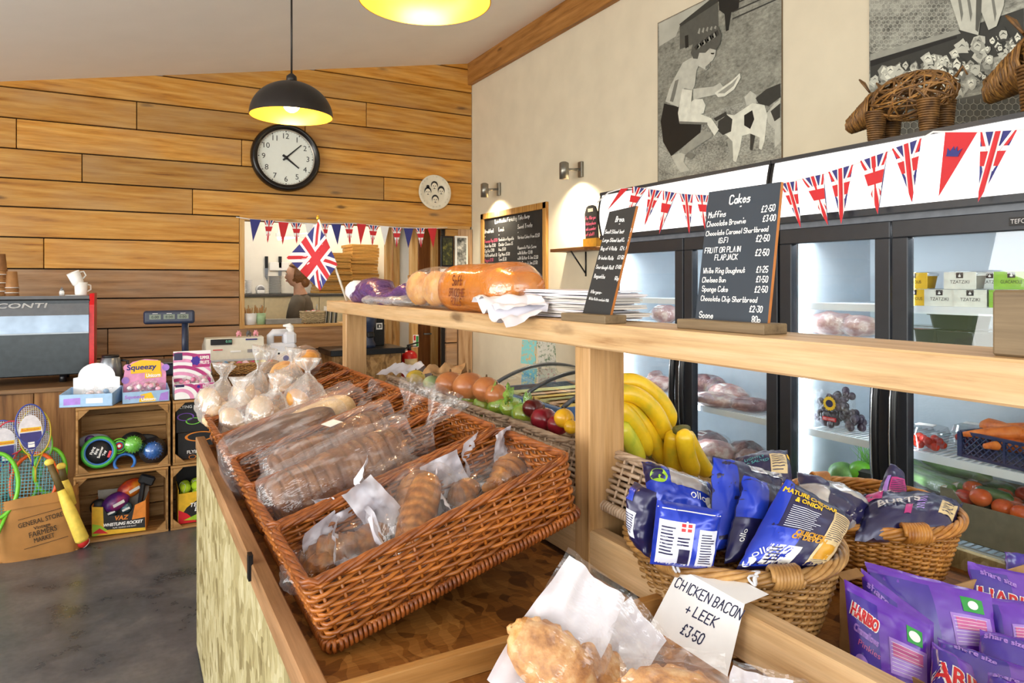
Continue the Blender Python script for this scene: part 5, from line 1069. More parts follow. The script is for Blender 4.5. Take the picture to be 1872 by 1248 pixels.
for i, (dx, dy, dz, rz_, ry_) in enumerate([(-.05, .07, .075, .5, .15), (-.02, .0, .080, .25, .15), (.02, .08, .085, 2.7, -.1), (.03, .0, .095, .15, .05), (-.055, .02, .045, 1.2, 0), (.0, -.06, .06, 1.5, 0), (.05, -.04, .075, .3, .1)]):
    dz += .018; carrot(['orange carrot poking up at the left corner of the blue crate', 'orange carrot lying across the middle of the blue crate', 'carrot at the back of the blue crate, thick end right', 'topmost carrot at the back right of the blue crate', 'carrot low at the front mesh of the blue crate', 'carrot under the lime bag in the blue crate', 'carrot at the right side of the blue crate'][i], cc + V((dx, dy, dz)), (0, ry_, rz_ + pi / 2))
t = thing('lime_bag', 'bright green limes in a bag with white label in the blue crate', 'limes', tuple(cc + V((-.05, -.075, .085))))
for q_ in ((0, 0, 0), (.01, -.05, .002), (.0, -.02, .035)): MB().ell(q_, (.028, .030, .028), s_lime).ob('lime', t)
MB().box((-.032, -.012, -.005), (.001, .04, .045), label_w, (0, 0, .2)).ob('price_sticker', t)
for i, (px, py, dx, up, rz_, lab) in enumerate([(1690, 870, .16, 0, 1.2, 'wrapped cucumber at the front left of the lower shelf'), (1720, 862, .22, 0, 1.35, 'wrapped cucumber second from the front of the lower shelf'), (1745, 850, .26, 1, 1.3, 'wrapped cucumber on top of the heap'), (1712, 850, .33, 0, 1.45, 'wrapped cucumber at the back left of the heap'), (1790, 860, .32, 0, 1.25, 'wrapped cucumber at the back right of the heap'), (1770, 885, .18, 0, 1.5, 'wrapped cucumber nearest the tomato tray')]):
    p_ = on(px, py, 1, dx); t = thing('wrapped_cucumber', lab, 'cucumber', tuple(p_ + V((0, 0, .17 + .045 * up))), (0, 0, rz_), 'cucumbers'); ln = .30
    m = MB(); m.tube([(-ln / 2 + ln * i / 16, 0, .004 * sin(i * .5)) for i in range(17)], [.024 * max(.3, env(i / 16, 5)) for i in range(17)], s_cuc, 12); m.ob('cucumber', t); m = MB(); loft(m, [(-ln / 2 - .04 + (ln + .08) * i / 18, 0, 0) for i in range(19)], [.027 * (1 if 2 < i < 16 else .6) for i in range(19)], [.027 * (1 if 2 < i < 16 else .3) for i in range(19)], fclear, 14, .003, 50, i); m.ob('film', t)
m = MB(); m.box((0, 0, .08), (.26, .62, .16), blkp, bev=.01); o = m.ob('plastic_crate', None, tuple(V((XF + .26, pt(1740, 880, X=XF + .2).y + .02, SHZ[1] + .002)))); tag(o, 'dark crate under the heap of cucumbers', 'crate')
# tomato tray
tc_ = pt(1835, 950, X=XF + .17); tb = V((XF + .20, tc_.y - .02, SHZ[1] + .03)); cardg = M('tray_card_grey', '#7c7566', .85, bump=.05)
t = thing('tomato_box', 'shallow cardboard box of round tomatoes at the fridge bottom right', 'box', tuple(tb), (0, 0, 0)); w, d, h = .34, .26, .16; m = MB()
m.prism([(-w / 2, 0), (w / 2, 0), (w / 2, h), (w / 2 - .04, h), (w / 2 - .07, h - .035), (-w / 2 + .07, h - .035), (-w / 2 + .04, h), (-w / 2, h)], .004, cardg, frame((-d / 2, 0, 0), (0, -1, 0), (0, 0, 1))); m.box((d / 2, 0, h / 2), (.004, w, h), cardg); m.box((0, w / 2, h / 2), (d, .004, h), card); m.box((0, -w / 2, h / 2), (d, .004, h), cardg); m.box((0, w / 2 - .004, h * .6), (d, .002, h * .8), wht); m.box((0, 0, .003), (d, w, .004), cardg); m.ob('box_walls', t)
for i in range(14):
    x, y = ((i // 5) - 1) * .075 - .015 * (i % 2), ((i % 5) - 2) * .062; o = MB().ell((0, 0, 0), (.034, .034, .030), s_oran if i % 4 else s_tom, nu=18, nv=12, fn=lambda d_: 1 - .08 * max(0, d_.z) ** 10).ob('tomato', None, tuple(tb + V((x, y, .125 + .02 * ((i * 5) % 3 == 0))))); tag(o, 'round orange red tomato in the shallow cardboard box', 'tomato', 'tomatoes in the cardboard box')
    m = None
for i in range(15): o = MB().ell((0, 0, 0), (.034, .034, .030), s_oran, nu=10, nv=8).ob('tomato', None, tuple(tb + V((((i // 5) - 1) * .075, ((i % 5) - 2) * .062, .066)))); tag(o, 'round orange red tomato in the shallow cardboard box', 'tomato', 'tomatoes in the cardboard box')
p_ = pt(1735, 1030, X=XF + .16); s_cab = skin('lettuce', '#cfe0a4', '#b4cf84', '#8fb45c', .4); t = thing('bagged_lettuce', 'pale green lettuce in a clear bag at the fridge bottom', 'lettuce', (XF + .17, p_.y, SHZ[0] + .001)); MB().ell((0, 0, .09), (.08, .08, .09), s_cab, fn=lambda d_: 1 + .12 * abs(nz(d_, 4, 3))).ob('lettuce', t); MB().ell((0, 0, .10), (.092, .095, .10), fclear, fn=lambda d_: 1 + .12 * nz(d_, 4, 8)).ob('clear_bag', t)
# grapes
gp = on(1537, 795, 2, .17); s_gr = skin('grape', '#4a3a48', '#33283a', '#1e1824', .3); t = thing('grape_bag', 'clear printed bag of dark grapes behind the fridge glass', 'grapes', tuple(gp)); rr = random.Random(3)
for i in range(85):
    m = MB(); a = rr.uniform(0, 2 * pi); q_ = V((rr.uniform(-.045, .035), rr.uniform(-.09, .09), 0)); q_.z = .02 + rr.uniform(0, 1) * .14 * (1 - (q_.y / .11) ** 2); m.ell(q_, (.0155, .0155, .0165), s_gr, nu=10, nv=7); m.ob('grape', t)
m = MB(); m.grid(16, 16, lambda u, v: (-.062 - .006 * nz((u * 5, v * 5, 1)), (u - .5) * .22, v * .165), fclear); F = frame((-.072, 0, .0), (0, -1, 0), (0, 0, 1)); m.add([F @ V((.026 * (1 + .18 * (i % 2)) * cos(2 * pi * i / 32), .115 + .026 * (1 + .18 * (i % 2)) * sin(2 * pi * i / 32), 0)) for i in range(32)], [list(range(32))], yel); m.add([F @ V((.017 * cos(2 * pi * i / 20), .115 + .015 * sin(2 * pi * i / 20), .0006)) for i in range(20)], [list(range(20))], navy); m.box((-.073, -.0, .052), (.0008, .062, .016), redp); F2 = frame((-.0745, 0, .0475), (0, -1, 0), (0, 0, 1)); printed(m, 'RED GRAPES', 0, 0, .009, wht, F2, .052); m.ob('printed_bag', t)
# loose green fruit in a black crate
p_ = on(1545, 885, 1, .20); crate_net('black plastic mesh crate of green mangoes low in the fridge', p_ + V((0, .02, 0)), .34, .22, .09, blkp, 0)
for i, (px, py, r_, lab) in enumerate([(1541, 868, 24, 'big dull green mango in the black crate'), (1574, 862, 20, 'bright green mango right of the dull one'), (1562, 895, 17, 'green mango low in front of the black crate'), (1590, 893, 15, 'green mango half behind the door frame')]):
    c = pt(px, py, X=XF + .15 + .02 * (i % 2)); r = r_ * dist(c) / FPX; o = MB().ell((0, 0, 0), (r, r * 1.12, r), s_lime if i == 1 else s_avo, fn=lambda d_: 1 + .03 * nz(d_, 2, i)).ob('mango', None, tuple(c)); tag(o, lab, 'mango', 'green mangoes')
s_fen = M('fennel_green', '#6ab43a', .5); m = MB(); q0 = pt(1588, 865, X=XF + .2)
for i in range(60): a = rnd.uniform(-1, 1); m.tube([q0, q0 + V((rnd.uniform(-.03, .03), a * .03, .05)), q0 + V((rnd.uniform(-.05, .05), a * .07, rnd.uniform(.08, .14)))], [.0016, .0012, .0006], s_fen, 4)
o = m.ob('fennel_tops'); tag(o, 'feathery green fennel tops beside the mangoes', 'herbs'); o['kind'] = 'stuff'
# meat packs
def meat(name, a, b_, c):
    k = Nd(name); v = k.coord((1, 1, 1), False); n = k.noise(v, 14, 5, .6); col = k.ramp(n, (.3, lin(c)), (.46, lin(b_)), (.56, lin(a)), (.66, lin(b_))); k.l(col, k.b.inputs['Base Color']); k.b.inputs['Roughness'].default_value = .3; k.bump(n, .5, .01); return k.m
mt1, mt2, mt3 = meat('meat_pale', '#d8c4b8', '#b08a84', '#8a5a58'), meat('meat_dark', '#a8807c', '#74464a', '#4c2a30'), meat('meat_pink', '#e6d2ca', '#c89a92', '#a06060')
ML = ['vacuum pack of pale meat at the front of the upper meat shelf', 'vacuum pack of meat with a white label behind it on the upper meat shelf', 'vacuum pack of dark meat at the right of the upper meat shelf', 'pack of pink meat leaning at the back of the upper meat shelf', 'big pale joint in film at the front of the lower meat shelf', 'dark round joint at the right of the lower meat shelf', 'flat dark cuts at the left back of the lower meat shelf', 'white wrapped pack on the right of the lower meat shelf', 'flat pale pack at the front edge of the lower meat shelf',
      'stack of pale packs high in the far door', 'pink pack behind the handles of the far door', 'pale pack on the middle shelf of the far door', 'flat pink package above the grapes', 'white pack on the upper shelf behind the cakes board', 'second white pack on the upper shelf right of the cakes board', 'white pack on the upper shelf near the far door frame']
for i, (px, py, k_, dx, a, c, h, mt, rz_) in enumerate([(1310, 735, 2, .14, .13, .085, .035, mt1, .2), (1330, 700, 2, .26, .14, .08, .05, mt3, -.3), (1372, 740, 2, .17, .09, .07, .035, mt2, .6), (1290, 695, 2, .34, .12, .07, .06, mt2, .1), (1305, 845, 1, .18, .13, .10, .055, mt3, .2), (1362, 810, 1, .28, .09, .08, .06, mt2, 0), (1295, 800, 1, .34, .12, .09, .05, mt2, -.2), (1372, 850, 1, .22, .07, .06, .05, mt1, .4), (1290, 870, 1, .13, .12, .06, .03, mt1, 0),
      (1215, 575, 3, .20, .08, .07, .05, mt1, 0), (1208, 705, 2, .22, .08, .07, .045, mt3, .3), (1190, 690, 2, .32, .08, .07, .05, mt1, .1), (1476, 705, 3, .2, .12, .08, .02, mt3, 0), (1460, 600, 3, .2, .10, .08, .05, mt1, 0), (1520, 605, 3, .2, .10, .08, .05, mt1, .2), (1570, 608, 3, .22, .08, .07, .045, mt1, 0)]):
    p_ = on(px, py, k_, dx); t = thing('meat_pack', ML[i], 'meat', tuple(p_), (0, 0, rz_), 'vacuum packed meat'); MB().ell((0, 0, h * .9), (c, a, h), mt, nu=24, nv=14, fn=lambda d_: 1 + .16 * nz(d_, 2.2, i) + .06 * nz(d_, 7, i)).ob('meat', t)
    MB().ell((0, 0, h * .92), (c * 1.16, a * 1.2, h * .95), fclear, nu=24, nv=14, fn=lambda d_: 1 + .13 * nz(d_, 3, i + 9)).ob('film', t)
    if i in (1, 6, 9): MB().box((-c * .5, 0, h * 1.75), (.04, .055, .001), label_w, (0, -.3, .2)).ob('price_sticker', t)
# ================================================================ ON TOP OF THE FRIDGES
twig = wicker('twig_dark', '#8a6234', '#4a3018', .5); twig2 = wicker('twig_tan', '#a87a3c', '#6a4520', .5)
def wicker_pig(label, loc, yaw, s, seed):
    t = thing('wicker_pig', label, 'ornament', tuple(loc), (0, 0, yaw), 'woven twig pigs'); q = random.Random(seed); A = (.17 * s, .085 * s, .085 * s); bz = .165 * s
    m = MB()
    for i in range(64):
        ax = V((q.gauss(0, 1), q.gauss(0, .7), q.gauss(0, .7))).normalized(); u_ = ax.orthogonal().normalized(); w_ = ax.cross(u_); off = q.uniform(-.55, .55); a0 = q.uniform(0, 2 * pi); ln = q.uniform(2.6, 5.5); P = []
        for j in range(20):
            a = a0 + ln * j / 19; d = (u_ * cos(a) + w_ * sin(a)) * sqrt(1 - off * off) + ax * off; k_ = 1 + .02 * q.uniform(-1, 1); tp_ = 1 - .22 * max(0, -d.x); P.append(V((d.x * A[0], d.y * A[1] * tp_, bz + d.z * A[2] * tp_)) * 1 * k_ if False else V((d.x * A[0] * k_, d.y * A[1] * tp_ * k_, bz + d.z * A[2] * tp_ * k_)))
        m.tube(P, q.uniform(.0026, .0048) * s, twig if i % 3 else twig2, 5)
    m.ob('woven_body', t); m = MB()
    for i in range(46):
        f = i / 45; r_ = (.062 - .032 * f) * s; x = (-.13 - .11 * f) * s; P = [(x + q.uniform(-.006, .006) * s, r_ * cos(2 * pi * j / 12), bz - .012 * s - .045 * s * f + r_ * sin(2 * pi * j / 12)) for j in range(12)]; m.tube(P, .0034 * s, twig if i % 2 else twig2, 5, True)
    m.ell((-.243 * s, 0, bz - .058 * s), (.006 * s, .026 * s, .026 * s), twig2); m.ob('head', t)
    for sy in (-1, 1):
        m = MB()
        for i in range(9): f = i / 8; m.tube([((-.135 + .01 * f) * s, sy * (.03 + .02 * f) * s, bz + .045 * s), ((-.15) * s, sy * (.04 + .02 * f) * s, bz + .085 * s), (-.165 * s, sy * .05 * s, bz + (.10) * s)], .0035 * s, twig, 5)
        m.ob('ear', t)
    for sx in (-1, 1):
        for sy in (-1, 1):
            m = MB(); P = []
            for j in range(150): f = j / 149; r_ = (.036 - .012 * f) * s; a = 2 * pi * 15 * f; P.append((sx * .10 * s + r_ * cos(a), sy * .045 * s + r_ * sin(a), (bz - .04 * s) * (1 - f) + .006))
            m.tube(P, .0042 * s, twig, 5); m.ob('leg', t)
    m = MB(); m.tube([(.165 * s, 0, bz + .03 * s), (.19 * s, 0, bz + .06 * s), (.20 * s, .01 * s, bz + .03 * s)], [.006 * s, .005 * s, .003 * s], twig, 6); m.ob('tail', t)
pg = pt(1662, 240, X=XF + .10); wicker_pig('woven twig pig standing on the fridge top beside the field photograph', V((XF + .10, pg.y, HT)), R(-92), 1.0, 4)
pg = pt(1985, 170, X=XF + .02); wicker_pig('larger woven twig pig cut off by the right edge of the photo', V((XF + .14, pg.y + .02, HT)), R(-100), 1.35, 9)
# ================================================================ BUNTING
crown_pts = [(-.5, -.32), (.5, -.32), (.5, -.16), (.62, .28), (.3, .04), (.14, .42), (0, .1), (-.14, .42), (-.3, .04), (-.62, .28), (-.5, -.16)]
def bunting(label, flags, string, plane, sag=0):
    a0 = pt(*string[0], **plane(0)); t = thing('bunting', label, 'bunting', tuple(a0)); T_ = inv(t)
    m = MB(T_); m.tube([pt(*s_, **plane(0)) for s_ in string], .0035, white_u, 5); m.ob('string', t)
    for i, (tl, tr, tip, kd) in enumerate(flags):
        A, B, C = pt(*tl, **plane(0)), pt(*tr, **plane(0)), pt(*tip, **plane(.01)); n = (B - A).cross(C - A).normalized()
        if n.dot(V((0, 0, H0)) - A) < 0: n = -n
        bow = .10 * (B - A).length * (1 if i % 2 else -1)
        def fn(u, v, lift, A=A, B=B, C=C, n=n, bow=bow): return C + (A - C) * (v - (u - (.5 - .5 * v))) + (B - C) * (u - (.5 - .5 * v)) + n * (lift + bow * .3 * sin(v * pi) + .004)
        m = MB(T_)
        if kd == 'u': union(m, fn, True, .0008, 1)
        else:
            m.add([fn(0, 1, 0), fn(1, 1, 0), fn(.5, 0, 0)], [[0, 1, 2]], {'r': red_u, 'b': blue_u, 'w': white_u}[kd]); em = {'r': blue_u, 'b': white_u, 'w': blue_u}[kd]
            m.add([fn(.5 + x * .38, .70 + y * .22, .001) for x, y in crown_pts], [[0, 1, 2, 10], [2, 3, 4], [4, 5, 6], [6, 7, 8], [8, 9, 10], [2, 4, 6, 8, 10]], em)
            if kd == 'b': m.add([fn(.5 + .30 * cos(a) * k_, .66 + .23 * sin(a) * k_, .0012) for k_ in (1, .86) for a in [pi * 1.05 + pi * .9 * j / 10 for j in range(11)]], [[j, j + 1, 12 + j, 11 + j] for j in range(10)], em)
        m.ob('pennant', t)
    return t
Fx = lambda d: dict(X=XF - .075 - d * .5)
bunting('string of union flag pennants hung along the lit fridge headers', [((1136, 345), (1150, 344), (1110, 386), 'r'), ((1158, 341), (1183, 345), (1149, 398), 'u'), ((1187, 346), (1211, 349), (1180, 412), 'u'), ((1214, 349), (1238, 353), (1207, 428), 'u'), ((1244, 354), (1268, 356), (1262, 428), 'u'), ((1273, 356), (1296, 357), (1291, 420), 'u'),
   ((1427, 336), (1458, 331), (1466, 417), 'u'), ((1468, 327), (1507, 318), (1516, 412), 'u'), ((1516, 314), (1561, 301), (1540, 410), 'u'), ((1574, 294), (1624, 277), (1607, 392), 'u'), ((1632, 272), (1686, 253), (1669, 370), 'u'), ((1729, 242), (1788, 242), (1717, 360), 'r'), ((1794, 242), (1861, 238), (1790, 370), 'u')],
   [(1092, 370), (1112, 352), (1136, 345), (1183, 344), (1238, 353), (1296, 357), (1427, 336), (1507, 318), (1561, 301), (1624, 277), (1686, 253), (1706, 241), (1788, 241), (1872, 236), (1960, 228)], Fx)
Fy = lambda d: dict(Y=YW - .03 - d)
hp = lambda x, y: (420 + x / 3.9, 380 + y / 3.9)
hb = [(143, 80, 222, 85, 165, 240, 'b'), (245, 88, 318, 90, 268, 250, 'u'), (345, 100, 420, 105, 376, 262, 'r'), (435, 108, 512, 110, 476, 255, 'u'), (535, 112, 600, 112, 570, 255, 'w'), (650, 115, 705, 118, 680, 250, 'u'), (722, 115, 795, 118, 768, 265, 'b'), (810, 110, 885, 112, 855, 260, 'u'), (905, 112, 972, 118, 932, 265, 'r'), (985, 122, 1060, 130, 1015, 270, 'u'), (1070, 130, 1135, 135, 1103, 270, 'w'), (1155, 140, 1225, 142, 1188, 285, 'u'), (1240, 145, 1308, 147, 1272, 288, 'b'), (1322, 145, 1392, 145, 1362, 285, 'u'), (1410, 145, 1475, 145, 1450, 285, 'r')]
bunting('string of red, white and blue pennants across the kitchen hatch', [(hp(a, b_), hp(c, d), hp(e_, f), k_) for a, b_, c, d, e_, f, k_ in hb], [hp(45, 65), hp(143, 80), hp(420, 103), hp(600, 112), hp(885, 110), hp(1060, 128), hp(1225, 141), hp(1475, 145), hp(1550, 140)], Fy)
# ================================================================ LAMPS
lampk = M('lamp_black', '#2b2624', .42, .3, .06); lampg = M('lamp_gold_inside', '#f0b43c', .35, .3, .05)
def pendant(label, loc, r, ctop, power):
    t = thing('pendant_lamp', label, 'lamp', tuple(loc), (0, 0, 0), 'dome pendant lamps'); h = r * .86; n = 22
    pf = [(r * cos(pi / 2 * i / n) if i < n else .012, h * sin(pi / 2 * i / n)) for i in range(n + 1)]
    m = MB(); m.lathe([(r, 0)] + pf[1:], lampk, 56, cap=False); m.lathe([(r - .004, .0)] + [(max(a - .004, .008), b_ - .004) for a, b_ in pf[1:]], lampg, 56, cap=False); m.lathe([(r - .004, 0), (r, 0)], lampg, 56, cap=False); m.lathe([(.03, h - .006), (.028, h + .03), (.012, h + .045)], lampk, 20); m.ob('shade', t)
    m = MB(); m.tube([(0, 0, h + .04), (0, 0, ctop - loc[2])], .0055, lampk, 8); m.ob('cord', t); m = MB(); m.lathe([(.055, ctop - loc[2]), (.05, ctop - loc[2] - .03), (.012, ctop - loc[2] - .05)], lampk, 24); m.ob('ceiling_rose', t)
    m = MB(); m.ell((0, 0, h * .42), (.05, .05, .06), glow('warm_bulb', '#ffe2a8', 14)); m.ob('bulb', t)
    point('pendant_light', V(loc) + V((0, 0, h * .30)), power, (1, .76, .42), .06)
z_ = pt(533, 212, D=3.8); D1 = .225 * 2 * FPX / 147
l1 = pt(533, 213, D=D1); pendant('black dome pendant lamp hanging in front of the plank wall', l1, .225, czat(l1.x), 26)
D2 = .45 * FPX / 242; l2 = pt(777, 2, D=D2); pendant('black dome pendant lamp nearest, cut by the top of the photo', l2, .225, czat(l2.x), 30)
steel = M('lamp_steel', '#8f8b82', .3, .8)
def wall_spot(label, px, py, lx, ly, power):
    p_ = pt(px, py, X=XW); t = thing('wall_spotlight', label, 'lamp', tuple(p_), (0, 0, 0), 'wall spotlights'); T_ = inv(t)
    m = MB(T_); m.box(p_ + V((-.012, 0, 0)), (.024, .05, .12), steel, bev=.004); m.ob('wall_plate', t); e_ = p_ + V((-.15, .02, -.01)); m = MB(T_); m.tube([p_ + V((-.02, 0, 0)), e_], .010, steel, 10); m.ob('arm', t)
    m = MB(T_); m.lathe([(.036, -.07), (.036, .05), (.02, .06)], steel, 24, TR(tuple(e_))); m.ob('lamp_head', t); m = MB(T_); m.lathe([(0, -.069), (.031, -.069)], glow('spot_lens', '#fff2d0', 8), 24, TR(tuple(e_))); m.ob('lens', t)
    d = bpy.data.lights.new('spot', 'SPOT'); d.energy = power; d.color = (1, .86, .62); d.spot_size = 2.3; d.spot_blend = 1.0; d.shadow_soft_size = .03; o = bpy.data.objects.new('spot', d); COL.objects.link(o); o.location = e_ + V((0, 0, -.08)); o.rotation_euler = (0, R(-24), 0)
wall_spot('small steel wall spotlight above the framed menu chalkboard', 914, 346, 0, 0, 50); wall_spot('small steel wall spotlight above the little wall shelf', 1064, 310, 0, 0, 80)
# ================================================================ CLOCK, PLATE
clk = M('clock_black', '#1a1614', .25, .1); face_m = M('clock_face', '#e9ede6', .5, var=.015); ck = pt(522, 289, Y=YW); Dk = dist(ck); cr_ = 63.5 * Dk / FPX / abs(cos(0.18))
cr_ = (pt(586, 289, Y=YW).x - pt(459, 289, Y=YW).x) / 2
t = thing('wall_clock', 'large round black rimmed wall clock on the plank wall', 'clock', (ck.x, YW, ck.z)); F = frame((0, 0, 0), (1, 0, 0), (0, 0, 1))
Rk = TR((0, 0, 0), (R(90), 0, 0))
m = MB(); m.lathe([(cr_ * .80, .02), (cr_ * .82, .048), (cr_ * .86, .05), (cr_ * .90, .07), (cr_ * .96, .06), (cr_, .03), (cr_, 0)], clk, 64, Rk); m.lathe([(cr_ * .79, .028), (cr_ * .805, .05), (cr_ * .82, .046)], M('clock_inner_ring', '#b8b0a4', .3, .6), 64, Rk, cap=False); m.ob('rim', t)
m = MB(); m.lathe([(0, .022), (cr_ * .81, .022)], face_m, 64, Rk); m.ob('face', t)
FZ = lambda z: frame((0, -z, 0), (1, 0, 0), (0, 0, 1)); m = MB()
for h in range(1, 13): a = R(90 - 30 * h); printed(m, str(h), cr_ * .635 * cos(a), cr_ * .635 * sin(a) - cr_ * .07, cr_ * .155, blk, FZ(.0232))
for k_ in range(60):
    a = R(6 * k_); r0, r1, w_ = (cr_ * .755, cr_ * .79, .004) if k_ % 5 == 0 else (cr_ * .765, cr_ * .78, .0016)
    d = V((cos(a), sin(a), 0)); q = V((-sin(a), cos(a), 0)) * w_; m.add([d * r0 - q, d * r1 - q, d * r1 + q, d * r0 + q], [[0, 1, 2, 3]], blk, False, FZ(.0232))
m.ob('numerals', t)
for nm, an, ln, w_, z in (('hour_hand', -38, .47, .011, .028), ('minute_hand', 43, .60, .008, .031)):
    a = R(an); d = V((cos(a), sin(a), 0)); q = V((-sin(a), cos(a), 0)); m = MB(); m.add([d * -cr_ * .12 - q * w_, d * cr_ * ln - q * w_ * .5, d * cr_ * ln + q * w_ * .5, d * -cr_ * .12 + q * w_], [[0, 1, 2, 3]], blk, False, FZ(z)); m.lathe([(0, .001), (.016, .001), (.016, -.001)], blk, 16, FZ(z)); m.ob(nm, t)
pc = pt(793, 352, Y=YW); pr_ = (pt(823, 352, Y=YW).x - pt(764, 352, Y=YW).x) / 2
t = thing('wall_plate', 'decorative plate painted with four cartoon faces on the plank wall', 'plate', (pc.x, YW, pc.z)); cer = M('plate_ceramic', '#e4dcc8', .25, var=.03); gry = M('plate_grey', '#a8a294', .5)
m = MB(); m.lathe([(0, .012), (pr_ * .62, .012), (pr_ * .72, .016), (pr_ * .98, .036), (pr_, .033), (pr_ * .7, .004), (0, .002)], cer, 48, Rk); m.ob('plate_body', t)
m = MB(); G_ = FZ(.0165)
m.add([G_ @ V((pr_ * r_ * cos(2 * pi * j / 40), pr_ * r_ * sin(2 * pi * j / 40), .004 if r_ > .8 else .0)) for r_ in (.74, .80) for j in range(40)], [[j, (j + 1) % 40, 40 + (j + 1) % 40, 40 + j] for j in range(40)], M('plate_brown', '#a08868', .5))
for j in range(26): a = 2 * pi * j / 26; printed(m, 'ab cd ef gh'[j % 10] if 'ab cd ef gh'[j % 10] != ' ' else '.', pr_ * .86 * cos(a), pr_ * .86 * sin(a), pr_ * .10, gry, FZ(.0315))
for fx, fy, hr in ((0, .36, 0), (-.40, .0, 1), (.42, .08, 2), (.05, -.42, 0)):
    cx, cy, r_ = fx * pr_, fy * pr_, pr_ * .23
    E = lambda x, y, a, b_, mt, z: m.add([G_ @ V((cx + x * r_ + a * r_ * cos(2 * pi * j / 20), cy + y * r_ + b_ * r_ * sin(2 * pi * j / 20), z)) for j in range(20)], [list(range(20))], mt)
    E(0, .28, .92, 1.0 if hr != 2 else 1.15, blk, .0004)
    if hr == 1: E(0, 1.35, .42, .42, blk, .0004)
    E(0, -.12, .76, .95, cer, .0008)
    for sx in (-1, 1): E(sx * .28, .05, .12, .14, blk, .0012)
    E(0, -.25, .08, .2, gry, .0012); E(0, -.58, .28, .10, blk, .0012)
m.ob('painted_faces', t)
# ================================================================ MENU BOARD, WALL SHELF
frm = wood('frame_wood', '#c99a58', '#ad7c3c', '#83571f', 2, .5, 2, .1, 0, .1)
tl, tr = pt(883, 389.5, X=XW), pt(1003, 371.5, X=XW); zt_ = (tl.z + tr.z) / 2; zb_ = pt(884, 560, X=XW).z; y0, y1 = tr.y, tl.y
t = thing('menu_chalkboard', 'large framed black chalkboard menu on the cream wall by the corner', 'chalkboard', (XW, (y0 + y1) / 2, (zt_ + zb_) / 2)); T_ = inv(t)
m = MB(T_); m.span((XW - .012, y0 + .01, zb_ + .01), (XW - .001, y1 - .01, zt_ - .01), slatek); m.ob('board', t); m = MB(T_); fw = .055
m.span((XW - .028, y0, zt_ - fw), (XW - .001, y1, zt_), frm, .003); m.span((XW - .028, y0, zb_), (XW - .001, y1, zb_ + fw), frm, .003); m.span((XW - .028, y0, zb_), (XW - .001, y0 + fw, zt_), frm, .003); m.span((XW - .028, y1 - fw, zb_), (XW - .001, y1, zt_), frm, .003); m.ob('frame', t)
F = frame((XW - .0135, y1 - fw, zb_ + fw), (0, -1, 0), (0, 0, 1)); bw, bh = y1 - y0 - 2 * fw, zt_ - zb_ - 2 * fw; m = MB(T_)
write(m, 'Lee Meadow Farmshop Take Away', bw * .5, bh * .93, .036, chalk, F, .16, .1, .2, 'c', wmax=bw * .82)
col1 = ['Breakfast', '~', 'Sausage Bap £3.50', 'Bacon Bap £3.50', 'Egg Bap £3.00', 'Full Breakfast £8', 'Veggie £7.50', 'Toast £2.00', 'Crumpets £2.50', 'Beans on Toast £4', 'Hash Brown £1.00', 'Mushrooms £1.00', 'Extra Egg £1.00']
col2 = ['Lunch', '~', 'Sandwich or Baguette', 'Cheddar Cheese £5', 'Ham £5.50', 'Egg Mayo £5.00', 'Tuna £5.50', 'Pasty £4.50', 'Salads & More', 'Served with', 'Cheddar Cheese £7.50', 'Ham Salad £8.00', 'Soup £4.50']
col3 = ['Sweet Treats', '~', 'Various Cakes from £2.50', '', 'Homemade Plain Scone', 'with Butter £2.00', 'with Butter & Jam £2.50', 'with Cream & Jam £3.50', '', 'Hot Drinks', 'Americano £2.75', 'Latte £3.00', 'Cappuccino £3.00', 'Hot Choc £3.00', 'Tea £2.00']
for c_, x, ww in ((col1, .01, .25), (col2, .27, .27), (col3, .60, .39)):
    for i, s_ in enumerate(c_): write(m, s_, bw * x, bh * (.83 - .058 * i), .034 if i == 0 else .027, chalkp if (x < .1 and i % 4 == 2) else chalk, F, .15, .08, .2, 'l', i, bw * ww if len(s_) > 10 else None)
m.ob('chalk_lettering', t)
a, c = pt(1037, 459, X=XW), pt(1100, 457, X=XW); zs = a.z; t = thing('wall_shelf', 'small wooden shelf on a black bracket on the cream wall', 'shelf', (XW, (a.y + c.y) / 2, zs)); T_ = inv(t)
m = MB(T_); m.span((XW - .16, c.y, zs - .012), (XW, a.y, zs + .012), wood('shelf_dark', '#9c6c40', '#80522a', '#573618', 1, .5, 1.5, .1, 0, .1), .002); m.ob('shelf_board', t); m = MB(T_); yb = pt(1072, 470, X=XW).y; m.tube([(XW - .14, yb, zs - .014), (XW - .006, yb, zs - .18)], .006, fr_k, 6); m.tube([(XW - .006, yb, zs - .014), (XW - .006, yb, zs - .20)], .006, fr_k, 6); m.ob('bracket', t)
p0 = pt(1072, 445, X=XW - .08); p1 = pt(1094, 445, X=XW - .08); zz = pt(1083, 375, X=XW - .08).z; t = thing('paddle_sign', 'small paddle shaped chalkboard with pink writing on the wall shelf', 'chalkboard', (XW - .08, (p0.y + p1.y) / 2, zs + .012)); hh = zz - zs - .012; ww = p0.y - p1.y
F = frame((-.006, 0, 0), (0, -1, 0), (-.04, 0, 1)); m = MB(); m.prism([(-ww / 2, 0), (ww / 2, 0), (ww / 2, hh * .82), (ww * .36, hh * .96), (ww * .15, hh), (-ww * .15, hh), (-ww * .36, hh * .96), (-ww / 2, hh * .82)], .012, slatek, F @ TR((0, 0, -.012))); m.box((0, hh * .88, .0006), (ww * .42, hh * .08, .0006), plaster, T=F); m.ob('board', t)
m = MB()
for i, s_ in enumerate(['For Allergen', 'Advice please', 'ask a member', 'of staff!!']): write(m, s_, -ww * .42, hh * (.66 - .13 * i), hh * .075, chalkp, F @ TR((0, 0, .0012)), .18, .1, .2, 'l', i, ww * .85)
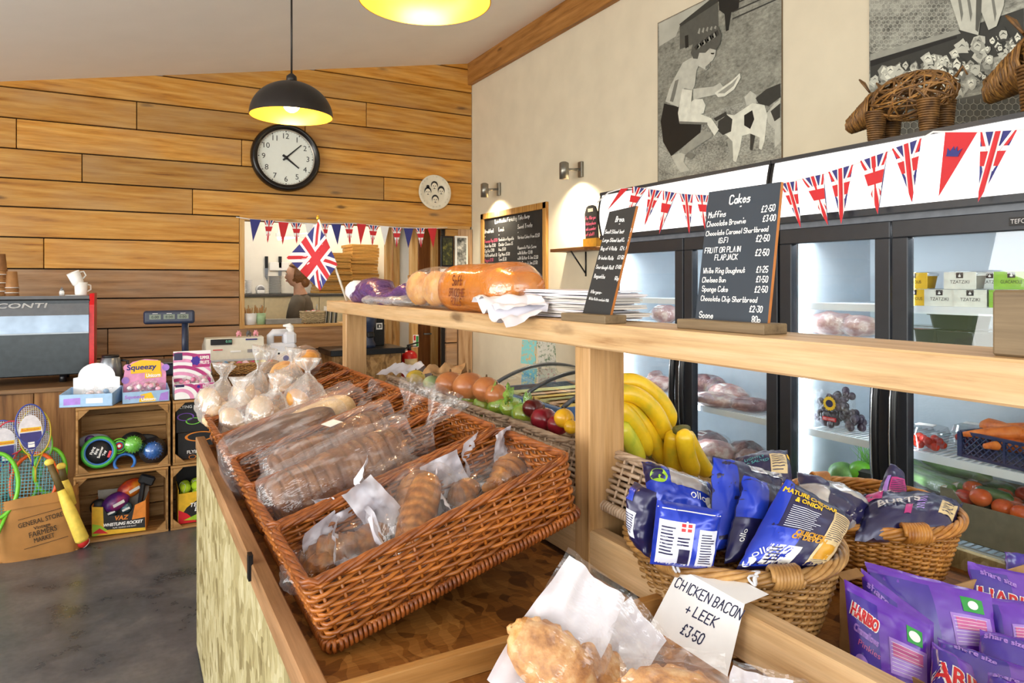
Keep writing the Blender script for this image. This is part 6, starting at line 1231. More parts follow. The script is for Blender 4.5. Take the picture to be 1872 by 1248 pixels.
m.ob('pink_lettering', t); m = MB(); m.box((-.0, 0, .03), (.05, ww * 1.1, .06), M('sign_stand_amber', '#c8902c', .4)); m.ob('stand', t)
# ================================================================ PHOTOGRAPHS ON THE WALL
gk = [M('photo_grey_%d' % i, '#%02x%02x%02x' % (v, v, int(v * .94)), .45, var=.10, vs=25) for i, v in enumerate((24, 52, 84, 118, 152, 190, 222))]
def grassmat(name, a, c, sc=60):
    k = Nd(name); v = k.coord((1, 1, 1.8), False); n = k.noise(v, sc, 6, .75); n2 = k.noise(v, 5, 3); mm = k.n('Math', operation='MULTIPLY_ADD', i1=.6); k.l(n2, mm.inputs[0]); k.l(n, mm.inputs[2]); col = k.ramp(mm.outputs[0], (.55, lin(c)), (1.0, lin(a))); k.l(col, k.b.inputs['Base Color']); k.b.inputs['Roughness'].default_value = .45; return k.m
gmat = grassmat('photo_grass', '#c0c0b4', '#3c3c38'); gmat2 = grassmat('photo_meadow', '#a4a498', '#56564e', 30); skyp = M('photo_sky', '#b4b4a8', .45, var=.2, vs=4)
cxy = lambda x, y: (1180 + x / 2.705, y / 2.705)
def photo(label, xl, xr, ztop, zbot, name='photo_print'):
    t = thing(name, label, 'photograph', (XW - .006, (xl + xr) / 2, zbot)); return t, inv(t)
XP = XW - .008
def pg_(m, pts, mat, k): m.add([V((XP - .0004 * k, q.y, q.z)) for q in [pt(*cxy(x, y), X=XP) for x, y in pts]], [list(range(len(pts)))], mat)
a, c, d = pt(1204, 42.5, X=XW), pt(1431.5, 292, X=XW), pt(1203.5, 331, X=XW)
t, T_ = photo('tall black and white photograph of a crouching girl feeding piglets', a.y, c.y, a.z, (c.z + d.z) / 2); zb0 = (c.z + d.z) / 2
m = MB(T_); m.span((XP, c.y, zb0), (XW - .001, a.y, a.z), M('print_edge', '#6b5a44', .7)); m.ob('backing', t)
m = MB(T_); m.add([(XP - .0003, a.y - .004, zb0 + .004), (XP - .0003, c.y + .004, zb0 + .004), (XP - .0003, c.y + .004, a.z - .004), (XP - .0003, a.y - .004, a.z - .004)], [[0, 1, 2, 3]], gmat2)
pg_(m, [(66, 118), (330, -14), (370, 10), (170, 128), (150, 180), (68, 230)], skyp, 1); pg_(m, [(170, 128), (360, 0), (362, 130), (365, 165), (170, 245)], gk[2], 2); pg_(m, [(168, 120), (330, -10), (385, -35), (362, 8), (174, 132)], gk[1], 3); pg_(m, [(195, 178), (212, 172), (214, 232), (198, 240)], gk[0], 3)
pg_(m, [(360, -30), (470, -70), (462, 40), (425, 62), (412, 150), (398, 155), (392, 70), (365, 50)], gk[0], 3)
for yy in (20, 55, 90): pg_(m, [(430, yy), (668, yy - 105), (668, yy - 98), (430, yy + 8)], gk[1], 2)
pg_(m, [(64, 640), (300, 560), (668, 450), (672, 792), (66, 893)], gmat, 1)
B_ = 4
pg_(m, [(490, 480), (520, 450), (550, 470), (548, 515), (500, 520)], gk[5], B_); pg_(m, [(545, 485), (600, 440), (668, 412), (670, 480), (610, 525), (560, 512)], gk[1], B_); pg_(m, [(600, 560), (640, 512), (668, 490), (670, 700), (640, 732), (640, 640), (606, 605)], gk[5], B_ + 1); pg_(m, [(620, 550), (668, 510), (668, 580), (640, 600)], gk[1], B_ + 2)
pg_(m, [(360, 640), (365, 600), (400, 565), (440, 570), (530, 510), (590, 520), (605, 570), (597, 640), (590, 700), (575, 742), (563, 735), (566, 680), (520, 660), (480, 672), (468, 740), (450, 802), (436, 795), (432, 700), (405, 672)], gk[6], B_ + 3); pg_(m, [(432, 700), (420, 680), (402, 690), (420, 760), (400, 800), (412, 806), (440, 760)], gk[4], B_ + 2); pg_(m, [(520, 662), (545, 662), (530, 745), (518, 740)], gk[1], B_ + 2)
pg_(m, [(362, 600), (405, 568), (432, 590), (425, 650), (385, 668), (358, 645)], gk[1], B_ + 4); pg_(m, [(490, 570), (530, 545), (540, 590), (520, 638), (490, 620)], gk[0], B_ + 4); pg_(m, [(340, 585), (400, 552), (405, 570), (350, 600)], gk[1], B_ + 4)
C_ = 10
pg_(m, [(130, 770), (180, 755), (202, 762), (190, 800), (222, 842), (176, 853), (150, 810)], gk[5], C_); pg_(m, [(195, 770), (225, 752), (250, 765), (230, 790)], gk[3], C_); pg_(m, [(250, 640), (332, 655), (332, 675), (200, 764), (178, 756)], gk[4], C_ + 1); pg_(m, [(210, 520), (245, 490), (285, 490), (300, 520), (290, 560), (250, 575), (215, 550)], gk[6], C_ + 1)
pg_(m, [(95, 512), (165, 528), (240, 590), (278, 612), (275, 655), (230, 692), (130, 772), (90, 702), (78, 600)], gk[0], C_ + 2)
pg_(m, [(238, 440), (340, 428), (372, 410), (390, 432), (352, 468), (240, 492)], gk[5], C_ + 2); pg_(m, [(345, 460), (430, 400), (470, 362), (474, 385), (442, 442), (395, 477), (362, 480)], gk[6], C_ + 4); pg_(m, [(360, 462), (430, 412), (464, 378), (440, 425), (395, 462)], gk[4], C_ + 5)
pg_(m, [(230, 285), (264, 330), (255, 350), (248, 420), (235, 446), (195, 436), (185, 482), (165, 530), (102, 502), (120, 440), (150, 380), (188, 310)], gk[5], C_ + 3); pg_(m, [(150, 400), (168, 392), (150, 470), (140, 505), (124, 500)], gk[3], C_ + 4)
pg_(m, [(185, 440), (235, 447), (226, 545), (330, 585), (366, 640), (345, 672), (310, 617), (172, 612), (164, 560)], gk[6], C_ + 5); pg_(m, [(172, 600), (310, 606), (310, 617), (172, 612)], gk[3], C_ + 6)
pg_(m, [(235, 262), (290, 240), (322, 235), (352, 245), (348, 275), (336, 300), (322, 308), (322, 330), (302, 347), (276, 332), (250, 322), (232, 292)], gk[5], C_ + 4); pg_(m, [(300, 345), (320, 332), (322, 312), (300, 330)], gk[3], C_ + 5); pg_(m, [(326, 262), (346, 262), (340, 270), (328, 268)], gk[0], C_ + 6)
pg_(m, [(228, 262), (240, 212), (252, 170), (285, 132), (330, 118), (365, 135), (380, 172), (374, 215), (352, 248), (322, 240), (300, 262), (270, 262), (262, 292), (240, 290)], gk[2], C_ + 7)
for i in range(9): f = i / 8; pg_(m, [(245 + 100 * f, 235 - 75 * f + 12 * (i % 2)), (262 + 100 * f, 215 - 68 * f), (270 + 98 * f, 232 - 60 * f), (255 + 98 * f, 250 - 66 * f)], gk[4 if i % 2 else 1], C_ + 8)
for i in range(5): pg_(m, [(262 + i * 20, 165 - i * 6), (270 + i * 20, 140 - i * 3), (276 + i * 20, 142 - i * 3), (272 + i * 20, 170 - i * 6)], gk[4], C_ + 8)
m.ob('printed_image', t)
# second photograph: hens' wire, cabbages, trousers
a = pt(1591, 40, X=XW); c = pt(1591, 259, X=XW); yr = a.y - 1.55; zt2 = 3.35
t, T_ = photo('wide black and white photograph of cabbages behind chicken wire', a.y, yr, zt2, c.z); m = MB(T_); m.span((XP, yr, c.z), (XW - .001, a.y, zt2), MATS['print_edge']); m.ob('backing', t)
m = MB(T_); m.add([(XP - .0003, a.y, c.z), (XP - .0003, yr, c.z), (XP - .0003, yr, zt2), (XP - .0003, a.y, zt2)], [[0, 1, 2, 3]], grassmat('photo_weeds', '#b8b8ac', '#30302c', 24))
pg_(m, [(1112, 275), (1545, 150), (1872, 40), (1872, 250), (1112, 420)], gk[1], 1); pg_(m, [(1112, 268), (1545, 146), (1560, 165), (1112, 300)], gk[4], 2); pg_(m, [(1112, 300), (1540, 176), (1540, 190), (1112, 330)], gk[0], 2)
pg_(m, [(1112, 560), (1540, 490), (1872, 420), (1990, 400), (1990, 520), (1872, 572), (1112, 702)], gk[2], 2)
q = random.Random(11)
for i in range(150):
    x = q.uniform(1120, 1990); f = (x - 1112) / 760; y = q.uniform(380 - 250 * f, 500 - 95 * f); s_ = q.uniform(22, 48); n = 9; o_ = q.uniform(0, 6)
    pg_(m, [(x + s_ * (1 + .3 * sin(3 * j + o_)) * cos(2 * pi * j / n) * .75, y + s_ * .8 * (1 + .25 * cos(2 * j + o_)) * sin(2 * pi * j / n)) for j in range(n)], gk[q.choice((1, 3, 4, 5, 5))], 3 + i * .06)
    pg_(m, [(x + s_ * .55 * cos(2 * pi * j / n + o_) * .8, y - 4 + s_ * .5 * (1 + .4 * cos(3 * j + o_)) * sin(2 * pi * j / n + o_)) for j in range(n)], gk[q.choice((4, 5, 6, 6))], 3.03 + i * .06); pg_(m, [(x - s_ * .4, y + s_ * .1), (x, y - s_ * .35), (x + s_ * .4, y - s_ * .05), (x, y - s_ * .18)], gk[q.choice((1, 2))], 3.05 + i * .06)
pg_(m, [(1490, -60), (1790, -120), (1775, 30), (1740, 130), (1700, 150), (1665, 60), (1650, 175), (1560, 150)], gk[5], 14); pg_(m, [(1640, -20), (1668, -20), (1664, 70), (1650, 160), (1636, 150)], gk[2], 15)
for xx in (1545, 1590, 1710): pg_(m, [(xx, -30), (xx + 14, -30), (xx + 30, 70), (xx + 22, 110)], gk[3], 15)
def hexwire(x0, y0, x1, y1, s_, mat, k, ok):
    import math as mm_
    r_ = 0
    y = y0
    while y < y1:
        x = x0 + (s_ * .87 if r_ % 2 else 0)
        while x < x1:
            if ok(x, y):
                P = [(x + s_ * cos(R(60 * j + 30)), y - (x - 1112) * .0 + s_ * sin(R(60 * j + 30))) for j in range(4)]
                for p_, q_ in zip(P, P[1:]):
                    d = V((q_[0] - p_[0], q_[1] - p_[1], 0)).normalized(); w_ = s_ * .075; pg_(m, [(p_[0] - d.y * w_, p_[1] + d.x * w_), (q_[0] - d.y * w_, q_[1] + d.x * w_), (q_[0] + d.y * w_, q_[1] - d.x * w_), (p_[0] + d.y * w_, p_[1] - d.x * w_)], mat, k)
            x += s_ * 1.74
        y += s_ * 1.5; r_ += 1
hexwire(1122, 12, 1560, 270, 13, gk[5], 3, lambda x, y: y < 262 - (x - 1112) * .29 and x < 1545)
hexwire(1122, 440, 1960, 690, 20, gk[4], 14, lambda x, y: 575 - (x - 1112) * .165 < y < 690 - (x - 1112) * .155)
m.ob('printed_image', t)
# ================================================================ TILL COUNTER AND CRATES (left)
YR = pt(220, 985, Z=0).y; YC = YR + .37; ZC = .90
vplank = wood('counter_boards', '#a57848', '#855a30', '#5a3a1c', 2, .55, 1, .3, 1, .15)
b = MB(); t = thing('till_counter', 'long wooden till counter of upright boards along the left back of the shop', 'counter', (-.9, YC + .3, 0)); T_ = inv(t); m = MB(T_)
xe = pt(500, 700, Y=YC).x; x = -3.4
while x < xe - .01: m.span((x + .002, YC, .01), (min(x + .222, xe) - .002, YC + .022, ZC - .03), vplank, .002); x += .222
m.ob('front_boards', t); m = MB(T_); m.span((-3.4, YC - .02, ZC - .03), (xe, YC + .62, ZC), wood('counter_top_worn', '#8d6d4c', '#6f5236', '#4a341f', 0, .45, 1, .1, .5, .1), .004); m.ob('worktop', t); m = MB(T_); m.span((xe - .03, YC + .022, .01), (xe, YC + .6, ZC - .03), vplank); m.span((-3.4, YC + .58, .01), (xe - .03, YC + .6, ZC - .03), vplank); m.ob('end_board', t)
crw = wood('crate_wood', '#b9905c', '#98703e', '#694820', 0, .6, 1.2, .3, .8, .15)
def wooden_crate(label, px0, px1, z0, yaw, hgt=.405, dep=.34):
    x0, x1 = pt(px0, 800, Y=YR).x, pt(px1, 800, Y=YR).x; w = x1 - x0; t = thing('wooden_crate', label, 'crate', ((x0 + x1) / 2, YR + dep / 2 + .004, z0), (0, 0, yaw), 'old wooden crates on their sides'); m = MB(); g = .006; n = 3
    for k_ in range(n):
        a, c = -dep / 2 + dep * k_ / n, -dep / 2 + dep * (k_ + 1) / n - g
        for z in (.008, hgt - .008): m.span((-w / 2, a, z - .007), (w / 2, c, z + .007), crw, .0015)
        for sx in (-1, 1): m.span((sx * (w / 2 - .007) - .006, a, .016), (sx * (w / 2 - .007) + .006, c, hgt - .016), crw, .0015)
    m.ob('slats', t); m = MB()
    for k_ in range(4): m.span((-w / 2 + .002, dep / 2 - .012, hgt * k_ / 4 + .004), (w / 2 - .002, dep / 2, hgt * (k_ + 1) / 4 - .003), crw, .0015)
    m.ob('back_boards', t)
    for sx in (-1, 1):
        for z, sz in ((.016, 1), (hgt - .016, -1)):
            m = MB(); a = .055; F = frame((sx * (w / 2 - .014), -dep / 2 + .006, z), (-sx, 0, 0), (0, 0, sz)); m.prism([(0, 0), (a, 0), (0, a)], .02, crw, F if F.to_3x3() @ V((0, 0, 1)) is None else F @ TR((0, 0, -.01))); m.ob('corner_block', t)
    return t, V(((x0 + x1) / 2, YR + .004, z0 + .016))
cH = .405; c_lb, o_lb = wooden_crate('old wooden crate at the bottom left, holding a yellow toy display box', 134, 308, 0, 0); c_lt, o_lt = wooden_crate('old wooden crate at the top left, holding ring and ball toys', 138, 312, cH + .002, .0); c_rb, o_rb = wooden_crate('old wooden crate at the bottom right, holding tennis balls', 312, 486, 0, 0); c_rt, o_rt = wooden_crate('old wooden crate at the top right, holding black toy boxes', 316, 490, cH + .002, 0)
ZK = 2 * cH + .004
# candy display boxes on the crates
def cbox(name, label, cat, x, y, z, w, d, h, col, back=None, yaw=0, group=None, headf=None):
    t = thing(name, label, cat, (x, y, z), (0, 0, yaw), group); m = MB(); m.span((-w / 2, -d / 2, 0), (w / 2, d / 2, .003), col); m.span((-w / 2, -d / 2, 0), (w / 2, -d / 2 + .003, h), col)
    for sx in (-1, 1): m.add([(sx * w / 2, -d / 2, 0), (sx * w / 2, d / 2, 0), (sx * w / 2, d / 2, h * 1.25), (sx * w / 2, -d / 2, h), (sx * (w / 2 - .003), -d / 2, 0), (sx * (w / 2 - .003), d / 2, 0), (sx * (w / 2 - .003), d / 2, h * 1.25), (sx * (w / 2 - .003), -d / 2, h)], [[0, 1, 2, 3], [7, 6, 5, 4], [2, 3, 7, 6], [0, 3, 7, 4], [1, 2, 6, 5]], col)
    m.span((-w / 2, d / 2 - .003, 0), (w / 2, d / 2, h * 1.25), col); m.ob('tray', t)
    if headf:
        m = MB(); F = frame((0, d / 2 - .004, 0), (1, 0, 0), (0, 0, 1)); m.prism(headf, .003, back or col, F @ TR((0, 0, -.003))); m.ob('header_card', t)
    return t
X_ = lambda px, yy: pt(px, 700, Y=yy).x
yc_ = YR + .12; whitec = M('card_white_back', '#f0f2f4', .5, var=.02); bluec = M('card_sky_blue', '#9cc0e4', .45, var=.08); pkc = M('card_pink', '#e39ac4', .45, var=.1); magc = M('card_magenta', '#b0367c', .45)
w_ = X_(222, yc_) - X_(118, yc_); arch = lambda w, h: [(-w / 2, 0), (w / 2, 0), (w / 2, h * .62), (w * .40, h * .64)] + [(w * .40 * cos(a), h * .64 + h * .36 * sin(a)) for a in [pi * j / 12 for j in range(1, 12)]] + [(-w * .40, h * .64), (-w / 2, h * .62)]
t = cbox('sweet_display_box', 'pale blue open sweet box with a blank white arched header, leftmost on the crates', 'box', (X_(118, yc_) + X_(222, yc_)) / 2 - .01, yc_, ZK, w_ * .95, .20, .075, bluec, whitec, -.25, 'open boxes of sweets', arch(.26, .24))
m = MB(); F = frame((0, -.1005, 0), (1, 0, 0), (0, 0, 1)); m.poly([(-w_ * .40, .012), (-w_ * .1, .015), (-w_ * .1, .055), (-w_ * .4, .05)], lilac, F); m.poly([(.0, .02), (w_ * .3, .02), (w_ * .3, .05), (0, .05)], wht, F); m.ob('printed_front', t)
def wrapped_sweets(label, x, y, z, w, d, mat, n, seed):
    q = random.Random(seed)
    for i in range(n):
        t = thing('wrapped_sweet', label, 'sweet', (x + q.uniform(-.5, .5) * w, y + q.uniform(-.5, .5) * d, z + q.uniform(0, .03)), (q.uniform(0, 1), q.uniform(0, 1), q.uniform(0, 6)), label); r = .016
        MB().ell((0, 0, 0), (r, r, r), mat[i % len(mat)], nu=10, nv=7).ob('sweet', t); m = MB(); loft(m, [(-.045, 0, 0), (-.026, 0, 0), (-.016, 0, 0), (0, 0, 0), (.016, 0, 0), (.026, 0, 0), (.045, 0, 0)], [.022, .006, .016, .020, .016, .006, .022], [.006, .005, .016, .020, .016, .005, .006], fclear, 10, .003, 60, i); m.ob('wrapper', t)
pinks = [M('sweet_pink', '#f4a8c8', .4), M('sweet_white', '#f0e4ea', .4), M('sweet_cerise', '#d8508c', .4)]
wrapped_sweets('clear wrapped sweet in the box with the blank white header', X_(172, yc_), yc_ - .02, ZK + .05, .16, .10, [bluec, pinks[1], pinks[1]], 7, 2)
w_ = X_(309, yc_) - X_(222, yc_); xm = (X_(309, yc_) + X_(222, yc_)) / 2
t = cbox('sweet_display_box', 'blue and yellow open sweet box with bubble lettered header, middle of the three', 'box', xm, yc_, ZK, w_ * .97, .20, .07, bluec, pkc, .02, 'open boxes of sweets', [(-w_ * .46, 0), (w_ * .46, 0), (w_ * .46, .15), (w_ * .42, .21), (w_ * .28, .24), (0, .25), (-w_ * .26, .235), (-w_ * .42, .20), (-w_ * .46, .13)])
m = MB(); F = frame((0, .0925, 0), (1, 0, 0), (0, 0, 1)); m.poly([(-w_ * .3, .16), (w_ * .34, .165), (w_ * .34, .235), (-w_ * .1, .245), (-w_ * .3, .22)], yel, F); printed(m, 'Squeezy', -.02, .185, .032, blue_u, F @ TR((0, 0, .0008)), w_ * .62, .0012, .1); m.poly([(0, .125), (w_ * .36, .13), (w_ * .36, .165), (0, .16)], yel, F @ TR((0, 0, .0004))); printed(m, 'Unicorn', w_ * .18, .133, .022, wht, F @ TR((0, 0, .0012)), w_ * .30, .001)
for a, c_, mm_ in ((-.10, .20, pkc), (.12, .19, lilac), (-.11, .12, lilac)): m.add([F @ V((a + .022 * cos(2 * pi * j / 16), c_ + .022 * sin(2 * pi * j / 16), .0006)) for j in range(16)], [list(range(16))], mm_)
m.ob('printed_header', t); m = MB(); F = frame((0, -.1005, 0), (1, 0, 0), (0, 0, 1)); m.poly([(-w_ * .15, .005), (w_ * .2, .005), (w_ * .1, .062), (-w_ * .12, .05)], yel, F); printed(m, 'Squeezy', -w_ * .24, .03, .020, lilac, F @ TR((0, 0, .0008)), w_ * .40, .001, .1); printed(m, 'Unicorn', w_ * .05, .012, .017, wht, F @ TR((0, 0, .0009)), w_ * .30, .001); m.poly([(w_ * .26, .006), (w_ * .46, .006), (w_ * .46, .06), (w_ * .3, .05)], lilac, F @ TR((0, 0, .0004))); m.ob('printed_front', t)
wrapped_sweets('pink wrapped sweet in the middle sweet box', xm, yc_ - .02, ZK + .07, .18, .10, pinks, 12, 3)
w_ = X_(391, yc_) - X_(315, yc_); xm = (X_(391, yc_) + X_(315, yc_)) / 2
t = cbox('sweet_display_box', 'magenta striped open sweet box, rightmost of the three', 'box', xm, yc_, ZK, w_ * .96, .20, .10, whitec, whitec, 0, 'open boxes of sweets', [(-w_ * .46, 0), (w_ * .46, 0), (w_ * .46, .29), (-w_ * .46, .29)])
for F, W_, H_ in ((frame((0, .0925, 0), (1, 0, 0), (0, 0, 1)), w_ * .92, .29), (frame((0, -.1005, 0), (1, 0, 0), (0, 0, 1)), w_ * .94, .10)):
    m = MB()
    for i in range(6):
        P = []; r0 = .05 + i * .045
        for r_ in (r0, r0 + .022):
            for j in range(17): a = pi * j / 16 * .9; P.append((min(max(-W_ / 2 + r_ * 1.1 * cos(a) + W_ * .15, -W_ / 2), W_ / 2), min(r_ * .95 * sin(a) + .002, H_ - .002), 0))
        m.add([F @ V(q_) for q_ in P], [[j, j + 1, 18 + j, 17 + j] for j in range(16)], magc if i % 2 else pkc)
    k_ = H_ / .29; m.poly([(0, H_ * .62), (W_ * .48, H_ * .62), (W_ * .48, H_ * .92), (0, H_ * .92)], magc, F @ TR((0, 0, .0006))); m.add([F @ V((W_ * .10 + H_ * .09 * (1 + .25 * (j % 2)) * cos(2 * pi * j / 14), H_ * .77 + H_ * .09 * (1 + .25 * (j % 2)) * sin(2 * pi * j / 14), .001)) for j in range(14)], [list(range(14))], purple_d); printed(m, 'SUMMER', W_ * .33, H_ * .80, H_ * .075, wht, F @ TR((0, 0, .001)), W_ * .25, .0006); printed(m, 'FRUITS', W_ * .33, H_ * .69, H_ * .075, wht, F @ TR((0, 0, .001)), W_ * .25, .0006)
    m.poly([(-W_ * .48, H_ * .80), (-W_ * .26, H_ * .80), (-W_ * .26, H_ * .96), (-W_ * .48, H_ * .96)], navy, F @ TR((0, 0, .0006))); m.ob('printed_card', t)
wrapped_sweets('pink wrapped sweet in the magenta striped box', xm, yc_ - .02, ZK + .09, .15, .10, pinks, 9, 4)
# toys in the upper left crate
def toy_at(px, py, yy): return pt(px, py, Y=yy)
tg = M('toy_green', '#3fae3a', .35, bump=.2, bs=120); tb_ = M('toy_blue', '#2f6fc0', .35); tlime = M('toy_lime', '#7bd64a', .4); cardk = M('toy_card_black', '#1b1c20', .5); blis = pane('blister', (.92, .93, .95), .10)
yt = YR + .07
c = toy_at(181, 826, yt); rr_ = (pt(210, 826, Y=yt).x - pt(152, 826, Y=yt).x) / 2; t = thing('flying_ring', 'green and blue flying ring with a black card centre in the upper left crate', 'toy', tuple(c), (0, 0, 0), 'ring and ball toys'); ZF = Mx.Rotation(R(78), 4, 'X')
m = MB(); m.tube([ZF @ V((rr_ * cos(2 * pi * j / 40), rr_ * sin(2 * pi * j / 40), 0)) for j in range(40)], .014, tg, 10, True); m.tube([ZF @ V((rr_ * .9 * cos(2 * pi * j / 40), rr_ * .9 * sin(2 * pi * j / 40), .008)) for j in range(40)], .006, tb_, 8, True); m.ob('ring', t)
m = MB(); m.lathe([(0, .004), (rr_ * .86, .004), (rr_ * .86, -.004)], cardk, 36, ZF); m.ob('card_disc', t); m = MB(); F = ZF @ TR((0, 0, .006), (0, 0, 1.25))
for i, s_ in enumerate(['Flying', 'Ring', 'Summer', 'Toy']): printed(m, s_, 0, .030 - .022 * i, .014, wht, F, None, .0005)
m.box((-.0, -.058, .0), (.04, .014, .0005), redp, T=F); m.ob('lettering', t)
def spiky(label, px, py, r, mat, yy):
    c = toy_at(px, py, yy); t = thing('spiky_ball', label, 'toy', tuple(c), (0, 0, 0), 'ring and ball toys'); m = MB(); m.ell((0, 0, 0), (r, r, r), mat, nu=20, nv=14)
    n = 110
    for i in range(n): z = 1 - 2 * (i + .5) / n; a = i * 2.39996; q_ = sqrt(1 - z * z); d = V((q_ * cos(a), q_ * sin(a), z)); m.tube([d * r * .95, d * (r * 1.14)], [.0028, .0012], mat, 4)
    m.ob('rubber_ball', t); m = MB(); m.lathe([(r * 1.5, -.004), (r * 1.5, .0), (r * 1.2, r * .2), (r * 1.18, r * .7), (r * .7, r * 1.25), (0, r * 1.3)], blis, 28, ZF, cap=False); m.ob('blister', t); m = MB(); m.lathe([(0, -.006), (r * 1.55, -.006), (r * 1.55, -.010), (0, -.010)], cardk, 28, ZF); m.ob('card', t)
spiky('lime green spiky ball in a blister pack in the upper left crate', 243, 812, .050, tlime, YR + .10); spiky('blue spiky ball in a blister pack at the right of the crate', 280, 823, .052, tb_, YR + .08)
c = toy_at(218, 815, YR + .09); t = thing('target_toy', 'small round target toy between the ring and the lime ball', 'toy', tuple(c), (0, 0, 0), 'ring and ball toys'); m = MB()
for i, (r_, mt) in enumerate(((.048, tlime), (.040, cardk), (.034, tlime), (.026, tb_), (.020, redp), (.010, wht))): m.lathe([(0, .002 + .002 * i), (r_, .002 + .002 * i), (r_, -.004)], mt, 24, ZF)
m.ob('target_disc', t)
c = toy_at(228, 845, YR + .06); m = MB(); m.tube([ZF @ V((.055 * cos(2 * pi * j / 30), .055 * sin(2 * pi * j / 30), 0)) for j in range(30)], .009, tb_, 8, True); o = m.ob('throwing_ring', None, tuple(c), (R(-25), 0, 0)); tag(o, 'dark blue throwing ring low beside the green ring', 'toy', 'ring and ball toys')
for i, (px, py, lab) in enumerate([(172, 803, 'grey and purple toy pack at the back left of the upper crate'), (262, 803, 'purple toy pack at the back right of the upper crate')]):
    c = toy_at(px, py, YR + .16); t = thing('toy_pack', lab, 'toy', tuple(c), (0, 0, 0), 'ring and ball toys'); m = MB(); m.ell((0, 0, -.01), (.09, .012, .045), M('toy_grey', '#8a8c94', .4) if i == 0 else cardk); m.ob('card', t); m = MB(); m.ell((-.02, -.012, 0), (.03, .012, .03), M('toy_purple', '#4c2a70', .4)); m.ob('ball', t)
# whistling rocket display box in the lower left crate
yb_ = YR + .05; x0, x1 = pt(172, 940, Y=yb_).x, pt(270, 940, Y=yb_).x; w = x1 - x0; hb_ = .15; z0 = .02; orc = M('toybox_orange', '#e0862c', .45); yec = M('toybox_yellow', '#e3b52a', .45); blc = M('toybox_black', '#1c1a1a', .5)
t = thing('toy_display_box', 'yellow and orange open display box of rocket toys in the lower left crate', 'box', ((x0 + x1) / 2, yb_ + .10, z0), (0, 0, -.12)); m = MB(); F = frame((0, -.10, 0), (1, 0, 0), (0, 0, 1))
m.prism([(-w / 2, 0), (w / 2, 0), (w / 2, hb_ * 1.25), (w * .30, hb_ * 1.1), (w * .2, hb_ * .78), (-w * .2, hb_ * .74), (-w * .3, hb_ * 1.15), (-w / 2, hb_ * 1.2)], .004, blc, F @ TR((0, 0, -.004)))
for sx in (-1, 1): m.span((sx * w / 2 - .002, -.10, 0), (sx * w / 2 + .002, .10, hb_ * 1.25), orc)
m.span((-w / 2, .096, 0), (w / 2, .10, hb_ * 1.5), M('toybox_grey', '#b9b4a8', .6)); m.span((-w / 2, -.1, 0), (w / 2, .1, .003), blc); m.ob('box_walls', t)
m = MB(); m.poly([(-w / 2, 0), (-w * .28, 0), (-w * .30, hb_ * 1.14), (-w / 2, hb_ * 1.19)], yec, F @ TR((0, 0, .0006))); m.poly([(w * .24, hb_ * .5), (w / 2, hb_ * .55), (w / 2, hb_ * 1.24), (w * .30, hb_ * 1.09)], orc, F @ TR((0, 0, .0006))); m.poly([(-w / 2, 0), (-w * .1, 0), (-w * .34, hb_ * .4), (-w / 2, hb_ * .5)], lime, F @ TR((0, 0, .0009))); m.poly([(-w * .44, 0), (w / 2, 0), (w / 2, hb_ * .12), (-w * .2, hb_ * .2)], yec, F @ TR((0, 0, .0011))); m.poly([(-w / 2, hb_ * .12), (-w * .2, hb_ * .05), (-w * .36, hb_ * .3)], redp, F @ TR((0, 0, .0013)))
printed(m, 'VAZ', .01, hb_ * .55, .026, orc, F @ TR((0, 0, .002)), None, .001, .2); printed(m, 'WHISTLING ROCKET', .02, hb_ * .34, .018, wht, F @ TR((0, 0, .0022)), w * .74, .0009, .2); printed(m, 'PUMP, SQUEEZE AND BLAST', .03, hb_ * .22, .009, wht, F @ TR((0, 0, .0022)), w * .44); m.ob('printed_front', t)
bx = V(((x0 + x1) / 2, yb_ + .10, z0)); rk = skin('rocket_orange', '#e8a02c', '#d8501c', '#5c1c50', .3, None, 8); rk2 = skin('rocket_purple', '#b83060', '#5c2a7c', '#2c1c50', .3, None, 8); rk3 = M('rocket_steel_blue', '#54707c', .25, .4, .4, 25)
for i, (dx, dz, mt, r_, yw, lab) in enumerate([(.05, .24, rk, .055, .4, 'orange rocket ball at the top of the toy box'), (-.03, .18, rk2, .055, .3, 'purple rocket ball in the middle of the toy box'), (-.055, .125, rk3, .036, 0, 'shiny blue ball at the left of the toy box'), (.025, .135, rk3, .036, 0, 'shiny blue ball in the middle front of the toy box')]):
    t = thing('rocket_ball', lab, 'toy', tuple(bx + V((dx, -.04 + .05 * (i == 0), dz))), (0, -.35, yw), 'rocket balls'); MB().ell((0, 0, 0), (r_ * (1.5 if i < 2 else 1), r_, r_), mt).ob('ball', t); m = MB(); m.box((0, -r_ * 1.0, 0), (r_ * 1.2, .002, r_ * .35), wht); m.ob('stripe', t)
t = thing('rocket_tail', 'black foam rocket tail with a paper tag sticking out of the toy box', 'toy', tuple(bx + V((.10, -.03, .12)))); m = MB(); m.beam((0, 0, 0), (.02, 0, .16), .05, .03, cardk, .01); m.box((.04, 0, .17), (.09, .03, .06), cardk, (0, .4, 0), .01); m.ob('foam_fins', t); m = MB(); m.box((-.01, -.05, -.03), (.03, .001, .045), label_w, (0, .2, 0)); m.ob('paper_tag', t)
m = MB(); m.ell((0, 0, 0), (.05, .03, .05), cardk); o = m.ob('foam_ball', None, tuple(bx + V((-.12, -.02, .155)))); tag(o, 'black foam piece at the left corner of the rocket toy box', 'toy')
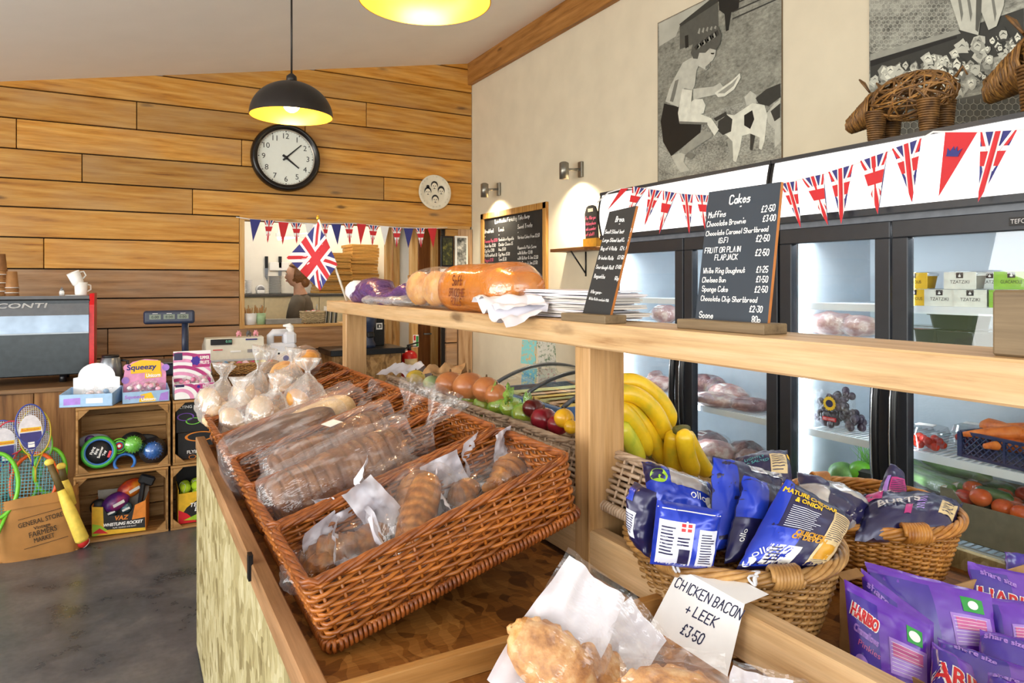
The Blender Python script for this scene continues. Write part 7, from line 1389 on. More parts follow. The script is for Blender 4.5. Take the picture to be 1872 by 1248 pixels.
# right crates: flying ring boxes, tennis balls
yy = YR + .06; x0 = pt(325, 780, Y=yy).x
def gbox(label, x0, z0, w, d, h, lines, ring, face=cardk, yy=yy):
    t = thing('toy_box', label, 'box', (x0 + w / 2, yy + d / 2, z0), (0, 0, 0), 'black toy boxes'); MB().box((0, 0, h / 2), (w, d, h), face, bev=.002).ob('carton', t); m = MB(); F = frame((0, -d / 2 - .0008, 0), (1, 0, 0), (0, 0, 1))
    for (tx, x, y, s_, mt) in lines: printed(m, tx, x - w / 2, y, s_, mt, F, None, .0006)
    for (cx, cy, r_, mt, sq) in ring: m.add([F @ V((cx - w / 2 + r_ * k_ * cos(2 * pi * j / 28), cy + r_ * k_ * sq * sin(2 * pi * j / 28), .0004)) for k_ in (1, .82) for j in range(28)], [[j, (j + 1) % 28, 28 + (j + 1) % 28, 28 + j] for j in range(28)], mt)
    m.ob('printed_face', t)
zt_c = cH + .02
gbox('lower black toy box with an orange ring in the upper right crate', x0, zt_c, .24, .22, .17, [('FLYING', .10, .035, .020, wht)], [(.085, .012, .022, orc, .6), (.13, .14, .09, orc, .35)]); m = None
gbox('upper black toy box with purple and green rings, upper right crate', x0 - .01, zt_c + .172, .25, .20, .19, [('FLYING RING', .085, .155, .018, wht)], [(.055, .10, .05, M('ring_violet', '#7c4ab8', .4), .5), (.10, .07, .045, tlime, .5)])
yy2 = YR + .05; x0 = pt(326, 900, Y=yy2).x; t = thing('toy_display_box', 'yellow display box of tennis balls in the lower right crate', 'box', (x0 + .13, yy2 + .11, .02)); m = MB(); F = frame((0, -.11, 0), (1, 0, 0), (0, 0, 1)); m.prism([(-.13, 0), (.13, 0), (.13, .20), (-.13, .19)], .004, yec, F @ TR((0, 0, -.004)))
for sx in (-1, 1): m.span((sx * .13 - .002, -.11, 0), (sx * .13 + .002, .11, .22), yec)
m.span((-.13, .106, 0), (.13, .11, .36), blc); m.span((-.13, -.11, 0), (.13, .11, .003), yec); m.ob('box_walls', t); m = MB(); m.poly([(-.13, .03), (.0, .0), (.13, .05), (.13, .15), (-.02, .14), (-.08, .1)], blc, F @ TR((0, 0, .0005))); m.poly([(-.13, 0), (-.02, 0), (-.08, .06), (-.13, .09)], redp, F @ TR((0, 0, .0008))); m.poly([(-.1, .02), (.1, .0), (-.02, .05)], lime, F @ TR((0, 0, .0011))); printed(m, 'TENNIS', .0, .10, .024, wht, F @ TR((0, 0, .0014)), .13, .0008, .2); printed(m, 'BALLS', .02, .07, .024, wht, F @ TR((0, 0, .0014)), .11, .0008, .2); m.ob('printed_front', t)
tn = M('tennis_felt', '#b9dc2c', .9, var=.1, vs=80, bump=.4, bs=200)
for i in range(12):
    o = MB(); o.ell((0, 0, 0), (.033, .033, .033), tn, nu=16, nv=10); o.tube([(.0335 * cos(a) * cos(.5 * sin(2 * a)), .0335 * sin(a) * cos(.5 * sin(2 * a)), .0335 * sin(.5 * sin(2 * a))) for a in [2 * pi * j / 30 for j in range(30)]], .0012, wht, 4, True); o = o.ob('tennis_ball', None, (x0 + .045 + .066 * (i % 3), yy2 + .055 + .07 * ((i // 3) % 2), .175 + .056 * (i // 6) + .008 * (i % 3)), (i, i * .7, 0)); tag(o, 'lime yellow tennis ball piled in the yellow display box', 'ball', 'tennis balls')
# ================================================================ RACKETS, SACK, BAT
sackm = M('sack_kraft', '#a8763c', .75, var=.12, vs=10, bump=.3, bs=14); yS = YR - .12
sx0, sx1 = pt(-12, 1000, Y=yS).x, pt(146, 1000, Y=yS).x; w = sx1 - sx0; zs_ = pt(80, 905, Y=yS).z; t = thing('paper_sack', 'brown paper sack with printed lettering full of rackets on the floor', 'sack', ((sx0 + sx1) / 2, yS + .14, 0), (0, 0, .06))
def sackf(u, v):
    a = 2 * pi * u; P = lambda x: math.copysign(abs(x) ** .45, x); k_ = 1 + .03 * sin(v * 4) + .03 * nz((cos(a) * 2, sin(a) * 2, v * 3), 1.2); r = (.5 * w - .02 * v) * k_; return (P(cos(a)) * r, P(sin(a)) * .13 * k_, v * zs_ * (1 + .07 * cos(a) * v))
m = MB(); m.grid(56, 22, sackf, sackm); m.grid(56, 6, lambda u, v: V(sackf(u, 1 - v * .16)) * 1.0 + V((cos(2 * pi * u) * .008, sin(2 * pi * u) * .008, .004)), sackm); m.box((0, 0, .004), (w * .9, .22, .006), sackm); m.ob('sack_body', t)
m = MB(); F = frame((.0, -.142, 0), (1, 0, 0), (.02, 0, 1)) @ TR((0, 0, 0), (0, 0, .16)); inkb = M('sack_ink', '#3d2c18', .7)
for tx, y, s_ in (('GENERAL STORE', .20, .026), ('Vintage', .168, .018), ('FARMERS', .130, .030), ('MARKET', .095, .026)): printed(m, tx, .04, y, s_, inkb, F, min(.22, s_ * .62 * len(tx)), .0004)
for y in (.075, .245): m.poly([(-.06, y), (.15, y), (.15, y + .003), (-.06, y + .003)], inkb, F)
m.ob('printed_lettering', t); sk_c = V(((sx0 + sx1) / 2, yS + .14, 0))
def racket(label, px, py, rx, ry, mat, strm, yy, lean=0, grp='plastic tennis rackets', handle=True, name='tennis_racket', rad=.011, roll=0):
    c = pt(px, py, Y=yy); k_ = dist(c) / FPX; a_, b_ = rx * k_, ry * k_; t = thing(name, label, 'racket', tuple(c), (R(90) - R(12), roll, 0) if False else (R(78), 0, lean), grp); m = MB(); m.tube([(a_ * cos(2 * pi * j / 44), b_ * sin(2 * pi * j / 44), 0) for j in range(44)], rad, mat, 8, True); m.ob('frame', t); m = MB(); n = 13
    for j in range(1, n): x = -a_ + 2 * a_ * j / n; h = b_ * sqrt(max(0, 1 - (x / a_) ** 2)); m.tube([(x, -h, 0), (x, h, 0)], .0016, strm, 4)
    n2 = int(n * b_ / a_)
    for j in range(1, n2): y = -b_ + 2 * b_ * j / n2; h = a_ * sqrt(max(0, 1 - (y / b_) ** 2)); m.tube([(-h, y, 0), (h, y, 0)], .0016, strm, 4)
    m.ob('strings', t); m = MB()
    for sx in (-1, 1): m.tube([(sx * a_ * .5, -b_ * .86, 0), (sx * a_ * .15, -b_ * 1.35, 0), (0, -b_ * 1.6, 0)], rad * .8, mat, 8)
    m.tube([(0, -b_ * 1.5, 0), (0, -b_ * 2.1, 0)], rad * 1.2, mat, 8); m.ob('handle', t); return t
rgreen = M('racket_green', '#6cc42c', .35); ror = M('racket_orange', '#e8601c', .35); teal = M('string_teal', '#5cb0b8', .5); sky = M('string_sky', '#8cc8dc', .5)
ys_ = yS + .10
racket('bright green framed racket at the left edge of the photo', -6, 888, 32, 58, rgreen, teal, ys_ - .06, .1); racket('green framed racket behind the orange one in the sack', 28, 878, 36, 54, rgreen, teal, ys_ + .09, -.1); racket('orange framed racket standing in the brown sack', 62, 880, 37, 50, ror, sky, ys_ + .05, -.25); racket('green plastic racket rim behind the bats', 92, 860, 24, 40, rgreen, teal, ys_ + .08, .2)
shc = M('shuttle_card', '#e4e2ea', .5); bl2 = M('badminton_blue', '#3a4a9c', .4); rd2 = M('badminton_red', '#b83040', .4); yl2 = M('badminton_yellow', '#c8b02c', .4); strw = M('string_pale', '#c8ccd8', .5)
for i, (px, py, rx, ry, mt, lab) in enumerate([(56, 775, 23, 36, bl2, 'badminton racket set with a pale oval card, tallest of the sacks rackets'), (64, 790, 24, 42, yl2, 'yellow framed badminton racket just behind the tallest set'), (20, 800, 24, 30, rd2, 'red framed badminton racket in the left hand set'), (2, 805, 24, 36, bl2, 'blue framed badminton racket cut by the left edge'), (80, 815, 14, 26, rgreen, 'small green edged badminton racket at the right of the sets')]):
    racket(lab, px, py, rx, ry, mt, strw, ys_ + .03 + .02 * i, .3 - .15 * i, 'badminton rackets', name='badminton_racket', rad=.0042)
for i, (px, py, lab) in enumerate([(56, 790, 'oval product card tied to the tallest badminton set'), (8, 815, 'oval product card on the left hand badminton set')]):
    c = pt(px, py, Y=ys_ + .02 + .03 * i); t = thing('product_card', lab, 'card', tuple(c), (R(78), 0, .3), 'badminton set cards'); m = MB(); m.prism([(.058 * cos(2 * pi * j / 30), .10 * sin(2 * pi * j / 30)) for j in range(30)], .002, shc); m.ob('card', t); m = MB(); m.add([(.056 * cos(a), .096 * sin(a) - .002, .0028) for a in [pi + .3 + (pi - .6) * j / 16 for j in range(17)]] + [(.052, .0, .0028), (-.052, 0, .0028)], [list(range(19))], M('card_indigo', '#3a3a80', .5)); m.poly([(-.05, .006), (.05, .006), (.052, .026), (-.045, .028)], yel, TR((0, 0, .003))); m.poly([(-.016, -.085), (.016, -.085), (.016, -.055), (-.016, -.055)], wht, TR((0, 0, .0034))); printed(m, 'Badminton', 0, .010, .014, redp, TR((0, 0, .0036)), .085); m.ob('printed_card', t)
foam_y = M('bat_yellow', '#e8cc54', .6, bump=.1); grip_k = M('bat_grip', '#5c4a20', .6); rball = M('foam_ball_red', '#d02c28', .55)
for i, (a, c_, lab) in enumerate([((90, 845), (152, 990), 'yellow foam bat with a dark grip leaning on the sack, nearer one'), ((112, 852), (128, 925), 'second yellow foam bat behind the nearer one')]):
    p0, p1 = pt(*a, Y=yS - .02 + .05 * i), pt(*c_, Y=yS - .12 + .12 * i); t = thing('foam_bat', lab, 'bat', tuple(p1), (0, 0, 0), 'foam bats'); T_ = inv(t); d = (p1 - p0); m = MB(T_); m.tube([p0 + d * .35, p0 + d * .45, p0 + d * .6, p0 + d * .97, p1], [.020, .026, .032, .036, .024], foam_y, 14); m.ob('barrel', t); m = MB(T_); m.tube([p0 + d * .03, p0 + d * .36], [.017, .019], grip_k, 12); m.ob('grip', t); m = MB(T_); m.ell(p0, (.024, .024, .02), foam_y); m.ob('knob', t)
for i, (px, py, lab) in enumerate([(151, 990, 'red and white ball at the tip of the foam bat'), (122, 993, 'red and white ball left of the bat tip')]):
    p_ = pt(px, py, Z=.034); t = thing('foam_ball', lab, 'ball', (p_.x, p_.y - .02 * i, .0), (0, 0, 0), 'red balls'); MB().ell((0, 0, .034), (.034, .034, .034), rball, nu=20, nv=12).ob('ball', t); m = MB(); m.tube([(.0342 * cos(a) * cos(.6 * sin(2 * a)), .0342 * sin(.6 * sin(2 * a)), .034 + .0342 * sin(a) * cos(.6 * sin(2 * a))) for a in [2 * pi * j / 40 for j in range(40)]], .002, wht, 5, True); m.ob('seam', t)
# ================================================================ ON THE TILL COUNTER
red_e = M('machine_red', '#c8141c', .3); stl = M('brushed_steel', '#8d939c', .28, .85, .06); dk = M('machine_dark', '#2b3036', .25, .4)
yM = YC + .16; xr = pt(172, 620, Y=yM).x; zt_ = pt(100, 541, Y=yM).z; t = thing('espresso_machine', 'steel espresso machine with red end panel on the till counter', 'coffee machine', (xr - .4, yM, ZC)); T_ = inv(t); xl = xr - .85; HM = zt_ - ZC
m = MB(T_); m.span((xl, yM + .03, ZC + .05), (xr - .02, yM + .42, zt_ - .02), dk, .01); m.ob('body', t)
m = MB(T_); m.prism([(yM, ZC + .03), (yM + .46, ZC + .03), (yM + .46, zt_ + .015), (yM + .06, zt_ + .015), (yM + .02, zt_ - .06), (yM, zt_ - .2)], .028, red_e, frame((xr - .028, 0, 0), (0, 1, 0), (0, 0, 1))); m.prism([(yM, ZC + .03), (yM + .46, ZC + .03), (yM + .46, zt_ + .015), (yM + .06, zt_ + .015)], .028, red_e, frame((xl - .01, 0, 0), (0, 1, 0), (0, 0, 1))); m.ob('end_panel', t)
def band_(z0, z1, y0, y1, mat, nm, lab=None):
    m = MB(T_); m.add([(xl, y0, z0), (xr - .03, y0, z0), (xr - .03, y1, z1), (xl, y1, z1), (xl, y0 + .02, z0), (xr - .03, y0 + .02, z0), (xr - .03, y1 + .02, z1), (xl, y1 + .02, z1)], [[0, 1, 2, 3], [7, 6, 5, 4], [3, 2, 6, 7], [0, 4, 5, 1], [0, 3, 7, 4], [1, 5, 6, 2]], mat); return m.ob(nm, t)
mir = M('machine_mirror', '#74808c', .16, .9, .3, 5); band_(zt_ - HM * .22, zt_, yM + .0, yM + .05, stl, 'top_panel'); band_(zt_ - HM * .42, zt_ - HM * .22, yM - .012, yM + .0, mir, 'mirror_panel'); band_(ZC + .06, zt_ - HM * .42, yM + .01, yM + .01, M('machine_back_panel', '#3a3f45', .22, .5), 'back_panel'); m = MB(T_); m.span((xl, yM - .02, zt_ - HM * .43), (xr - .03, yM + .02, zt_ - HM * .415), stl); m.ob('trim_rail', t)
m = MB(T_); F = frame((0, yM + .0185, zt_ - HM * .135), (1, 0, 0), (0, .05, HM * .22)); printed(m, 'CONTI', pt(38, 555, Y=yM).x, 0, .032, M('badge_silver', '#e0e4e8', .2, .8), F @ TR((0, 0, .004)), .26, .0012, .25); m.ob('badge', t)
m = MB(T_); m.tube([(xr - .18, yM + .1, ZC + .06), (xr - .18, yM + .08, ZC)], .02, fr_k, 10); m.tube([(xl + .1, yM + .1, ZC + .06), (xl + .1, yM + .08, ZC)], .02, fr_k, 10); m.tube([(xr - .18, yM + .36, ZC + .06), (xr - .18, yM + .36, ZC)], .02, fr_k, 10); m.ob('foot', t)
cupw = M('cup_white', '#f2f3f4', .25, var=.02); kcup = M('cup_kraft', '#a5774a', .6); kband = M('cup_kraft_dark', '#8a5f38', .6)
def cup(label, x, y, z, rot, n='mug'):
    t = thing('white_mug', label, 'mug', (x, y, z), rot, 'white mugs'); m = MB(); m.lathe([(.030, 0), (.036, .01), (.040, .09), (.037, .09), (.033, .012), (0, .010)], cupw, 28); m.ob('mug_body', t); m = MB(); m.tube([(.039, 0, .075), (.062, 0, .07), (.064, 0, .04), (.037, 0, .025)], .005, cupw, 8); m.ob('handle', t)
xm = pt(148, 540, Y=yM + .2).x; cup('white mug standing upright on the espresso machine', xm, yM + .2, zt_ + .0, (0, 0, .5)); cup('white mug tipped over inside the upright one on the machine', xm - .012, yM + .2, zt_ + .075, (0, -.42, .3))
m = MB(); m.lathe([(.07, 0), (.075, .006), (.05, .004), (0, .004)], cupw, 28); o = m.ob('saucer', None, (xm - .02, yM + .2, zt_ - .001)); tag(o, 'white saucer under the mugs on the espresso machine', 'saucer')
t = thing('small_jug', 'tiny steel topped pot left of the mugs on the machine', 'pot', (pt(113, 540, Y=yM + .2).x, yM + .2, zt_)); m = MB(); m.lathe([(.014, 0), (.016, .02), (.012, .035)], cupw, 16); m.ob('pot', t); m = MB(); m.lathe([(.013, .035), (.008, .045), (0, .06)], stl, 16); m.ob('lid', t)
def cupstack(label, px, py0, n, r=.045):
    p_ = pt(px, 545, Y=yM + .22); h = pt(px, py0, Y=yM + .22).z - zt_; t = thing('paper_cup_stack', label, 'cups', (p_.x, yM + .22, zt_), (0, 0, 0), 'stacks of paper cups')
    st = (h - .11) / max(1, n - 1)
    for i in range(n): m = MB(); z = i * st; m.lathe([(r * 1.0, z), (r * 1.04, z), (r * 1.06, z + .008), (r * .98, z + .012), (r * .78, z + .11)], kcup if i % 2 else kband, 24); m.tube([(r * 1.04 * cos(2 * pi * j / 20), r * 1.04 * sin(2 * pi * j / 20), z + .004) for j in range(20)], .003, cupw if i % 2 else kcup, 4, True); m.ob('paper_cup', t)
cupstack('taller stack of brown paper cups at the left edge on the machine', -2, 464, 7); cupstack('shorter stack of brown paper cups on the machine', 21, 496, 4, .04)
# jug, scale, register, sanitiser
p_ = pt(202, 690, Y=YC + .14); t = thing('coffee_pot', 'steel jug with black handle beside the espresso machine', 'jug', (p_.x, YC + .16, ZC)); hj = pt(202, 652, Y=YC + .16).z - ZC; m = MB(); m.lathe([(.07, 0), (.075, .02), (.068, hj * .7), (.055, hj * .95), (.05, hj)], stl, 28); m.ob('jug_body', t); m = MB(); m.tube([(.06, 0, hj * .85), (.10, 0, hj * .8), (.10, 0, hj * .3), (.07, 0, hj * .2)], .010, fr_k, 8); m.ob('handle', t); m = MB(); m.lathe([(.052, hj), (.05, hj + .012), (0, hj + .016)], fr_k, 24); m.ob('lid', t)
ysd = YC + .30; p_ = pt(339, 640, Y=ysd); d0, d1, d2 = pt(262, 568, Y=ysd), pt(356, 568, Y=ysd), pt(300, 592, Y=ysd); navyk = M('scale_navy', '#27324c', .35)
t = thing('shop_scale', 'navy shop scale with a pole mounted triple price display', 'scale', (p_.x, ysd, ZC)); T_ = inv(t); m = MB(T_); m.box(((d0.x + d1.x) / 2, ysd, (d0.z + d2.z) / 2), (d1.x - d0.x, .05, d0.z - d2.z), navyk, (-.1, 0, 0), .018, 3); m.ob('display_housing', t); m = MB(T_); m.tube([(p_.x, ysd + .02, ZC + .05), (p_.x, ysd + .02, d2.z + .02)], .028, navyk, 14, flat=.7); m.ob('pole', t); m = MB(T_); m.box((p_.x - .05, ysd + .08, ZC + .04), (.34, .30, .08), navyk, bev=.012); m.box((p_.x - .05, ysd + .08, ZC + .09), (.36, .28, .01), stl, bev=.003); m.ob('weighing_base', t)
m = MB(T_); lc = M('lcd_grey', '#6c7a6c', .3); wd_ = (d1.x - d0.x)
for i in range(3):
    cx = d0.x + wd_ * (.22 + .27 * i); m.box((cx, ysd - .0275, (d0.z + d2.z) / 2 + .004), (wd_ * .22, .002, .034), lc, (-.1, 0, 0)); F = frame((cx, ysd - .0295, (d0.z + d2.z) / 2 - .006), (1, 0, 0), (0, -.1, 1)); printed(m, '0.00', 0, 0, .018, blk, F, wd_ * .14)
    m.box((cx, ysd - .028, (d0.z + d2.z) / 2 + .028), (wd_ * .1, .001, .003), wht)
m.ob('price_display', t)
ivo = M('register_ivory', '#d6d2c2', .45, var=.04); ivod = M('register_grey', '#b9bcc0', .45); yg = YC + .22; a, c_ = pt(376, 640, Y=yg), pt(484, 690, Y=yg); zt2 = pt(420, 617, Y=yg).z; xw = c_.x - a.x
t = thing('cash_register', 'ivory electronic cash register on the till counter', 'cash register', ((a.x + c_.x) / 2, yg, ZC)); T_ = inv(t); cx = (a.x + c_.x) / 2; hR = zt2 - ZC
m = MB(T_); m.span((cx - xw / 2, yg, ZC), (cx + xw / 2, yg + .36, ZC + hR * .38), ivod, .006); m.ob('cash_drawer', t)
m = MB(T_); m.prism([(yg + .005, ZC + hR * .38), (yg + .34, ZC + hR * .38), (yg + .34, ZC + hR * .7), (yg + .12, ZC + hR), (yg + .02, ZC + hR * .98)], xw * .98, ivo, frame((cx - xw * .49, 0, 0), (0, 1, 0), (0, 0, 1))); m.ob('housing', t)
m = MB(T_); zz = lambda f: ZC + hR * f; m.box((cx - xw * .24, yg + .004, zz(.88)), (xw * .36, .012, hR * .16), fr_k, bev=.003); m.ob('rear_display', t); m = MB(T_); F = frame((cx - xw * .12, yg - .003, zz(.86)), (1, 0, 0), (0, 0, 1)); printed(m, '0.00', 0, 0, .018, M('lcd_green', '#7fd0b0', .4), F, .04); m.box((cx + xw * .27, yg + .004, zz(.93)), (xw * .2, .004, .010), blue_u); m.box((cx + xw * .30, yg + .003, zz(.60)), (xw * .2, .004, hR * .09), greyp); m.box((cx, yg + .003, zz(.60)), (xw * .18, .004, hR * .05), wht); m.box((cx - xw * .3, yg + .003, zz(.66)), (xw * .16, .004, .006), redp); m.ob('marks', t)
for i, (px, lab, mt) in enumerate([(437, 'small pink toy pig on the left of the cash register', M('toy_pig_pink', '#e8a0b0', .5)), (455, 'small black and white toy cow on top of the cash register', M('toy_cow', '#5c5c60', .5)), (468, 'small pink toy pig on the right of the cash register', M('toy_pig_pink', '#e8a0b0', .5))]):
    p_ = pt(px, 612, Y=yg + .06); t = thing('toy_animal', lab, 'toy', (p_.x, yg + .07, zt2), (0, 0, 0), 'toys on the till'); m = MB(); m.ell((0, 0, .024), (.020, .014, .014), mt, nu=12, nv=8)
    m.ell((-.004, -.018, .032), (.011, .011, .011), mt, nu=10, nv=7)
    for sx in (-.012, .012):
        for sy in (-.007, .007): m.tube([(sx, sy, .018), (sx, sy, .0)], .004, mt, 6)
    m.ob('body', t); m = MB(); m.ell((-.010, -.018, .043), (.004, .003, .005), mt, nu=8, nv=6); m.ell((.003, -.018, .043), (.004, .003, .005), mt, nu=8, nv=6); m.ob('ear', t)
ya_ = YC + .34; a, c_ = pt(489, 640, Y=ya_), pt(540, 640, Y=ya_); h1 = pt(510, 605, Y=ya_).z - ZC; hp_ = pt(532, 592, Y=ya_).z - ZC; bw = c_.x - a.x; clr = M('bottle_translucent', '#dde0ea', .35, var=.03)
t = thing('sanitiser_bottle', 'large translucent pump bottle with a handle beside the till', 'bottle', ((a.x + c_.x) / 2, ya_, ZC)); m = MB(); m.box((0, 0, h1 * .34), (bw, .13, h1 * .68), clr, bev=.02, ); m.box((bw * .27, 0, h1 * .80), (bw * .46, .11, h1 * .36), clr, bev=.02); m.tube([(-bw * .40, 0, h1 * .62), (-bw * .40, 0, h1 * .88), (-bw * .30, 0, h1 * .96), (bw * .2, 0, h1 * .96)], .028, clr, 10); m.ob('bottle', t)
m = MB(); m.cyl((bw * .30, 0, h1 * 1.02), .030, .04, cupw, 18); m.tube([(bw * .30, 0, h1), (bw * .30, 0, hp_ - .02)], .011, cupw, 10); m.tube([(bw * .38, 0, hp_ - .03), (bw * .28, 0, hp_ - .01), (bw * .05, 0, hp_ - .012)], [.02, .018, .008], cupw, 8); m.ob('pump', t); m = MB(); m.box((.01, -.0665, h1 * .30), (bw * .55, .002, h1 * .34), wht); F = frame((.02, -.068, h1 * .28), (1, 0, 0), (0, 0, 1)); m.add([F @ V((.022 * cos(2 * pi * j / 20), .022 * sin(2 * pi * j / 20), .0004)) for j in range(20)], [list(range(20))], bl2); m.poly([(-.06, .03), (-.045, .03), (-.045, .045), (-.06, .045)], fr_k, F); m.ob('printed_label', t)
# small baskets of sweets in front of the till
for i, (px, lab, cols) in enumerate([(413, 'small wicker tray of red and blue sweets in front of the till, left', ['#d83828', '#4a90c8', '#e8d8c0']), (450, 'small wicker tray of pink toys in front of the till, middle', ['#e86aa0', '#f0d0dc', '#d04878']), (482, 'small wicker tray of green and yellow toys in front of the till, right', ['#58c83c', '#f0d828', '#d83c2c'])]):
    yb2 = YC + .10; p_ = pt(px, 700, Y=yb2); t = thing('sweet_tray', lab, 'tray', (p_.x, yb2, ZC), (0, 0, .05 * i), 'small wicker trays'); w, r, f, ba = weave_box(.15, .13, .075, wk_buff, wk_buff, rows=7, pitch=.02, sr=.0042, seed=i, coil=False, sub=3, flare=.012); w.ob('woven_wall', t); r.ob('rim', t); ba.ob('base', t)
    for j in range(9):
        mt = M('sweet_%d_%d' % (i, j % 3), cols[j % 3], .35); o = MB().ell((0, 0, 0), (.022, .018, .018), mt, nu=12, nv=8, fn=lambda d_: 1 + .2 * nz(d_, 3, j)).ob('small_sweet', None, (p_.x - .045 + .045 * (j % 3), yb2 - .04 + .04 * (j // 3), ZC + .066 + .008 * (j % 2))); tag(o, ['red or blue', 'pink', 'green or yellow'][i] + ' sweet heaped in the %s small tray by the till' % ('left', 'middle', 'right')[i], 'sweet', 'sweets in the small trays ' + str(i))
# ================================================================ KITCHEN SEEN THROUGH THE HATCH
hq = lambda x, y: (420 + x / 3.9, 380 + y / 3.9)
YKC = YK - .62; zk = pt(500, 537, Y=YKC).z; cabp = M('cupboard_cream', '#e0d3ae', .5, var=.05); wkt = M('worktop_dark', '#4a4744', .4)
t = thing('kitchen_unit', 'pale tall kitchen unit with a dark top behind the hatch', 'cupboard', (.6, YK - .3, 0)); T_ = inv(t); kx0, kx1 = -1.4, pt(700, 540, Y=YKC).x; m = MB(T_); m.span((kx0, YKC + .02, .08), (kx1, YK - .01, zk - .03), cabp); m.span((kx0, YKC + .05, 0), (kx1, YK - .01, .08), wkt); m.ob('carcass', t); m = MB(T_); m.span((kx0, YKC - .01, zk - .03), (kx1, YK - .005, zk), wkt, .003); m.ob('worktop', t)
x = kx0
while x < kx1 - .2: m = MB(T_); m.span((x + .004, YKC, .1), (min(x + .3, kx1) - .004, YKC + .018, zk - .04), cabp, .003); d = m.ob('door', t); m = MB(T_); m.tube([(x + .27, YKC - .018, zk - .12), (x + .27, YKC - .018, zk - .28)], .005, stl, 6); m.ob('handle', d); x += .3
def kp(px, py, dy=.2): return pt(px, py, Y=YKC + dy)
def plates(label, px0, px1, pytop, n):
    c = kp((px0 + px1) / 2, 537); r = (kp(px1, 537).x - kp(px0, 537).x) / 2; h = kp(500, pytop).z - zk; t = thing('plate_stack', label, 'plates', (c.x, YKC + .2, zk), (0, 0, 0), 'stacks of plates')
    for i in range(n): z = h * i / n; m = MB(); m.lathe([(r * .6, z), (r * .62, z + .004), (r, z + h / n * .9), (r * .98, z + h / n * .95), (r * .6, z + .008), (0, z + .008)], cupw, 28); m.ob('plate', t)
plates('large stack of white plates on the kitchen unit', 485, 521, 504, 16); plates('small stack of white dishes at the left of the kitchen unit', 447, 462, 512, 9)
c = kp(475.5, 537); t = thing('kitchen_scale', 'small white rounded dial scale left of the big plate stack', 'scale', (c.x, YKC + .18, zk)); r = (kp(484, 537).x - kp(467, 537).x) / 2; m = MB(); m.cyl((0, 0, r), r, .06, cupw, 28, (R(90), 0, 0)); m.box((0, 0, .02), (r * 1.7, .12, .04), cupw, bev=.008); m.ob('body', t); m = MB(); m.cyl((0, -.032, r), r * .72, .004, greyp, 24, (R(90), 0, 0)); m.ob('dial', t)
for i, (px, lab) in enumerate([(487, 'dark knife hanging on the kitchen wall, left one'), (512, 'pair of dark handled utensils hanging on the kitchen wall')]):
    p_ = pt(px, 490, Y=YK - .01); t = thing('kitchen_knife', lab, 'knife', tuple(p_)); m = MB(); m.span((-.018, -.012, .0), (.018, .008, .14), fr_k, .003); m.ob('handle', t); m = MB(); m.add([(-.02, -.004, 0), (.02, -.004, 0), (.014, -.004, -.16), (-.018, -.004, -.10)], [[0, 1, 2, 3]], stl); m.add([(-.02, 0, 0), (.02, 0, 0), (.014, 0, -.16), (-.018, 0, -.10)], [[3, 2, 1, 0]], stl); m.ob('blade', t)
p_ = pt(512, 487, Y=YK - .01); m = MB(); m.span((-.12, -.012, -.05), (.10, 0, .05), cupw, .004); o = m.ob('wall_socket', None, (p_.x, p_.y, p_.z)); tag(o, 'white double wall socket above the big plate stack', 'socket')
a, c = pt(508, 436, Y=YK - .5), pt(566, 428, Y=YK - .5); t = thing('strip_light', 'glowing fluorescent strip light high in the kitchen', 'lamp', tuple((a + c) / 2)); T_ = inv(t); m = MB(T_); m.tube([a, c], .022, glow('strip_tube', '#fffaf0', 6), 10); m.ob('tube', t); m = MB(T_); m.span((a.x - .02, YK - .53, a.z + .02), (c.x + .02, YK - .47, a.z + .06), cupw); m.span((a.x, YK - .505, a.z + .05), (a.x + .02, YK - .495, 2.86), cupw); m.span((c.x - .02, YK - .505, a.z + .05), (c.x, YK - .495, 2.86), cupw); m.ob('fitting', t)
pz = M('pizza_box_card', '#c79a4e', .7, var=.08); pze = M('pizza_box_edge', '#a87a36', .75)
def boxes(px0, px1, ytop, n, lab, yy, seed):
    q = random.Random(seed); a, c = kp(px0, 537, yy), kp(px1, 537, yy); w = c.x - a.x; h = (kp(600, ytop, yy).z - zk) / n
    for i in range(n):
        t = thing('pizza_box', lab, 'box', ((a.x + c.x) / 2 + q.uniform(-.012, .012), YKC + yy + .2 + q.uniform(-.01, .01), zk + i * h), (0, 0, q.uniform(-.03, .03)), lab); MB().box((0, 0, h * .46), (w, .40, h * .88), pz, bev=.003).ob('box_body', t); m = MB(); m.box((0, -.201, h * .62), (w * .96, .004, h * .46), pze); m.ob('lid_flap', t)
boxes(584, 643, 461, 13, 'flat brown pizza box in the left hand stack behind the flag', .02, 1); boxes(642, 692, 444, 15, 'flat brown pizza box in the taller right hand stack', .06, 2)
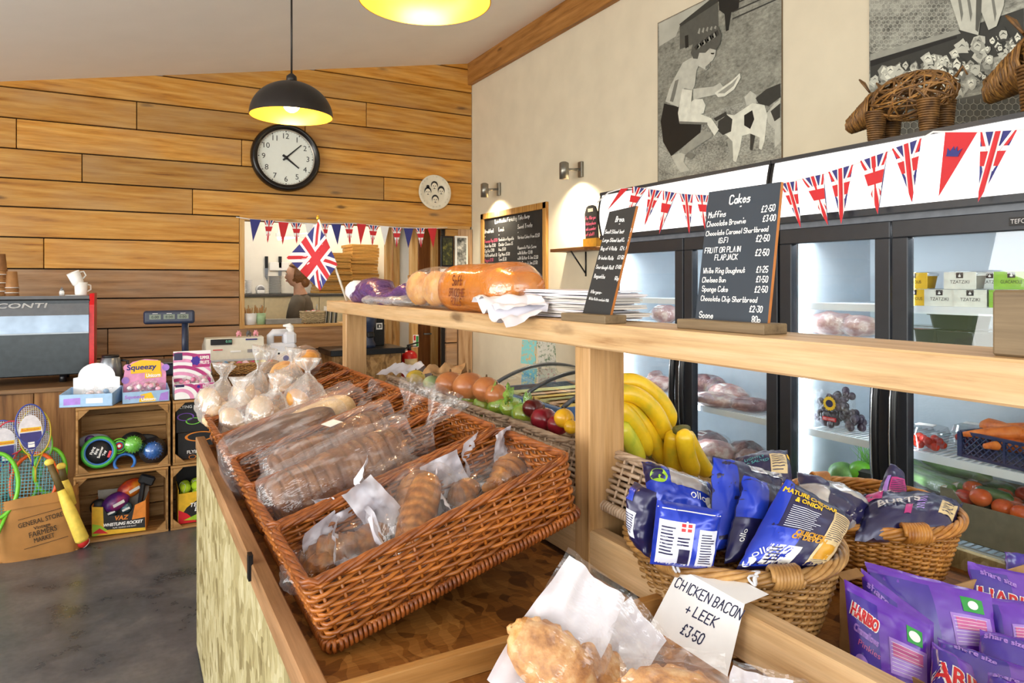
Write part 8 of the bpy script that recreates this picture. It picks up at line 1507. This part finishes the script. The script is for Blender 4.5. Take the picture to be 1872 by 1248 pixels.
# on the sill
def sp_(px, dy=.05): p_ = pt(px, 590, Y=YW + dy); return V((p_.x, YW + dy, hzs + .001))
gpot = M('pot_green', '#a9c79c', .4); wfork = M('wooden_cutlery', '#b48a58', .6)
for px, r_, mt, lab in ((458, .055, cupw, 'white pot of wooden cutlery at the left of the hatch sill'), (477, .042, gpot, 'pale green pot of wooden cutlery on the hatch sill')):
    c = sp_(px, .06); t = thing('cutlery_pot', lab, 'pot', tuple(c), (0, 0, 0), 'pots of wooden cutlery'); m = MB(); m.lathe([(r_ * .82, 0), (r_, .10), (r_ * .95, .10), (r_ * .78, .006), (0, .006)], mt, 24); m.ob('pot', t); q = random.Random(px)
    for i in range(14): a = q.uniform(0, 6.28); m = MB(); b0 = V((r_ * .4 * cos(a), r_ * .4 * sin(a), .02)); b1 = V((r_ * q.uniform(.5, 1.1) * cos(a), r_ * q.uniform(.5, 1.1) * sin(a), q.uniform(.13, .17))); m.tube([b0, (b0 + b1) / 2, b1 - (b1 - b0) * .2, b1], [.005, .004, .010, .007], wfork, 6, flat=.4); m.ob('wooden_fork', t)
c = sp_(520, .06); m = MB(); m.box((0, 0, .022), (.33, .10, .044), M('slate_tray', '#8a857c', .6), bev=.004); o = m.ob('serving_tray', None, tuple(c)); tag(o, 'low grey tray on the hatch sill beside the cutlery pots', 'tray')
c = sp_(571.5, .04); t = thing('sachet_basket', 'square woven basket of sauce sachets on the hatch sill', 'basket', tuple(c)); w, r, f, ba = weave_box(.19, .12, .10, wicker('rush_pale', '#c8b088', '#96805a', .6), MATS['rush_pale'], rows=9, pitch=.022, sr=.0055, seed=5, coil=False, sub=3, flare=.004); w.ob('woven_wall', t); r.ob('rim', t); ba.ob('base', t)
for i in range(8): m = MB(); m.box((0, 0, 0), (.06, .035, .006), redp if i % 2 else cupw, (rnd.uniform(-.5, .5), rnd.uniform(-.5, .5), rnd.uniform(0, 3)), .002); o = m.ob('sauce_sachet', None, tuple(c + V((-.06 + .017 * i, -.02 + .02 * (i % 3), .098 + .004 * (i % 2))))); tag(o, 'sauce sachet lying on top of the woven sill basket', 'sachet', 'sauce sachets')
for i in range(9): c = sp_(594 + i * 2.6, .05); m = MB(); m.box((0, 0, .075), (.004, .10, .15), M('leaflet_%d' % (i % 3), ['#e8e2d2', '#5c584c', '#c9b890'][i % 3], .6), (0, .08, 0)); o = m.ob('leaflet', None, tuple(c)); tag(o, 'upright leaflet in the row at the right end of the hatch sill', 'leaflet', 'leaflets on the sill')
# woman in the kitchen
YP = YW + .75; hc = pt(541, 503, Y=YP); kk = dist(hc) / FPX; sk = M('skin_tone', '#e0ae92', .55, var=.06, sss=.1); hairm = M('hair_brown', '#8a5c34', .55, var=.3, vs=60); shirt = M('shirt_taupe', '#5f5548', .8, var=.1, vs=14); trs = M('trousers_dark', '#26262a', .8)
hh = .228; ht_ = hc.z + hh * .5
t = thing('person', 'person in a taupe short sleeved top seen in profile through the hatch', 'person', (hc.x, YP, 0), (0, 0, pi - YAW + .1))
zc = hc.z; m = MB()
def hf(d):
    f = 1.0
    if d.x > 0: f += .02 * math.exp(-((d.z - .1) / .2) ** 2) - .05 * math.exp(-((d.z - .28) / .13) ** 2 - (abs(d.y) - .35) ** 2 / .03); f += .20 * math.exp(-((d.z + .12) / .13) ** 2 - (d.y / .16) ** 2); f += .05 * math.exp(-((d.z + .48) / .10) ** 2 - (d.y / .3) ** 2) + .04 * math.exp(-((d.z + .80) / .12) ** 2 - (d.y / .3) ** 2)
    else: f += -.10 * max(0, -d.z - .3)
    return f
m.ell((0, 0, zc), (.095, .075, hh / 2), sk, (0, .08, 0), 44, 36, hf)
m.tube([(-.035, 0, zc - .05), (-.03, 0, zc - .13), (-.045, 0, zc - .20)], [.055, .052, .07], sk, 16)
for s_ in (-1, 1):
    m.ell((-.01, s_ * .076, zc - .008), (.018, .010, .030), sk)
sz = zc - .27
for s_ in (-1, 1):
    P = [(-.05, s_ * .15, sz + .02), (-.04, s_ * .20, sz - .05), (-.0, s_ * .225, sz - .28), (.07, s_ * .21, sz - .38), (.20, s_ * .17, sz - .43), (.26, s_ * .15, sz - .44)]; m.tube(P, [.055, .056, .044, .040, .030, .026], sk, 14)
    m.ell((.305, s_ * .145, sz - .445), (.05, .038, .016), sk)
    for j, (ln, dy) in enumerate(((.060, -.026), (.072, -.009), (.070, .009), (.055, .025))): m.tube([(.34, s_ * .145 + dy, sz - .445), (.34 + ln * .55, s_ * .145 + dy * 1.05, sz - .452), (.34 + ln, s_ * .145 + dy * 1.05, sz - .475)], [.0095, .0085, .007], sk, 8)
    m.tube([(.29, s_ * .145 - s_ * .03, sz - .45), (.325, s_ * .145 - s_ * .055, sz - .462), (.35, s_ * .145 - s_ * .06, sz - .47)], [.012, .010, .008], sk, 8)
m.ell((-.05, 0, sz - .12), (.10, .15, .20), sk)
body = m.ob('body', t); md = body.modifiers.new('fuse', 'REMESH'); md.mode = 'VOXEL'; md.voxel_size = .006; md.use_smooth_shade = True; md = body.modifiers.new('soft', 'SMOOTH'); md.iterations = 2
m = MB()
for s_ in (-1, 1): m.ell((.083, s_ * .030, zc + .012), (.010, .014, .008), wht, nu=12, nv=8); m.ell((.091, s_ * .030, zc + .012), (.004, .006, .006), blk, nu=10, nv=6)
m.ob('eyes', t); m = MB()
for s_ in (-1, 1): m.ell((.088, s_ * .032, zc + .034), (.006, .018, .004), hairm, nu=10, nv=6)
m.ob('eyebrows', t); m = MB(); m.ell((.088, 0, zc - .055), (.010, .024, .008), M('lips', '#b0605a', .5), nu=14, nv=8); m.ob('mouth', t)
def hairf(d): return (1.0 + .05 * nz(d, 6, 2)) * (1 if not (d.x > .25 and d.z < .45) else .72)
m = MB(); m.ell((-.018, 0, zc + .022), (.108, .092, .122), hairm, (0, -.15, 0), 40, 30, hairf); m.ell((-.09, 0, zc - .065), (.045, .062, .055), hairm, fn=lambda d: 1 + .06 * nz(d, 6, 4)); m.ob('hair', t)
m = MB(); loft(m, [(-.05, 0, sz + .075), (-.05, 0, sz + .04), (-.05, 0, sz + .0), (-.045, 0, sz - .1), (-.035, 0, sz - .22), (-.04, 0, sz - .36), (-.045, 0, sz - .50), (-.05, 0, sz - .62)], [.07, .14, .19, .20, .185, .175, .19, .205], [.062, .085, .105, .125, .13, .125, .13, .135], shirt, 36, .006, 14, 3, up=(1, 0, 0))
for s_ in (-1, 1): m.tube([(-.05, s_ * .13, sz + .03), (-.045, s_ * .195, sz - .03), (-.02, s_ * .222, sz - .19)], [.07, .075, .066], shirt, 16)
m.ob('top', t); m = MB(); loft(m, [(-.05, 0, sz - .60), (-.05, 0, sz - .72), (-.05, 0, sz - .80)], [.20, .205, .19], [.132, .14, .13], trs, 30, up=(1, 0, 0))
for s_ in (-1, 1): m.tube([(-.05, s_ * .095, sz - .74), (-.04, s_ * .10, sz - 1.0), (-.05, s_ * .10, .09)], [.10, .072, .055], trs, 16)
m.ob('trousers', t); m = MB()
for s_ in (-1, 1): m.ell((.0, s_ * .10, .04), (.13, .045, .04), fr_k)
m.ob('shoes', t)
# passage: door frames, extinguisher, pictures
YA = YW + .55
def stud(px0, px1, y, z1=2.55, mat=None, nm='trim_6'): a, c = pt(px0, 500, Y=y).x, pt(px1, 500, Y=y).x; b = MB(); b.span((a, y, 0), (c, y + .07, z1), mat or pine, .003); return struct(b.ob(nm))
stud(706, 716, YA, nm='trim_6'); stud(719, 731, YA + .03, nm='trim_7'); stud(752, 764, YW + .02, hzt, nm='trim_8'); stud(790, 801, YA + .2, nm='trim_9')
a, c = pt(706, 430, Y=YA), pt(801, 430, Y=YA); b = MB(); b.span((a.x, YA, 2.2), (c.x + .1, YA + .08, 2.3), pine, .003); struct(b.ob('trim_10'))
a, c = pt(766, 500, Y=YA + .25).x, pt(815, 500, Y=YA + .25).x; b = MB(); b.span((a, YA + .26, .01), (c, YA + .30, 2.2), wood('door_brown', '#9a6230', '#7c4a20', '#522d10', 2, .5, 1, .1, .3, .1), .003); d = struct(b.ob('door_1')); m = MB(); m.tube([(a + .06, YA + .25, 1.0), (a + .06, YA + .22, 1.0), (a + .15, YA + .22, 1.0)], .009, stl, 8); m.ob('door_handle', d)
xk = pt(742, 500, Y=YA + .4).x; b = MB(); b.span((pt(731, 500, Y=YA + .05).x, YA + .06, .01), (pt(752, 500, Y=YA + .06).x, YA + .10, 2.2), white_paint); struct(b.ob('wall_passage_side'))
rex = M('extinguisher_red', '#c01818', .3); p_ = pt(748, 652, Y=YW - .13); ze0 = pt(748, 688, Y=YW - .13).z; hE = pt(748, 640, Y=YW - .13).z - ze0
t = thing('fire_extinguisher', 'red fire extinguisher beside the doorway under the shelf', 'extinguisher', (p_.x, YW - .13, ze0)); r = .075; m = MB(); m.lathe([(r * .9, 0), (r, .01), (r, hE * .82), (r * .7, hE * .95), (r * .3, hE)], rex, 24); m.ob('cylinder', t); m = MB(); m.lathe([(.018, hE), (.018, hE + .04)], fr_k, 12); m.beam((-.02, 0, hE + .045), (.09, 0, hE + .07), .02, .012, fr_k); m.beam((-.02, 0, hE + .04), (.08, 0, hE + .035), .018, .008, fr_k); m.tube([(-.02, -.02, hE + .03), (-.09, -.02, hE), (-.09, -.02, hE * .3)], .010, fr_k, 8); m.ob('valve_and_hose', t); m = MB(); m.grid(10, 1, lambda u, v: ((r + .001) * cos(-2.5 + 1.9 * u), (r + .001) * sin(-2.5 + 1.9 * u), hE * (.4 + .3 * v)), crm); m.ob('label', t); m = MB(); m.span((-.09, .0, -ze0), (.09, .12, -.002), planklow); m.ob('stand', t)
# small signs
a = pt(745, 503, Y=YW + .015); c = pt(771, 516, Y=YW + .015); m = MB(); m.span((a.x, YW + .004, c.z), (c.x, YW + .016, a.z), frm, .002); o = m.ob('wooden_sign'); tag(o, 'small blank wooden sign on the doorway post', 'sign')
a = pt(755, 612, Y=YW + .018); c = pt(765, 634, Y=YW + .018); t = thing('safety_sign', 'small white safety sign with red and green squares on the doorway post', 'sign', (a.x, YW + .016, c.z)); T_ = inv(t); m = MB(T_); m.span((a.x, YW + .014, c.z), (c.x, YW + .019, a.z), wht); m.ob('plate', t); m = MB(T_); h_ = (a.z - c.z) / 2; w_ = c.x - a.x; m.span((a.x + w_ * .1, YW + .0125, c.z + h_ * 1.1), (a.x + w_ * .45, YW + .0135, a.z - h_ * .1), redp); m.span((a.x + w_ * .55, YW + .0125, c.z + h_ * .1), (a.x + w_ * .95, YW + .0135, c.z + h_ * 1.8), grn); m.ob('symbols', t)
yp = YW - .012
def wallpic(label, x0, y0, x1, y1, fm, im, name='framed_picture', yo=0):
    a, c = pt(x0, y0, Y=yp), pt(x1, y1, Y=yp); t = thing(name, label, 'picture', (a.x, yp, c.z)); T_ = inv(t); m = MB(T_); m.span((a.x, yp - .018 - yo, c.z), (c.x, yp + .010, a.z), fm, .002); m.ob('frame', t); m = MB(T_); g = .018; m.add([(a.x + g, yp - .0195 - yo, c.z + g * 1.5), (c.x - g, yp - .0195 - yo, c.z + g * 1.5), (c.x - g, yp - .0195 - yo, a.z - g), (a.x + g, yp - .0195 - yo, a.z - g)], [[0, 1, 2, 3]], im); m.ob('picture', t)
wallpic('black framed dark picture of green leaves by the doorway', 805, 431, 828, 489, fr_k, skin('picture_dark', '#8a8438', '#3c4020', '#181a14', .4, None, 30)); wallpic('white sheet of paper pinned under the black framed picture', 805, 491, 826, 503, wht, wht, 'paper_notice'); wallpic('monochrome printed cloth hanging right of the black picture', 831, 431, 854, 500, white_paint, skin('cloth_print', '#e8e4da', '#8a8a84', '#2a2a2a', .8, None, 22), 'printed_cloth')
# black topped chipboard stand under the far post, with till machine
yS2 = YW - .42; a, c = pt(660, 632, Y=yS2), pt(739, 632, Y=yS2); zS = pt(700, 636, Y=yS2).z; t = thing('chipboard_stand', 'chipboard stand with a black top between the far post and the doorway', 'counter', ((a.x + c.x) / 2, yS2 + .2, 0)); T_ = inv(t); m = MB(T_); m.span((a.x - .25, yS2, 0), (c.x - .03, yS2 + .38, zS - .05), osb('osb_mid', '#b08c5c', '#94703f', '#6b4c28', (1, 1, 1))); m.ob('body', t); m = MB(T_); m.span((a.x - .27, yS2 - .03, zS - .05), (c.x, yS2 + .40, zS), fr_k, .004); m.ob('top', t)
p_ = pt(672, 632, Y=yS2 + .15); h_ = pt(672, 575, Y=yS2 + .15).z - zS; t = thing('coffee_grinder', 'dark navy coffee grinder on the black topped stand', 'grinder', (p_.x, yS2 + .15, zS)); m = MB(); m.lathe([(.07, 0), (.072, .03), (.055, .06), (.055, h_ * .6), (.075, h_ * .66), (.08, h_), (.05, h_ + .02)], navyk, 24); m.ob('body', t); m = MB(); m.box((0, -.08, h_ * .4), (.06, .06, .05), fr_k, bev=.01); m.ob('spout', t)
a, c = pt(680, 580, Y=yS2 + .3), pt(699, 609, Y=yS2 + .3); t = thing('card_machine', 'small black machine with a lit white symbol beside the grinder', 'machine', ((a.x + c.x) / 2, yS2 + .3, zS)); m = MB(); w_ = c.x - a.x; m.box((0, .02, (a.z - zS) / 2), (w_, .16, a.z - zS), fr_k, bev=.006); m.ob('housing', t); m = MB(); F = frame((0, -.0615, c.z - zS + .04), (1, 0, 0), (0, 0, 1)); m.poly([(-w_ * .3, 0), (w_ * .3, 0), (w_ * .3, .06), (-w_ * .3, .06)], wht, F); m.poly([(-w_ * .2, .014), (w_ * .2, .014), (w_ * .2, .048), (-w_ * .2, .048)], blk, F @ TR((0, 0, .0006))); m.poly([(-w_ * .06, .02), (w_ * .1, .02), (w_ * .1, .04), (-w_ * .06, .04)], wht, F @ TR((0, 0, .0012))); m.ob('symbol_panel', t)
# ================================================================ ICE CREAM FREEZER AND CARD STAND
xz, zz0 = 2.12, .85; y0, y1 = 3.27, pt(893, 706, X=xz).y; bl_f = M('freezer_blue', '#4c6a94', .4); t = thing('ice_cream_freezer', 'long blue fronted freezer with a curved glass lid along the right wall', 'freezer', ((xz + 2.9) / 2, (y0 + y1) / 2, 0)); T_ = inv(t)
m = MB(T_); m.span((xz, y0, .06), (2.92, y1, zz0 - .10), M('freezer_white', '#e4e8ec', .4)); m.ob('cabinet', t); m = MB(T_); m.span((xz - .012, y0 - .01, zz0 - .14), (xz + .02, y1 + .01, zz0), bl_f, .004); m.span((2.90, y0 - .01, zz0 - .14), (2.93, y1 + .01, zz0), bl_f, .004)
for y in (y0 - .01, y1 - .01): m.span((xz, y, zz0 - .14), (2.92, y + .02, zz0), bl_f, .004)
m.ob('blue_band', t); arcp = [(xz + .02 + .88 * i / 18, zz0 + .13 * sin(pi * i / 18) ** .8) for i in range(19)]; ga = pane('freezer_glass', (.92, .95, .96), .10)
m = MB(T_); m.add([(x, y, z) for y in (y0, y1) for x, z in arcp], [[i, i + 1, 20 + i, 19 + i] for i in range(18)], ga, True); m.ob('curved_glass', t); m = MB(T_)
for y in (y0, y1, (y0 + y1) / 2): m = MB(T_); m.tube([(x, y, z) for x, z in arcp], .014, M('freezer_trim', '#5c6068', .35, .4), 8); m.ob('glass_frame', t)
for i in range(6):
    yy = y0 + .1 + (y1 - y0 - .2) * (i + .5) / 6; m = MB(T_); m.span((xz + .12, yy - .09, zz0 - .13), (xz + .72, yy + .09, zz0 - .02), M('tub_col_%d' % (i % 3), ['#e8d27a', '#e0c0a8', '#c8d8a8'][i % 3], .6, bump=.4, bs=20), .01); m.ob('ice_cream_tub', t)
p_ = pt(987, 660, X=2.62); t = thing('card_stand', 'black wire stand of greetings cards behind the freezer', 'card stand', (2.62, p_.y, 0)); z1 = pt(987, 612, X=2.62).z; m = MB(); m.tube([(0, 0, 0), (0, 0, z1)], .012, fr_k, 8); m.lathe([(.2, 0), (.2, .015), (.02, .03)], fr_k, 24)
for z in (z1 - .05, z1 - .28, z1 - .5): m.tube([(.12 * cos(2 * pi * j / 20), .12 * sin(2 * pi * j / 20), z) for j in range(20)], .003, fr_k, 5, True)
m.ob('wire_frame', t); cols = [('#7cc8c8', '#e8a030'), ('#f0efe8', '#4a7a4c'), ('#5cb4d8', '#e8e070'), ('#f4f0ee', '#c05070'), ('#b8d0e8', '#7a5ca0'), ('#f0f0f4', '#5a5a6c')]
for i, (cc_, c2_) in enumerate(cols):
    k_, row = i % 2, i // 2; mt = skin('card_print_%d' % i, cc_, cc_, c2_, .5, None, 40); a = R(200 + 62 * k_); t2 = thing('greetings_card', ['teal flowered', 'white leafy', 'sky blue', 'white pink patterned', 'pale lilac', 'white speckled'][i] + ' greetings card in the black wire stand', 'card', tuple(V(t.location) + V((.135 * cos(a), .135 * sin(a), z1 - .20 - .20 * row))), (0, -.1, a), 'greetings cards'); MB().box((0, 0, .085), (.004, .135, .17), mt).ob('card', t2)
